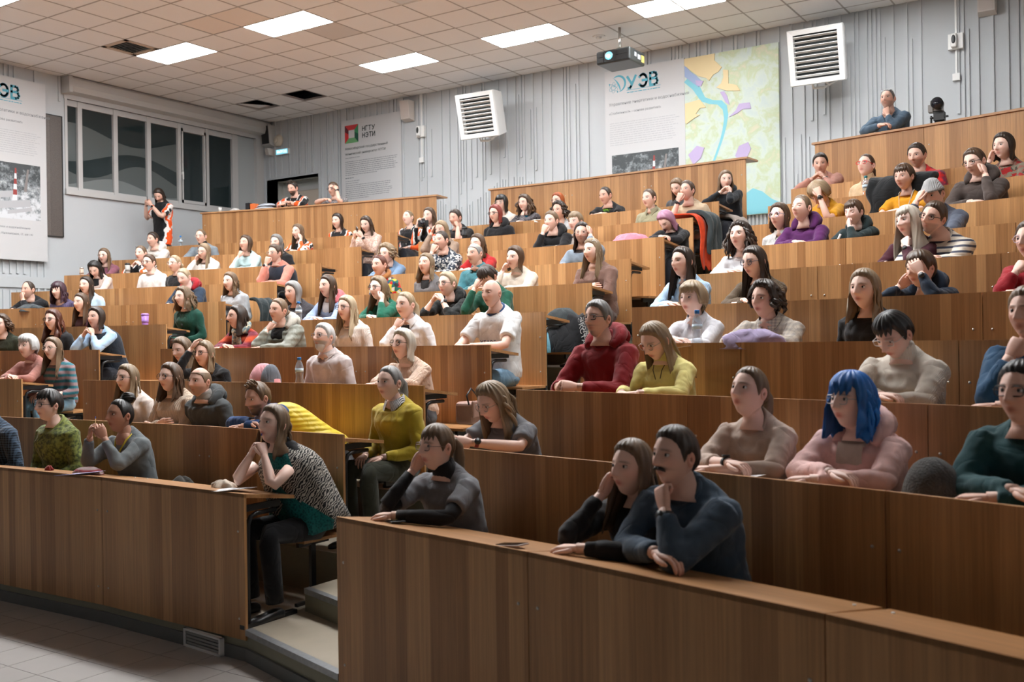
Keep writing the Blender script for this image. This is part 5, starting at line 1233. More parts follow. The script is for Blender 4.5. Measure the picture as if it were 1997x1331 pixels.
person(872, 555, 5, 'person in a black marbled hoodie and glasses, clasped hands at the mouth', 'l', ('short', 'blond'), T(c(40, 42, 42), 'fleck', c(16, 18, 18), .6), 'clasplow', glasses=('rect', GB), extra=('hood', ('watch', -1, (.5, .5, .5))), sleeve='rolled', hd=.38)
person(951, 542, 5, 'person in a dark green jumper bowed over a phone, hand on forehead', 'm', ('fringe', 'dbrown'), T(c(30, 84, 66)), ('brow', 'desk'), dp=-40, hd=.40, dy=-10, hold=('phone', -1, 'dark phone on the desk under the person in dark green'))
person(959, 573, 4, 'person in a white ringer tee with navy collar and blue jeans', 'm', ('bald', 'brown'), T(c(222, 222, 222)), 'desk', True, sleeve='short', extra=(('rim', c(44, 74, 116)), ('print', 'YEARS', c(40, 66, 104), .062)), hd=.50, dy=-4, dp=-2, closed=True, pants=c(118, 152, 178), bulk=1.06)
person(926, 496, 6, 'person in a teal collared shirt with arms crossed', 'm', ('ring', 'grey'), T(c(66, 122, 132)), 'chest', True, extra=(('collar', ('plain', c(66, 122, 132))),), hd=.46, dy=2)
person(931, 477, 7, 'person in a short-sleeved red top behind the teal shirt', 'l', ('medium', 'brown'), T(c(168, 30, 32)), 'fold', sleeve='short', hd=.42, closed=True)
person(966, 418, 9, 'person in a black hooded top and black glasses', 'l', ('bob', 'red'), T(BLK), 'lap', glasses=('rect', GB), extra=('hood',), hd=.46, dy=4, bulk=1.1)
person(978, 397, 10, 'person in a cream blouse and glasses behind the black hooded top', 'l', ('bobfringe', 'black'), T(c(222, 210, 200)), 'lap', glasses=('round', GP), hd=.46)
person(1023, 397, 10, 'person with a teal cuff propping the chin, patterned wrap', 'l', ('curly', 'brown'), T(c(96, 92, 96), 'fleck', c(50, 46, 50)), ('fold', 'chin'), hd=.42, dy=6, extra=(('inset', ('plain', c(30, 110, 140)), .06, .05),))
person(1088, 393, 10, 'person in a dark grey top and glasses with bright hair', 'l', ('medium', 'ginger'), T(c(66, 68, 72)), 'lap', glasses=('round', GP), hd=.46, dy=4)
person(1075, 432, 8, 'person in a black hoodie with a hand over the mouth', 'l', ('short', 'lbrown'), T(BLK), ('mouth', 'fold'), True, extra=('hood',), hd=.36, dy=-2)
person(1090, 412, 9, 'person in a light grey top half hidden behind the black hoodie', 'm', ('curlyshort', 'dbrown'), T(c(170, 170, 172)), 'lap', hd=.46)
person(1122, 434, 8, 'person in an off-white top half hidden behind a profile', 'l', ('fringe', 'dblond'), T(c(206, 198, 190)), 'desk', hd=.46)
person(1135, 456, 7, 'person in a blue-grey shirt in profile, hand behind the ear', 'm', ('medium', 'dbrown'), T(c(128, 140, 152)), ('desk', 'temple'), True, glasses=('rect', GP), hd=.40, dy=-26, beard='stubble')
person(1155, 490, 6, 'person in a brown wrap over a moss green sleeve, sunglasses on head', 'l', ('long', 'dblond'), T(c(118, 90, 80)), 'chest', sleeve='rolled', bulk=1.12, extra=('headglasses', ('under', c(118, 132, 58)), 'vneck'), hd=.46, dy=4, pants=c(92, 68, 60))
person(1004, 504, 6, 'person in a cream roll-neck jumper with one fist under the cheek', 'l', ('bob', 'brown'), T(c(214, 204, 190)), ('cheekfist', 'fold'), extra=('turtle',), hd=.38, rl=-6, bulk=1.08)
person(1181, 382, 10, 'person in a black tee with a lime print, arms folded', 'm', ('crop', 'dbrown'), T(BLK), 'fold', True, sleeve='short', hd=.38, dy=10, dp=-6, extra=(('inset', ('fleck', BLK, c(110, 160, 40), .6), .05, .05),))
person(1266, 388, 9, 'person in an olive collared shirt smiling, hands in lap', 'l', ('back', 'brown'), T(c(146, 142, 116)), 'lap', extra=(('collar', ('plain', c(146, 142, 116))),), hd=.48, dy=8, bulk=1.06)
person(1321, 366, 10, 'person in a dark grey top looking down behind the beige tee', 'l', ('long', 'lbrown'), T(c(70, 70, 72)), 'lap', dp=-24, hd=.46)
person(1340, 373, 9, 'person in a beige tee, fist against the mouth, watch on wrist', 'm', ('short', 'brown'), T(c(186, 166, 140)), ('mouth', 'lap'), True, sleeve='short', extra=(('watch', 1, (.03, .04, .06)),), hd=.40, dp=8, dy=2)
person(1415, 352, 10, 'person in a black hoodie in profile, hands clasped at the mouth', 'l', ('medium', 'lbrown'), T(c(26, 30, 36)), 'clasplow', hd=.48, dy=-40, extra=('hood',))
person(1300, 431, 8, 'person in a black shirt bowed over the desk at the aisle end', 'l', ('bob', 'pink'), T(BLK), 'fold', dp=-44, hd=.38, dy=8, closed=True)
# ---- right-hand block
person(852, 873, 1, 'person in a grey tee over black sleeves and glasses, head on one hand', 'l', ('ponyfringe', 'lbrown'), T(c(118, 118, 122)), ('cheek', 'fold'), sleeve='short', extra=(('under', BLK), ('turtle', ('plain', BLK))), glasses=('square', (.20, .12, .11)), hd=.42, dy=-6, dp=-2)
person(961, 786, 2, 'person in a grey tee bent forward with long wavy hair and round glasses', 'l', ('wavy', 'dblond'), T(c(108, 108, 112)), 'grip', sleeve='short', dp=-26, dy=-4, glasses=('round', GP), hd=.36, extra=(('watch', -1, (.2, .02, .03)),), bulk=1.08)
person(1316, 892, 1, 'person with a moustache in a dark slate sweatshirt, chin on fist, black watch', 'm', ('short', 'dbrown'), T(c(62, 78, 94)), ('fold', 'chin'), True, beard='moustache', extra=(('watch', -1, (.01, .01, .01)),), hd=.36, dy=-6, bulk=1.05)
person(1232, 914, 1, 'person in a black top, cheek on hand, behind the moustached person', 'l', ('long', 'lbrown'), T(BLK), ('cheek', 'fold'), hd=.46, dy=-8)
person(1461, 766, 2, 'person in an oatmeal sweatshirt with pushed-up sleeves looking upward', 'l', ('pony', 'lbrown'), T(c(180, 160, 146)), 'fold', dp=10, sleeve='rolled', hd=.42, dy=-6, extra=(('watch', 1, (.01, .01, .01)),))
person(1660, 784, 2, 'person in a pale pink zip hoodie over a cream printed tee', 'p', ('shag', 'blue'), T(c(236, 194, 188)), 'fold', extra=('hood', ('inset', ('plain', c(196, 184, 172)), .06, .07)), glasses=('square', (.40, .40, .42)), hd=.42, dy=-2, bulk=1.08)
person(1994, 768, 2, 'person in a dark bottle green sweater and glasses at the row end', 'm', ('short', 'black'), T(c(34, 72, 76)), 'fold', True, glasses=('square', GB), hd=.36, dy=-8, bulk=1.05)
person(1743, 655, 3, 'person in a cream wool jumper looking down through pale glasses', 'l', ('fringe', 'black'), T(c(216, 206, 192), 'knit', None, 1.6), 'fold', dp=-32, dy=-4, extra=('turtle',), glasses=('rect', (.62, .60, .58)), hd=.40, bulk=1.08)
person(2006, 612, 3, 'person in a petrol blue jumper, chin on fist, at the frame edge', 'm', ('short', 'lbrown'), T(c(38, 78, 110)), ('chin', 'fold'), True, hd=.40, dy=-6)
person(1166, 623, 3, 'person in a dark red hoodie and glasses, hands together on the desk', 'm', ('short', 'grey'), T(c(126, 20, 28)), 'grip', True, beard='goatee', glasses=('rect', GB), extra=('hood',), hd=.42, dy=-8, bulk=1.06)
person(1278, 666, 3, 'person in a lemon yellow jumper with a pendant, looking down', 'l', ('long', 'dblond'), T(c(226, 214, 138)), 'desk', dp=-30, dy=-4, glasses=('round', GP), extra=('turtle', 'pendant'), hd=.40)
person(1350, 585, 4, 'young person in a white shirt behind a water bottle', 'p', ('mop', 'sand'), T(c(226, 226, 232)), 'fold', extra=(('collar', ('plain', c(230, 230, 236))),), hd=.44, dy=-4, scale=.96, dp=2)
person(1491, 586, 4, 'person in a beige checked overshirt with fingers interlaced', 'm', ('curlyshort', 'dbrown'), T(c(196, 186, 172), 'plaid', c(164, 156, 148), 1.2), 'grip', extra=(('collar', ('plaid', c(206, 198, 186), c(160, 156, 152), 2.)),), hd=.42, dy=-4, bulk=1.1)
person(1686, 565, 4, 'person in a black sweatshirt with small white lettering', 'l', ('medium', 'dblond'), T(BLK), 'lap', hd=.46, dy=-8)
person(1331, 512, 5, 'person in a light blue striped shirt, arms folded, aisle end', 'l', ('long', 'dbrown'), T(c(160, 192, 220), 'stripe', c(190, 212, 232), 5.), 'fold', extra=(('collar', ('plain', c(170, 198, 222))),), hd=.42, dy=6)
person(1471, 512, 5, 'person in a brown ribbed cardigan and dark round glasses', 'l', ('long', 'dbrown'), T(c(92, 76, 58), 'knit'), 'fold', glasses=('round', (.05, .06, .10)), hd=.40, dp=-8, dy=4)
person(1795, 526, 5, 'person in a navy hoodie, both hands to the head, fitness band', 'l', ('fringe', 'brown'), T(c(28, 42, 60)), ('cheek', 'brow'), extra=(('watch', -1, (.05, .05, .06)), 'hood'), hd=.34, dp=-6, dy=4)
person(2010, 470, 5, 'person in a crimson cardigan and clear glasses at the frame edge', 'l', ('short', 'brown'), T(c(148, 22, 34)), ('chin', 'fold'), glasses=('round', (.6, .5, .6)), hd=.40)
person(1443, 461, 6, 'person in a white sweatshirt with voluminous curls', 'l', ('curly', 'dbrown'), T(c(230, 230, 234)), 'fold', hd=.42, dp=6, dy=-8)
person(1772, 434, 6, 'person in a wine red top with white watch, leaning on a neighbour', 'p', ('longfringe', 'platin'), T(c(66, 22, 36)), ('desk', 'chin'), extra=(('watch', -1, (.7, .7, .7)),), hd=.38, rl=8, dy=10)
person(1820, 426, 6, 'person in a cream sweater with navy stripes and glasses, head tilted', 'm', ('short', 'brown'), T(c(206, 196, 182), 'hstripe', c(64, 68, 84), .9), 'fold', True, beard='stubble', glasses=('rect', GB), hd=.40, rl=-16, dy=-2, shy=-.05)
person(1665, 415, 7, 'child in a dark hoodie rubbing the nose and holding a marker', 'p', ('fringe', 'brown'), T(c(34, 48, 50)), ('desk', 'mouth'), extra=('hood',), hd=.42, scale=.88, closed=True, dp=-8, hold=('marker', 1, 'white marker pen with blue cap in a child\'s hand'))
person(1563, 407, 7, 'person in a purple hoodie leaning on folded arms', 'l', ('back', 'lbrown'), T(c(84, 34, 88)), 'fold', extra=('hood',), hd=.38, dp=8, closed=True, dy=4, bulk=1.06)
person(1520, 423, 7, 'person in a grey striped shirt and violet-tinted glasses', 'l', ('bob', 'brown'), T(c(206, 206, 204), 'stripe', c(120, 122, 126), 4.), 'lap', glasses=('round', (.35, .34, .5)), extra=(('collar', ('plain', c(200, 200, 198))),), hd=.48, dp=4)
person(1598, 378, 8, 'person in a yellow tee bowed low with a hand in the hair', 'm', ('mop', 'sand'), T(c(206, 148, 34)), ('fold', 'hairhand'), dp=-46, hd=.36, extra=(('watch', -1, (.02, .02, .02)),), sleeve='short')
person(1600, 320, 10, 'person in a dusty rose shirt with both hands at the mouth', 'm', ('short', 'dbrown'), T(c(172, 122, 108)), 'clasplow', True, hd=.40, dp=-8, dy=-24, extra=(('watch', -1, (.05, .05, .05)),))
person(1689, 324, 9, 'person in a beige turtleneck and bright red glasses, chin raised', 'l', ('pony', 'brown'), T(c(196, 170, 136)), 'lap', glasses=('rect', c(214, 24, 24)), extra=('turtle',), hd=.46, dp=14, dy=2)
person(1788, 304, 9, 'person in a red tee with dark marbling, bearded, by a black jacket', 'm', ('short', 'dbrown'), T(c(206, 44, 44), 'fleck', c(110, 40, 60), .4), 'lap', True, beard='stubble', hd=.46, dp=-8, dy=-4, sleeve='short')
person(1763, 346, 8, 'young person in a mustard tee with lanyard and a jacket on the shoulders', 'm', ('fringe', 'brown'), T(c(206, 142, 28)), 'fold', sleeve='short', extra=(('lanyard', c(214, 206, 196)),), hd=.42, scale=.97, dy=2, dp=-4)
person(1820, 380, 7, 'person in a grey knitted beanie hiding the face behind a hand', 'm', ('beanie', 'dbrown'), T(c(84, 90, 104)), ('brow', 'fold'), True, hd=.44, dp=-18)
person(1901, 317, 8, 'person in a dark brown hoodie and glasses, cheek on palm', 'l', ('short', 'brown'), T(c(74, 64, 60)), ('fold', 'cheek'), True, glasses=('rect', GB), extra=('hood',), hd=.36, dp=-12, rl=6, dy=4)
person(1957, 286, 9, 'person in a busy floral blouse, cheek resting in the right hand', 'l', ('bob', 'dbrown'), T(c(120, 112, 96), 'pattern', c(150, 34, 34), 1.2), ('cheek', 'fold'), hd=.40, dy=10)
# ================================================================== WALL FIXTURES
M_POST = plain('matt_white_board', (.56, .565, .575), .5, noise=.01, nscale=4)
M_TEAL = plain('teal_print', c(84, 168, 190), .6); M_INK = plain('grey_ink', c(120, 124, 130), .7); M_INKD = plain('dark_ink', c(30, 46, 44), .7)
M_PIN = plain('pale_ink', c(176, 178, 182), .7)
def photo_mat():
    m, nt, b = new_mat('printed_winter_photo'); L = nt.links.new
    tc = N(nt, 'ShaderNodeTexCoord'); n1 = N(nt, 'ShaderNodeTexNoise'); n1.inputs['Scale'].default_value = 9; n1.inputs['Detail'].default_value = 9; n1.inputs['Roughness'].default_value = .75; L(tc.outputs['Object'], n1.inputs['Vector'])
    sx = N(nt, 'ShaderNodeSeparateXYZ'); L(tc.outputs['Object'], sx.inputs[0])
    gr = N(nt, 'ShaderNodeMapRange'); gr.inputs[1].default_value = -.9; gr.inputs[2].default_value = 0; gr.inputs[3].default_value = .16; gr.inputs[4].default_value = -.17; L(sx.outputs[2], gr.inputs[0])
    ad = N(nt, 'ShaderNodeMath', operation='ADD'); L(n1.outputs['Fac'], ad.inputs[0]); L(gr.outputs[0], ad.inputs[1])
    cr = N(nt, 'ShaderNodeValToRGB'); e = cr.color_ramp.elements; e[0].position = .38; e[0].color = (.05, .06, .065, 1); e[1].position = .62; e[1].color = (.62, .65, .68, 1); e.new(.5).color = (.25, .28, .30, 1)
    L(ad.outputs[0], cr.inputs[0]); L(cr.outputs[0], b.inputs['Base Color']); b.inputs['Roughness'].default_value = .5
    return m
M_PHOTO = photo_mat()
M_REDP = plain('red_chimney_print', c(150, 60, 56), .6); M_WHP = plain('white_chimney_print', c(222, 222, 226), .6); M_GRP = plain('grey_chimney_print', c(130, 124, 122), .6)
def textlines(mb, x0, x1, z0, dz, n, h, seed, last=.7, y=-.0315):
    rs = random.Random(seed)
    for i in range(n):
        xe = x1-rs.uniform(0, .10)*(x1-x0) if i < n-1 else x0+(x1-x0)*last
        x = x0
        while x < xe:
            wl = rs.uniform(.03, .09); xe2 = min(x+wl, xe); mb.box(((x+xe2)/2, y, z0-i*dz), (xe2-x, .001, h)); x = xe2+.012
GLY = {'У': [[(0, 1), (.40, .36)], [(.78, 1), (.34, .14), (.25, .04), (.08, .02)]], 'Э': [[(.02, .80)]+[(.34+.36*math.cos(t), .5+.5*math.sin(t)) for t in np.linspace(2.2, -2.2, 16)]+[(.02, .20)], [(.30, .5), (.70, .5)]],
       'В': [[(0, 0), (0, 1), (.34, 1), (.52, .94), (.58, .77), (.52, .60), (.36, .53), (0, .53)], [(.36, .53), (.58, .46), (.66, .27), (.58, .07), (.38, 0), (0, 0)]], 'Н': [[(0, 0), (0, 1)], [(.66, 0), (.66, 1)], [(0, .52), (.66, .52)]],
       'Г': [[(0, 0), (0, 1), (.56, 1)]], 'Т': [[(0, 1), (.70, 1)], [(.35, 1), (.35, 0)]], 'И': [[(0, 1), (0, 0), (.66, 1), (.66, 0)]]}
GW = {'У': .80, 'Э': .72, 'В': .68, 'Н': .66, 'Г': .56, 'Т': .70, 'И': .66}
def stroke_text(txt, x, z, h, th, mat, parent, y, gap=.26):
    for ch in txt:
        e = MB()
        for k_, st in enumerate(GLY[ch]):
            P = np.array([(x+a_*h, y-.0002*k_, z+b_*h) for a_, b_ in st])
            for a_, b_ in zip(P[:-1], P[1:]):
                d_ = nrm(b_-a_); n_ = np.array([-d_[2], 0, d_[0]])*th/2; q_ = d_*th*.32
                e.add([a_-q_+n_, b_+q_+n_, b_+q_-n_, a_-q_-n_], [(0, 1, 2, 3)], 0, None, False)
        e.build('letter', mat, parent); x += (GW[ch]+gap)*h
def uev_poster(loc, rz, label):
    r = empty('poster_board', loc, rz); tag(r, label, 'poster')
    MB().bbox((0, -.03, -2.87), (1.36, 0, 0)).build('board', M_POST, r)
    Xd, Zd = (1, 0, 0), (0, 0, 1); yy = -.031
    stroke_text('УЭВ', .40, -.322, .185, .040, M_TEAL, r, yy, .30)
    # emblem: sail-like arc, orbiting ellipses
    e = MB(); a = np.linspace(math.radians(128), math.radians(-82), 22); cx, cz = .235, -.235
    P = []
    for q, t in enumerate(a): wd_ = .004+.030*math.sin(math.pi*q/21.)**.7; P.append((cx+.125*math.cos(t), cz+.125*math.sin(t)+.01, wd_))
    V = [(x_+(x_-cx)*w_/.125*.5, yy, z_+(z_-cz)*w_/.125*.5) for x_, z_, w_ in P]+[(x_-(x_-cx)*w_/.125*.5, yy, z_-(z_-cz)*w_/.125*.5) for x_, z_, w_ in P]
    e.add(V, [(i, i+1, 22+i+1, 22+i) for i in range(21)], smooth=False)
    b_ = np.linspace(0, 1, 14); V = []
    for sgn in (1, -1):
        for t in b_: V.append((.125+.155*t+sgn*.020*math.sin(math.pi*min(1, t*1.0))*t**.5+.03*math.sin(t*3.1), yy-.0004, -.115-.245*t**1.35))
    e.add(V, [(i, i+1, 14+i+1, 14+i) for i in range(13)], smooth=False); e.build('emblem', M_TEAL, r)
    e = MB(); tt_ = np.linspace(0, 2*np.pi, 30)
    for ang in (.5, -.6, 1.5):
        e.tube([(.155+.085*math.cos(t)*math.cos(ang)-.034*math.sin(t)*math.sin(ang), yy, -.27+.085*math.cos(t)*math.sin(ang)+.034*math.sin(t)*math.cos(ang)) for t in tt_], .0022, 4, 0, None, False)
    for x_, z_ in ((.085, -.215), (.225, -.345), (.165, -.25)): e.ell((x_, yy, z_), (.011, .0015, .014), 10, 6)
    e.build('orbit_emblem', M_TEAL, r)
    e = MB(); e.bbox((.383, yy-.0005, -.350), (.965, yy+.0005, -.343)); textlines(e, .39, .96, -.385, .02, 1, .012, 3, .99, yy); e.build('underline', M_TEAL, r)
    flat_text('Управление энергетики и водоснабжения', 'lettering', (.07, yy, -.54), Xd, Zd, .0665, M_INK, r, 'LEFT')
    flat_text('«Стабильность – основа развития!»', 'lettering', (.07, yy, -.683), Xd, Zd, .052, M_INK, r, 'LEFT')
    e = MB(); textlines(e, .08, 1.27, -.84, .0345, 11, .009, 5, .9, yy); tag(e.build('text_lines', M_PIN, r), kind='stuff')
    MB().bbox((.11, yy-.001, -.88), (1.25, yy, 0)).build('photo_print', M_PHOTO, r, loc=(0, 0, -1.345))
    e = MB()
    for i in range(6): e.add([(.84-.004*i*0-.010*(i)*.35+sg*(.012+.0045*(i+h)), yy-.0018, -1.42-.085*(i+h)) for h in (0, 1) for sg in (-1, 1)], [(0, 1, 3, 2)], i % 2, None, False)
    e.build('chimney_print', [M_REDP, M_WHP], r)
    e = MB(); e.add([(1.03, yy-.0016, -1.42), (1.06, yy-.0016, -1.42), (1.02, yy-.0016, -1.78), (.97, yy-.0016, -1.78)], [(0, 1, 2, 3)], 0, None, False); e.build('chimney_print', M_GRP, r)
    e = MB()
    for x_, z_, w_, h_ in ((.55, -1.86, .5, .10), (.8, -1.98, .55, .11), (.35, -1.80, .35, .07), (.9, -2.10, .4, .06)):
        e.add([(x_-w_/2, yy-.0016, z_), (x_+w_/2, yy-.0016, z_+.08), (x_+w_/2, yy-.0016, z_+.08-h_), (x_-w_/2, yy-.0016, z_-h_)], [(0, 1, 2, 3)], 0, None, False)
    e.build('building_print', M_PIN, r)
    flat_text('Управление энергетики и водоснабжения', 'lettering', (.60, yy, -2.36), Xd, Zd, .046, M_INK, r)
    flat_text('Новосибирск, ул. Инженерная, 17, а/я 141', 'lettering', (.66, yy, -2.46), Xd, Zd, .046, M_INK, r)
    return r
uev_poster((-7.43*14.02/14.12-.03, YB-.024, 6.10), 0, 'white poster board with teal emblem and chimney photo beside the map')
uev_poster((XL+.075, 7.96, 6.10), math.pi/2, 'white poster board with teal letters and chimney photo on the window wall')
# university board
r = empty('poster_board', (-13.07, YB-.024, 6.07)); tag(r, 'white poster board with a red and green square frame emblem', 'poster')
MB().bbox((0, -.03, -2.3), (1.46, 0, 0)).build('board', M_POST, r); yy = -.0315
lx, lz, ls = .09, -.10, .34
for poly, col in (([(0, 0), (1, 0), (.72, -.28), (.28, -.28)], c(190, 52, 58)), ([(0, 0), (.28, -.28), (.28, -.5), (0, -.35)], c(96, 28, 40)), ([(0, -.35), (.28, -.5), (.28, -.72), (0, -1)], c(206, 50, 54)),
                  ([(0, -1), (.28, -.72), (.72, -.72), (1, -1)], c(108, 164, 112)), ([(1, 0), (1, -.55), (.72, -.4), (.72, -.28)], c(60, 140, 96)), ([(1, -.55), (1, -1), (.72, -.72), (.72, -.4)], c(24, 84, 66))):
    e = MB(); e.add([(lx+p_[0]*ls, yy, lz+p_[1]*ls) for p_ in poly], [tuple(range(len(poly)))[::-1]], smooth=False); e.build('emblem_facet', plain('emblem_%.3f_%.3f' % (col[0], col[1]), col, .6), r)
stroke_text('НГТУ', .535, -.245, .082, .017, M_INKD, r, yy, .32)
stroke_text('НЭТИ', .535, -.370, .082, .017, M_INKD, r, yy, .32)
flat_text('Новосибирский государственный', 'lettering', (.09, yy, -.545), (1, 0, 0), (0, 0, 1), .064, M_INKD, r, 'LEFT')
flat_text('технический университет НЭТИ', 'lettering', (.09, yy, -.645), (1, 0, 0), (0, 0, 1), .064, M_INKD, r, 'LEFT')
e = MB(); textlines(e, .09, .5, -.72, .03, 1, .010, 2, .9, yy); textlines(e, .09, 1.40, -.79, .036, 8, .010, 8, .6, yy); textlines(e, .09, .32, -1.10, .03, 1, .016, 4, .9, yy); textlines(e, .09, .45, -1.16, .04, 2, .009, 4, .9, yy); textlines(e, .09, 1.25, -1.24, .036, 8, .009, 9, .5, yy)
tag(e.build('text_lines', M_INK, r), kind='stuff')
# relief map board
def map_mat():
    m, nt, b = new_mat('printed_terrain_map'); L = nt.links.new
    tc = N(nt, 'ShaderNodeTexCoord'); n1 = N(nt, 'ShaderNodeTexNoise'); n1.inputs['Scale'].default_value = 4.5; n1.inputs['Detail'].default_value = 10; n1.inputs['Roughness'].default_value = .62; n1.inputs['Distortion'].default_value = .5; L(tc.outputs['Object'], n1.inputs['Vector'])
    cr = N(nt, 'ShaderNodeValToRGB'); e = cr.color_ramp.elements; e[0].position = .36; e[0].color = (*c(190, 204, 200), 1); e[1].position = .66; e[1].color = (*c(206, 203, 178), 1); e.new(.47).color = (*c(198, 210, 198), 1); e.new(.56).color = (*c(186, 200, 164), 1)
    L(n1.outputs['Fac'], cr.inputs[0]); L(cr.outputs[0], b.inputs['Base Color']); b.inputs['Roughness'].default_value = .5; return m
r = empty('map_board', (-6.045, YB-.024, 6.085)); tag(r, 'tall pale terrain map board with raised coloured district pieces', 'map')
MB().bbox((0, -.03, -2.45), (1.45, 0, 0)).build('board', map_mat(), r)
def mpoly(pts, col, th, name):
    P = [(x_+6.045, z_-6.085) for x_, z_ in pts]; e = MB(); n = len(P); V = [(x_, -.030, z_) for x_, z_ in P]+[(x_, -.030-th, z_) for x_, z_ in P]
    e.add(V, [tuple(range(n, 2*n)), tuple(range(n))[::-1]]+[(i, (i+1) % n, n+(i+1) % n, n+i) for i in range(n)], smooth=False); e.build(name, plain('map_%.3f_%.3f' % (col[0], col[2]), col, .5), r)
YEL, LIL, RIV, BLU = c(222, 202, 156), c(182, 166, 204), c(124, 194, 208), c(152, 170, 206)
mpoly([(-6.04, 6.08), (-5.554, 6.08), (-5.56, 5.98), (-5.445, 5.86), (-5.5, 5.80), (-5.583, 5.767), (-5.649, 5.686), (-5.70, 5.74), (-5.819, 5.782), (-5.87, 5.83), (-5.916, 5.867), (-6.04, 5.979)], YEL, .014, 'district_piece')
mpoly([(-5.43, 5.82), (-5.35, 5.80), (-5.346, 5.60), (-5.22, 5.56), (-5.166, 5.468), (-5.38, 5.50), (-5.537, 5.569), (-5.46, 5.62), (-5.423, 5.712)], YEL, .014, 'district_piece')
mpoly([(-6.04, 5.40), (-5.80, 5.43), (-5.704, 5.30), (-5.80, 5.30), (-5.87, 5.22), (-5.80, 5.20), (-5.90, 5.16), (-6.02, 5.09), (-6.04, 5.12)], YEL, .014, 'district_piece')
mpoly([(-6.04, 6.0), (-5.95, 5.88), (-5.86, 5.80), (-5.746, 5.686), (-5.821, 5.62), (-6.04, 5.808)], BLU, .008, 'district_piece')
mpoly([(-5.869, 5.728), (-5.738, 5.70), (-5.78, 5.622), (-5.85, 5.66)], LIL, .012, 'district_piece')
rv = [(-6.03, 5.76), (-5.88, 5.64), (-5.76, 5.43), (-5.63, 5.37), (-5.50, 5.345), (-5.42, 5.26), (-5.40, 5.12), (-5.43, 4.95), (-5.48, 4.78), (-5.56, 4.58), (-5.64, 4.40), (-5.70, 4.2)]
wv = [.05, .07, .05, .045, .05, .05, .05, .05, .045, .045, .05, .05]
mpoly([(x_+w_*.8, z_+w_*.5) for (x_, z_), w_ in zip(rv, wv)]+[(x_-w_*.5, z_-w_*.6) for (x_, z_), w_ in list(zip(rv, wv))[::-1]], RIV, .002, 'river')
mpoly([(-5.482, 5.492), (-5.42, 5.50), (-5.372, 5.423), (-5.334, 5.281), (-5.397, 5.328), (-5.44, 5.42)], LIL, .010, 'district_piece')
mpoly([(-5.345, 5.108), (-5.24, 5.19), (-5.19, 5.28), (-5.029, 5.275), (-5.007, 5.182), (-5.139, 5.193), (-5.22, 5.14)], LIL, .010, 'district_piece')
mpoly([(-5.26, 4.52), (-5.20, 4.66), (-5.06, 4.70), (-5.02, 4.60), (-5.071, 4.493), (-5.212, 4.46)], LIL, .010, 'district_piece')
mpoly([(-6.0, 4.62), (-5.86, 4.74), (-5.74, 4.70), (-5.80, 4.55), (-5.92, 4.46)], LIL, .010, 'district_piece')
mpoly([(-5.30, 4.02), (-5.10, 3.96), (-5.0, 4.02), (-4.86, 3.96), (-4.72, 3.84), (-4.60, 3.78), (-4.60, 3.64), (-5.3, 3.64)], RIV, .002, 'lake')
# fan heaters
def heater(x, y, z, label, yaw=0.0):
    r = empty('fan_heater', (x, y, z), yaw); r.rotation_euler = (math.radians(14), 0, yaw); tag(r, label, 'heater')
    b = MB(); S = .37
    fr_ = [(-S, -S), (S, -S), (S, S), (-S, S)]; inn = [(-.29, -.29), (.29, -.29), (.29, .30), (-.29, .30)]
    V = [(a_, -.18, b_) for a_, b_ in fr_]+[(a_*.97, -.21, b_*.97) for a_, b_ in fr_]+[(a_, -.20, b_) for a_, b_ in inn]+[(a_, -.10, b_) for a_, b_ in inn]+[(a_*.9, .14, b_*.9) for a_, b_ in fr_]
    F = [(4+i, 4+(i+1) % 4, 8+(i+1) % 4, 8+i) for i in range(4)]+[(i, (i+1) % 4, 4+(i+1) % 4, 4+i) for i in range(4)]+[(8+i, 8+(i+1) % 4, 12+(i+1) % 4, 12+i) for i in range(4)]+[((i+1) % 4, i, 16+i, 16+(i+1) % 4) for i in range(4)]+[(19, 18, 17, 16)]
    b.add(V, F, smooth=False); b.build('casing', M_WHITE, r)
    MB().bbox((-.29, -.10, -.29), (.29, -.09, .30)).build('coil', plain('dark_coil', (.015, .02, .02), .5), r)
    for q in range(9):
        s = MB(); ca, sa = math.cos(.55), math.sin(.55); s.box((0, -.165, -.25+q*.064), (.575, .045, .010), R=np.array([[1, 0, 0], [0, ca, sa], [0, -sa, ca]])); s.build('louvre', M_WHITE, r)
    s = MB(); s.tube([(-.12, -.02, -.34), (-.10, .0, -.42), (.02, .05, -.43), (.10, .10, -.40)], .020, 8); s.tube([(.05, -.02, -.34), (.10, .02, -.40), (.20, .06, -.36)], .016, 8); s.build('pipe', M_WHITE, r)
    s = MB(); s.tube([(.0, .12, .25), (0, .47, .16)], .018, 6); s.tube([(.0, .12, -.1), (0, .56, -.1)], .018, 6); s.build('bracket', M_SCREW, r)
heater(-9.46, 13.60, 5.62, 'white louvred fan heater on the back wall between the two posters', .06)
heater(-3.88, 13.60, 5.66, 'white louvred fan heater on the back wall beyond the map', .06)
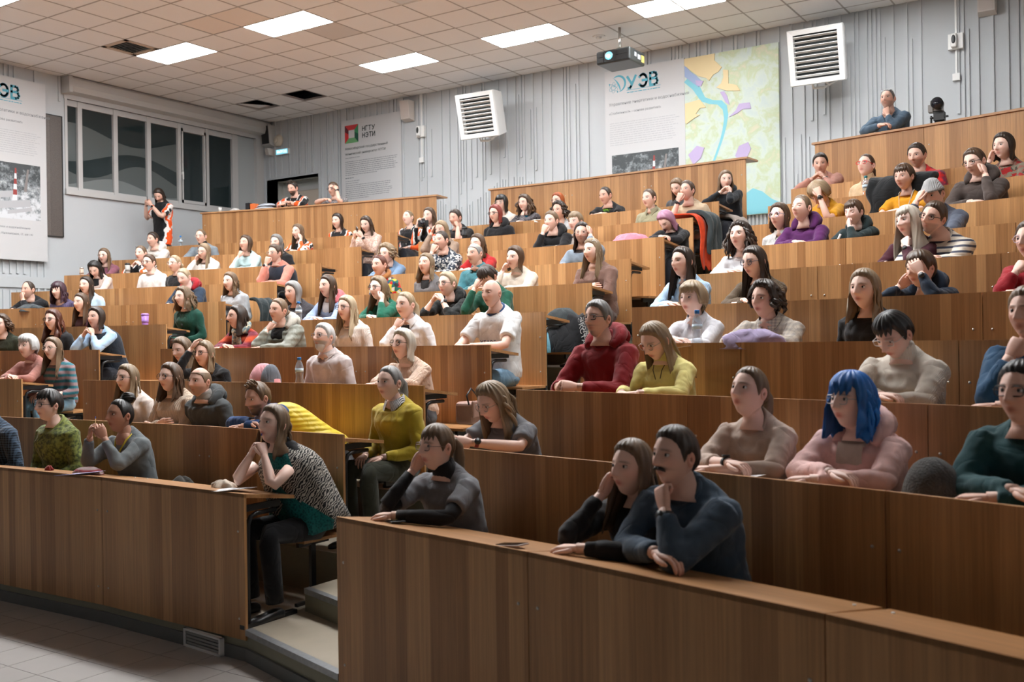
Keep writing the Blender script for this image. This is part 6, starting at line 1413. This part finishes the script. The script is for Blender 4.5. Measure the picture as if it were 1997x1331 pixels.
# projector on its pole
r = empty('projector', (-6.49, 12.80, 5.86)); tag(r, 'black ceiling projector with a lit blue lens on a steel pole', 'projector')
M_PJ = plain('projector_shell', (.045, .05, .05), .35)
b = MB(); b.bbox((-.27, -.22, -.09), (.27, .26, .10)); po = b.build('body', M_PJ, r); bv = po.modifiers.new('edge', 'BEVEL'); bv.width = .025; bv.segments = 3
b = MB(); b.bbox((-.13, -.245, -.075), (.03, -.21, .085)); b.build('lens_recess', M_DARK, r)
b = MB(); b.tube([(-.05, -.25, .005), (-.05, -.235, .005)], [.066, .070], 20); b.build('lens_ring', M_PJ, r)
emis('projector_lens', (.10, .55, .85), 3.0); emis('projector_beam', (.75, .95, 1.0), 30.0)
b = MB(); b.tube([(-.05, -.256, .005), (-.05, -.25, .005)], [.050, .056], 20); b.build('lens', MATS['projector_lens'], r)
b = MB(); b.ell((-.05, -.258, -.002), (.026, .004, .022), 12, 8); b.build('lens_glow', MATS['projector_beam'], r)
for x0, x1 in ((-.255, -.145), (.05, .24)):
    for z0, z1 in ((-.07, -.002), (.010, .075)):
        b = MB(); b.bbox((x0, -.228, z0), (x1, -.215, z1)); b.build('vent_grille', M_DARK, r)
b = MB(); b.bbox((.268, .02, -.03), (.273, .11, .04)); b.bbox((.268, -.08, -.01), (.273, -.02, .05)); b.build('label_plate', M_PIN, r)
b = MB(); b.bbox((.268, .14, -.05), (.273, .23, .05)); b.build('warning_label', plain('warning_yellow', c(226, 206, 120), .5), r)
b = MB(); b.bbox((-.16, -.12, .10), (.16, .16, .115)); b.tube([(0, 0, .11), (0, 0, HC-5.86)], .020, 10); b.lathe([(.05, .115), (.05, .16), (.02, .17)], seg=10); b.build('pole', M_SCREW, r)
# exit sign, bell, wall speakers, sensors
r = empty('exit_sign', (-14.66, YB-.02, 5.68)); tag(r, 'small lit blue exit sign over the recessed door', 'sign')
MB().bbox((-.17, -.05, -.055), (.17, 0, .055)).build('housing', M_WHITE, r); emis('exit_face', c(120, 200, 226), 1.2)
MB().bbox((-.16, -.053, -.046), (.16, -.05, .046)).build('face', MATS['exit_face'], r)
flat_text('ВЫХОД', 'lettering', (0, -.0545, 0), (1, 0, 0), (0, 0, 1), .075, emis('exit_letters', (.9, .97, 1.0), 1.6), r)
r = empty('alarm_bell', (-14.79, YB-.022, 5.92)); tag(r, 'round cream alarm bell above the exit sign', 'bell'); Rb = np.array([[1, 0, 0], [0, 0, -1], [0, 1, 0]], float)
MB().lathe([(.001, .075), (.05, .072), (.10, .05), (.125, .015), (.125, 0)], (0, 0, 0), 22, R=Rb).build('gong', plain('cream_metal', c(206, 196, 180), .35), r); MB().lathe([(.001, .10), (.04, .095), (.05, .07)], (0, 0, 0), 14, R=Rb).build('boss', plain('cream_metal', c(206, 196, 180), .35), r)
def wspk(x, z, label, dark=False, w_=.22, h_=.36, nm='wall_speaker'):
    r = empty(nm, (x, YB-.022, z)); tag(r, label, 'speaker')
    b = MB(); b.add([(-w_/2, 0, -h_/2), (w_/2, 0, -h_/2), (w_/2*.92, -.13, -h_/2*.82), (-w_/2*.92, -.13, -h_/2*.82), (-w_/2, 0, h_/2), (w_/2, 0, h_/2), (w_/2*.92, -.17, h_/2), (-w_/2*.92, -.17, h_/2)], [(0, 1, 2, 3)[::-1], (4, 5, 6, 7), (3, 2, 6, 7), (1, 0, 4, 5), (2, 1, 5, 6), (0, 3, 7, 4)], smooth=False)
    b.build('cabinet', plain('pale_speaker', c(206, 198, 192), .6) if not dark else M_PVC, r)
    g = MB(); g.add([(-w_/2*.78, -.137, -h_/2*.74), (w_/2*.78, -.137, -h_/2*.74), (w_/2*.78, -.172, h_/2*.9), (-w_/2*.78, -.172, h_/2*.9)], [(0, 1, 2, 3)], smooth=False); g.build('grille', M_DARK if dark else plain('speaker_cloth', c(198, 188, 182), .9, bump=.3, bscale=500), r)
wspk(-11.42, 6.03, 'pale wall speaker beside the red and green emblem board'); wspk(-1.86, 6.12, 'pale wall speaker high on the slatted wall beyond the sensor box')
wspk(-15.02, 6.02, 'dark-fronted wall speaker in the corner by the shutter box', True, .26, .42); wspk(-14.98, 5.70, 'little beige wall speaker under the dark-fronted one', False, .09, .14)
def wcam(x, z, zs_, label):
    r = empty('wall_sensor', (x, YB-.022, z)); tag(r, label, 'sensor')
    b = MB(); b.bbox((-.09, -.06, -.10), (.09, 0, .10)); b.build('base_box', M_WHITE, r)
    b = MB(); b.bbox((-.055, -.12, -.085), (.025, -.05, .095)); q = b.build('camera_body', M_WHITE, r); bv = q.modifiers.new('edge', 'BEVEL'); bv.width = .02; bv.segments = 3
    b = MB(); b.ell((-.015, -.12, .015), (.026, .006, .058), 14, 10); b.build('dark_window', M_DARK, r)
    b = MB(); b.bbox((-.012, -.018, .10), (.012, 0, HC-z)); b.bbox((-.012, -.018, zs_-z+.03), (.012, 0, -.10)); b.build('conduit', M_WHITE, r)
    b = MB(); b.bbox((-.045, -.04, zs_-z-.045), (.045, 0, zs_-z+.045)); b.build('socket_box', M_WHITE, r)
wcam(-11.14, 5.63, 5.12, 'white camera sensor with cable trunking near the emblem board'); wcam(-2.24, 5.67, 5.21, 'white camera sensor with cable trunking above the tripod')
# dark wood panel partly behind the left poster
r = empty('wood_panel', (XL, 8.2, 3.67)); tag(r, 'dark grey wood-look wall panel half behind the left poster', 'panel')
M_GW = wood('grey_oak_laminate', (.10, .085, .078), (.14, .12, .11), (.19, .165, .15), .2, 1)
for q in range(7):
    MB().bbox((.0, q*.2057+.001, 0), (.030, (q+1)*.2057-.001, 1.97)).build('plank', M_GW, r)
b = MB(); b.bbox((0, 1.44, -.012), (.036, 1.455, 1.98)); b.bbox((0, 0, -.014), (.036, 1.455, 0)); b.bbox((0, 0, 1.97), (.036, 1.455, 1.984)); b.build('edge_trim', M_DARK, r)
# ================================================================== THINGS ON DESKS
def on_desk(u, row, back=.10, v=None):
    d = ray(u, 665.5); 
    lo, hi = 1., 26.
    for _ in range(50):
        t = (lo+hi)/2
        if d[1]*t-row_any(row, d[0]*t) < back: lo = t
        else: hi = t
    z = ZD[row]-.026-.045*back/.385 if row > 1 else ZD[row]+.003-.055*back/.385
    if row == 11: z = ZD[11]+.024
    return np.array([d[0]*t, d[1]*t, z])
M_WATER = None
def pet_mat():
    m, nt, b = new_mat('clear_bottle'); L = nt.links.new
    t = N(nt, 'ShaderNodeBsdfTransparent'); t.inputs[0].default_value = (.86, .90, .93, 1); g = N(nt, 'ShaderNodeBsdfGlossy'); g.inputs['Roughness'].default_value = .08; mx = N(nt, 'ShaderNodeMixShader')
    lw = N(nt, 'ShaderNodeLayerWeight'); lw.inputs[0].default_value = .35; mp_ = N(nt, 'ShaderNodeMapRange'); mp_.inputs[3].default_value = .12; mp_.inputs[4].default_value = .75; L(lw.outputs['Facing'], mp_.inputs[0]); L(mp_.outputs[0], mx.inputs[0])
    df = N(nt, 'ShaderNodeBsdfDiffuse'); df.inputs[0].default_value = (.75, .80, .84, 1); ad = N(nt, 'ShaderNodeMixShader'); ad.inputs[0].default_value = .5; L(g.outputs[0], ad.inputs[1]); L(df.outputs[0], ad.inputs[2])
    L(t.outputs[0], mx.inputs[1]); L(ad.outputs[0], mx.inputs[2]); L(mx.outputs[0], nt.nodes['Material Output'].inputs['Surface']); return m
M_PET = pet_mat(); M_BCAP = plain('blue_cap', c(28, 120, 200), .4)
def bottle(u, row, label, h=.235, cap=None, liquid=None, back=.08, rad=.034):
    p = on_desk(u, row, back); r = empty('water_bottle', p); tag(r, label, 'bottle')
    k = h/.235; R_ = rad
    pr = [(R_*.8, 0), (R_, .008), (R_, .05*k), (R_*.88, .065*k), (R_*.90, .10*k), (R_, .115*k), (R_, .15*k), (R_*.82, .18*k), (R_*.42, .205*k), (R_*.38, .215*k), (R_*.38, .222*k)]
    MB().lathe(pr, seg=20).build('bottle_body', M_PET, r)
    MB().lathe([(.016, .212*k), (.0165, .232*k), (.014, .235*k)], seg=16).build('cap', cap or M_BCAP, r)
    MB().lathe([(R_*1.01, .118*k), (R_*1.012, .146*k)], seg=20).build('label_band', plain('bottle_band', c(190, 210, 226), .5), r)
    if liquid is not None: MB().lathe([(R_*.78, .004), (R_*.96, .012), (R_*.96, .05*k), (R_*.85, .065*k), (R_*.87, .085*k)], seg=18).build('liquid', plain('juice', liquid, .2), r)
bottle(583.5, 5, 'clear water bottle with blue cap beside the fur coat'); bottle(583, 3, 'clear water bottle with blue cap beside the lilac shirt', .24)
bottle(1360, 4, 'clear water bottle with blue cap before the young person in white', .25); bottle(1693, 9, 'clear bottle of orange drink with teal cap', .235, plain('teal_cap', c(20, 120, 130), .4), c(214, 128, 24))
bottle(355, 10, 'clear water bottle with blue cap near the standing person', .21)
def tumbler(u, row, label, col, h=.15, lid=None, nm='tumbler', back=.08, r0=.032, r1=.038):
    p = on_desk(u, row, back); r = empty(nm, p); tag(r, label, 'cup')
    MB().lathe([(r0*.9, 0), (r0, .006), (r1, h*.88)], seg=20).build('cup', plain('tumbler_%.2f_%.2f' % (col[0], col[2]), col, .35), r)
    MB().lathe([(r1*1.06, h*.86), (r1*1.08, h*.93), (r1*.9, h), (r1*.7, h*1.01)], seg=20).build('lid', lid or plain('tumbler_%.2f_%.2f' % (col[0], col[2]), col, .35), r)
    MB().lathe([(r0*1.09+.001, h*.35), (r0*1.13+.002, h*.55)], seg=20).build('grip_band', plain('band_%.2f' % col[1], tuple(x*.72 for x in col), .6), r)
tumbler(283.5, 5, 'lilac travel cup standing alone at the desk end', c(164, 120, 200), .17, r1=.042, r0=.034); tumbler(251, 8, 'steel and black tumbler beside the clasped hands', c(170, 166, 160), .19, M_DARK)
tumbler(161, 8, 'small pale flask with a steel cap beside the mauve jumper', c(206, 180, 160), .16, M_SCREW, 'flask', r0=.028, r1=.028); tumbler(909, 9, 'tall black thermos beside the tattooed forearm', c(22, 24, 26), .20, M_DARK, 'thermos', r0=.033, r1=.033)
tumbler(433, 11, 'white paper cup on the top ledge by the window', c(224, 222, 218), .09, M_WHITE, 'paper_cup', .12, .026, .033)
def desk_box(name, u, row, dims, col, label, cat, back=.12, rz=0., mat=None, zoff=0.):
    p = on_desk(u, row, back); o = MB(); o.box((0, 0, dims[2]/2), dims); q = o.build(name, mat or plain('thing_%.3f_%.3f' % (col[0], col[2]), col, .5), None, loc=(p[0], p[1], p[2]+zoff), rz=rz); tag(q, label, cat); return q
def desk_phone(u, row, label, back, rz, col=(.015, .015, .017)):
    p = on_desk(u, row, back); r = empty('phone', (p[0], p[1], p[2]+.006), rz); r.rotation_euler = (-.13 if row == 1 else -.11, 0, rz); tag(r, label, 'phone')
    q = phone_mesh('case', r, col); bv = q.modifiers.new('edge', 'BEVEL'); bv.width = .003; bv.segments = 2
    MB().box((0, 0, .0045), (.068, .146, .001)).build('screen', plain('phone_screen', (.01, .011, .013), .08), r); return r
r = desk_phone(766, 1, 'black phone with pale earphone cable on the front desk', .15, .9)
MB().tube([(-.02, -.04, .008), (.01, -.02, .012), (.02, .01, .009), (-.005, .03, .012), (-.02, .0, .009), (.01, .05, .009)], .0018, 5).build('earphone_cable', plain('earphone_gold', c(206, 180, 120), .4), r)
desk_phone(990, 1, 'pale-cased phone lying on the front desk edge', .06, 1.35, c(180, 160, 150)); desk_phone(873, 4, 'phone lying before the ringer tee wearer', .06, 1.2, (.05, .055, .06))
def paper(u, row, label, back, rz, n=3, col=(.75, .75, .76), dims=(.21, .297), name='paper_stack'):
    p = on_desk(u, row, back); r = empty(name, (p[0], p[1], p[2]+.002)); r.rotation_euler = (-.11, 0, rz); tag(r, label, 'paper')
    for q in range(n): MB().box((.006*q, .004*q, .0015*q+.001), (*dims, .0012), R=np.array([[math.cos(.12*q), -math.sin(.12*q), 0], [math.sin(.12*q), math.cos(.12*q), 0], [0, 0, 1]])).build('sheet', plain('paper_%.2f' % col[2], col, .7), r)
paper(438, 1, 'white paper sheets near the shawl wearer', .10, 1.2); paper(150, 1, 'pale lilac leaflet before the grey jumper', .07, 1.4, 2, c(190, 186, 220)); paper(1330, 4, 'white sheets beside the young person in white', .10, 1.3); paper(1410, 2, 'white sheet before the oatmeal sweatshirt', .10, 1.4, 1); paper(1010, 3, 'open notebook behind the desk edge by the wrap', .12, .4, 1) if False else None
# draped and piled clothing
def pile(name, u, row, dims, top, label, cat, back=.16, rz=0., seed=1, zoff=0., lumps=5, z=None, amp=1.0):
    p = on_desk(u, row, back); 
    if z is not None: p[2] = z
    n1, n2 = 36, 16; a = np.linspace(0, 2*np.pi, n1, endpoint=False); e_ = np.linspace(-.5*np.pi, .5*np.pi, n2); A, E = np.meshgrid(a, e_); rs = np.random.default_rng(seed)
    rr_ = 1+amp*(.16*np.sin(A*lumps+seed+2*E)+.10*np.sin(A*(lumps*2+1)+3*np.sin(E*3)+seed)+.06*np.sin(E*9+A*3+seed*2))
    V = np.stack([np.cos(E)*np.cos(A)*rr_*dims[0]/2, np.cos(E)*np.sin(A)*rr_*dims[1]/2, np.where(np.sin(E) > 0, np.sin(E)*(1+amp*np.cos(E)*(.25*np.sin(A*3+seed)+.12*np.sin(A*7))), np.sin(E)*.05)*dims[2]], -1).reshape(-1, 3)
    m = MB(); m.add(V, [(i*n1+j, i*n1+(j+1) % n1, (i+1)*n1+(j+1) % n1, (i+1)*n1+j) for i in range(n2-1) for j in range(n1)])
    o = m.build(name, cloth(*top), None, loc=(p[0], p[1], p[2]+zoff), rz=rz); tag(o, label, cat); return o
pile('jacket', 62, 6, (.55, .28, .10), T(c(66, 74, 78)), 'dark grey jacket spread on the desk beside the black sweater', 'jacket', .14, seed=3)
pile('coat', 1234, 8, (.46, .26, .13), T(c(226, 128, 146)), 'pink coat heaped on the desk by the bowed black shirt', 'coat', .16, seed=5)
pile('scarf', 1467, 4, (.42, .22, .12), T(c(160, 146, 178)), 'folded lilac scarf before the beige checked overshirt', 'scarf', .12, seed=8, lumps=3)
pile('backpack', 515, 3, (.34, .22, .20), T(c(214, 150, 156)), 'pink backpack lying on the desk near the lilac shirt', 'bag', .16, seed=9, lumps=2, amp=.2)
pile('grey_pouch', 527, 3, (.16, .20, .19), T(c(96, 100, 108)), 'grey soft pouch leaning on the pink backpack', 'bag', .15, seed=10, lumps=2, amp=.2)
pile('knit_hat', 1815, 2, (.24, .22, .17), T(c(78, 76, 74), 'fur'), 'shaggy grey hat on the desk before the bottle green sweater', 'hat', .26, seed=4, lumps=2, amp=.12)
pile('grey_garment', 520, 11, (.42, .24, .055), T(c(168, 172, 180)), 'folded grey garments stacked on the top ledge', 'clothes', .10, seed=6, lumps=2, amp=.4)
pile('grey_garment', 524, 11, (.38, .22, .05), T(c(178, 184, 196)), 'upper folded grey garment on the ledge stack', 'clothes', .10, seed=7, lumps=2, amp=.4, zoff=.05)
pile('plastic_bag', 462, 11, (.20, .12, .05), T(c(200, 196, 192)), 'crumpled clear bag on the top ledge by the window', 'bag', .08, seed=12)
pile('crumpled_wrapper', 432, 1, (.17, .12, .05), T(c(190, 176, 160)), 'crumpled beige wrapper by the white paper sheets', 'wrapper', .24, seed=15)
pile('zip_pouch', 168, 1, (.26, .14, .05), T(c(150, 60, 66), 'grad', c(170, 150, 148), 5.), 'flat red and grey zip pouch before the grey jumper', 'pouch', .16, rz=.3, seed=16, lumps=2, amp=.3)
pile('hair_clip', 92, 1, (.07, .05, .035), T(c(120, 34, 30)), 'small dark red hair clip on the front desk', 'hair clip', .14, seed=17)
pile('napkin', 1265, 9, (.24, .14, .04), T(c(222, 196, 190)), 'pale pink cloth before the olive shirt', 'cloth', .08, seed=18)
pile('cap', 1290, 9, (.14, .12, .06), T(c(206, 70, 34)), 'orange cap beside the pale pink cloth', 'cap', .10, seed=19, amp=.3)
pile('white_wrap', 1050, 10, (.30, .16, .05), T(c(216, 214, 208)), 'white cloth on the desk below the teal cuff', 'cloth', .08, seed=20)
pile('handbag', 30, 1, (.10, .08, .06), T(BLK), 'small black case at the front desk end', 'case', .2, seed=22) if False else None
pile('dark_hood', 868, 9, (.30, .24, .17), T(c(34, 36, 38)), 'dark hood of a coat behind the camera holder', 'coat', .62, seed=23, z=ZD[9]+.05, lumps=3, amp=.4)
pile('bag', 1112, 1, (.34, .26, .24), T(c(38, 48, 44)), 'dark green bag on the bench behind the front desk', 'bag', .62, seed=24, z=PL[1]+.43, lumps=3, amp=.5)
pile('bag', 350, 1, (.34, .26, .30), T(c(60, 58, 54)), 'dark grey bag on the bench between the grey jumper and the shawl', 'bag', .60, seed=25, z=PL[1]+.43, lumps=3, amp=.5)
desk_box('black_box', 489, 11, (.09, .07, .13), BLK, 'small black carton on the top ledge', 'box', .12); desk_box('orange_box', 500, 11, (.10, .10, .11), c(226, 118, 60), 'small orange carton on the top ledge', 'box', .12)
flat_text('Л', 'lettering', on_desk(489, 11, .12)+np.array([-.012, -.0365, .065]), (1, 0, 0), (0, 0, 1), .05, M_POST, None) if False else None
# jackets hung over bench ends
def drape(name, p, wdir, width, drop, top, label, cat, over=.16, seed=1, thick=.05):
    """a coat folded over an edge: short flap on top, long fall in front"""
    p = np.asarray(p, float); wd_ = nrm(np.asarray(wdir, float)); out = np.array([wd_[1], -wd_[0], 0]); rs = np.random.default_rng(seed); n, m = 22, 16; rows_ = []
    L_ = over+drop
    for i in range(m):
        s_ = i/(m-1)*L_; row_ = []
        for j in range(n):
            f = j/(n-1)-.5; fold = .014*math.sin(j*.75+seed+.25*i)*min(1, s_/.1)+.007*math.sin(j*1.9+i*.7+seed)+.010*math.sin(i*.8+j*.3)
            if s_ < over: q = p+wd_*f*width+out*(-(over-s_))+np.array([0, 0, .03+fold*.6])
            else:
                h = s_-over; sh_ = width*(1-.16*h/drop+.06*math.sin(i*.9+seed)); q = p+wd_*f*sh_+out*(.03+.04*math.sin(min(1, h/.15)*1.57)+fold)+np.array([0, 0, .02-h+.03*math.sin(j*.8+seed)*(h/drop)])
            row_.append(q)
        rows_.append(row_)
    V = np.array(rows_).reshape(-1, 3); F = [(i*n+j, i*n+j+1, (i+1)*n+j+1, (i+1)*n+j) for i in range(m-1) for j in range(n-1)]
    e = MB(); c0 = V.mean(0); e.add(V-p, F); o = e.build(name, cloth(*top), None, loc=tuple(p)); md = o.modifiers.new('thick', 'SOLIDIFY'); md.thickness = thick; md.offset = 0; s_ = o.modifiers.new('soft', 'SUBSURF'); s_.levels = 1; s_.render_levels = 1
    tag(o, label, cat); return o
pe = np.array([-4.46, row_y(9, 1, -4.48)+.20, ZD[9]+.0])
drape('jacket', pe+np.array([.0, 0, .02]), (0, 1, 0), .42, .62, T(c(214, 72, 36)), 'orange lining of a jacket draped over the ninth-row desk end', 'jacket', .34, 3, .02)
drape('jacket', pe+np.array([.07, .04, .03]), (0, 1, 0), .36, .46, T(c(58, 66, 68)), 'dark green bomber jacket hanging over the orange one', 'jacket', .2, 5, .06)
pe = np.array([-4.44, row_y(10, 1, -4.48)+.55, PL[10]+.62])
drape('coat', pe, (0, 1, 0), .46, .52, T(c(186, 176, 168)), 'pale beige trench coat hanging by the tenth-row bench end', 'coat', .22, 8, .05)
pe = np.array([-4.46, row_y(10, 1, -4.48)+.10, PL[9]+.5]); pile('scarf', 1402, 9, (.26, .16, .10), T(c(190, 184, 176), 'fleck', c(60, 56, 54)), 'black and white patterned scarf at the aisle edge', 'scarf', .50, seed=31, z=PL[9]+.43)
drape('jacket', np.array([-9.55, row_y(6, 0, -9.57)+.60, PL[6]+.80]), (0, 1, 0), .26, .45, T(c(40, 48, 50)), 'dark coat hanging at the window-side sixth-row end', 'coat', .12, 12, .04)
# bags at bench ends
r = empty('tote_bag', (-4.62, row_y(6, 1, -4.6)-.22, PL[5]+.43)); tag(r, 'black tote bag with white lettering on the fifth-row bench end', 'bag')
n1, n2 = 30, 14; a = np.linspace(0, 2*np.pi, n1, endpoint=False); e_ = np.linspace(0, 1, n2); V = []
for q in e_: V += [(.21*math.copysign(abs(math.cos(t))**.6, math.cos(t))*(1-.3*q**3)*(1+.05*math.sin(t*5+q*6)), .14*math.copysign(abs(math.sin(t))**.7, math.sin(t))*(1-.55*q**2)*(1+.07*math.sin(t*4+q*5)), .34*q*(1+.06*math.sin(t*3))) for t in a]
m = MB(); m.add(V, [(i*n1+j, i*n1+(j+1) % n1, (i+1)*n1+(j+1) % n1, (i+1)*n1+j) for i in range(n2-1) for j in range(n1)]+[tuple(range((n2-1)*n1, n2*n1))]); m.build('bag_body', cloth('plain', BLK), r)
for q, (tx_, sz) in enumerate((('ЭКСТАТ', .075), ('ЭКОЛОГИЯ', .058), ('2030', .05), ('9', .09), ('ИНО', .05))):
    flat_text(tx_, 'bag_lettering', (.215-.02*(q == 3)+.012, -.03+.055*(q-2)*.9, .17-.01*q), (.0, .35, -.93), (.25, .9, .33), sz, M_POST, r)
pile('jacket', 1098, 5, (.36, .26, .16), T(c(48, 54, 56)), 'dark folded jacket behind the lettered tote bag', 'jacket', .62, seed=33, z=PL[5]+.68, lumps=3, amp=.5)
pile('blue_bag', 1062, 5, (.16, .20, .20), T(c(120, 176, 196)), 'light blue cloth bag beside the lettered tote', 'bag', .50, seed=34, z=PL[5]+.43, lumps=3, amp=.4)
r = empty('handbag', (-4.44, row_y(4, 1, -4.48)-.32, PL[3]+.47)); tag(r, 'dusty pink flap handbag hanging at the third-row bench end', 'bag')
b = MB(); b.bbox((-.11, -.07, 0), (.06, .09, .17)); q = b.build('bag_body', plain('dusty_pink_leather', c(176, 138, 124), .5, noise=.08, nscale=40), r); bv = q.modifiers.new('soft', 'BEVEL'); bv.width = .03; bv.segments = 3
b = MB(); b.bbox((.05, -.075, .05), (.075, .095, .18)); q = b.build('flap', plain('dusty_pink_leather', c(176, 138, 124), .5), r); bv = q.modifiers.new('soft', 'BEVEL'); bv.width = .012; bv.segments = 2
MB().tube([(.03, -.07, .15), (.02, -.085, .22), (.0, -.0, .27), (0, .07, .22), (.03, .08, .15)], .007, 6).build('strap', M_DARK, r)
# black puffer round the shoulders of the young person in mustard
pp_ = on_desk(1745, 8, .30); drape('puffer_jacket', (pp_[0]+.02, pp_[1]+.26, ZD[8]+.34), (1, -.1, 0), .62, .40, T(c(24, 26, 28)), 'black puffer jacket over the back of the mustard tee wearer', 'jacket', .12, 14, .07)
# stills camera held at chest, camera on tripod behind the top ledge
pc = on_desk(829, 9, .22); r = empty('camera', (pc[0], pc[1], 0)); pz = ony(829, 436, pc[1])[2]; r.location = (pc[0], pc[1], pz); r.rotation_euler = (0, 0, .5); tag(r, 'black stills camera held by a person in a black jersey', 'camera')
b = MB(); b.box((0, 0, 0), (.14, .06, .09)); b.box((0, 0, .055), (.05, .05, .03)); b.build('camera_body', M_DARK, r); MB().tube([(0, -.03, 0), (0, -.11, 0)], [.036, .034], 16).build('lens', plain('lens_barrel', (.03, .03, .032), .3), r); MB().tube([(0, -.105, 0), (0, -.112, 0)], .029, 16).build('lens_glass', plain('lens_glass', (.01, .012, .02), .05), r)
pt = on_desk(1838, 11, .42); r = empty('tripod_camera', (pt[0], pt[1], PL[11])); tag(r, 'black video camera with round lens on a tripod behind the top ledge', 'camera'); zc = ony(1840, 205, pt[1])[2]-PL[11]
Rt = .55
b = MB(); b.box((-.03, .04, zc), (.12, .14, .12)); b.box((-.085, .0, zc-.03), (.05, .10, .08)); b.build('camera_body', plain('camera_grey', (.25, .24, .23), .4), r)
b = MB(); b.tube([(.0, -.02, zc+.005), (0, -.14, zc+.005)], [.058, .066], 20); b.build('lens', M_DARK, r); b = MB(); b.tube([(0, -.141, zc+.005), (0, -.143, zc+.005)], .05, 18); b.build('lens_glass', plain('lens_glass', (.01, .012, .02), .05), r)
b = MB(); b.box((0, .02, zc-.12), (.11, .12, .10)); b.tube([(0, .02, zc-.17), (0, .02, zc-.24)], .055, 14); b.box((.07, .0, zc-.13), (.05, .03, .02)); b.tube([(-.06, .02, zc-.13), (-.10, .03, zc-.12)], .012, 8); b.tube([(-.09, .03, zc-.10), (-.10, .05, zc-.30)], .012, 8); b.build('pan_head', M_DARK, r)
for q in range(3):
    a_ = q*2.1+.4; b = MB(); b.tube([(0, .02, zc-.22), (.10*math.cos(a_), .02+.10*math.sin(a_), zc-.30), (.34*math.cos(a_), .02+.30*math.sin(a_), .01)], [.022, .018, .012], 8); b.build('leg', M_DARK, r)
# grey board leaning at the window-side end
r = MB(); r.add([(0, 0, 0), (.42, 0, 0), (.42, .02, .71), (0, .02, .87), (0, .03, 0), (.42, .03, 0), (.42, .05, .71), (0, .05, .87)], [(0, 1, 2, 3), (7, 6, 5, 4), (0, 4, 5, 1), (1, 5, 6, 2), (2, 6, 7, 3), (3, 7, 4, 0)], smooth=False)
pg = on_desk(272, 10, .30); o = r.build('grey_board', plain('grey_laminate', c(170, 174, 178), .5), None, loc=(pg[0]-.1, pg[1], PL[10])); tag(o, 'grey angled board beside the off-white hoodie', 'board')
# floor grille in the first tier
gx_ = -4.86; r = empty('floor_grille', (gx_, row_any(1, gx_)-.035, .0), -.10); tag(r, 'small white framed grille low on the first tier near the aisle', 'grille')
b = MB(); 
for lo_, hi_ in (((-.19, 0, 0), (-.175, .03, .11)), ((.175, 0, 0), (.19, .03, .11)), ((-.19, 0, 0), (.19, .03, .012)), ((-.19, 0, .098), (.19, .03, .11))): b.bbox(lo_, hi_)
b.build('frame', M_WHITE, r)
for q in range(4): MB().bbox((-.175, .008, .018+q*.02), (.175, .02, .030+q*.02)).build('slat', plain('grille_metal', (.35, .35, .34), .4), r)
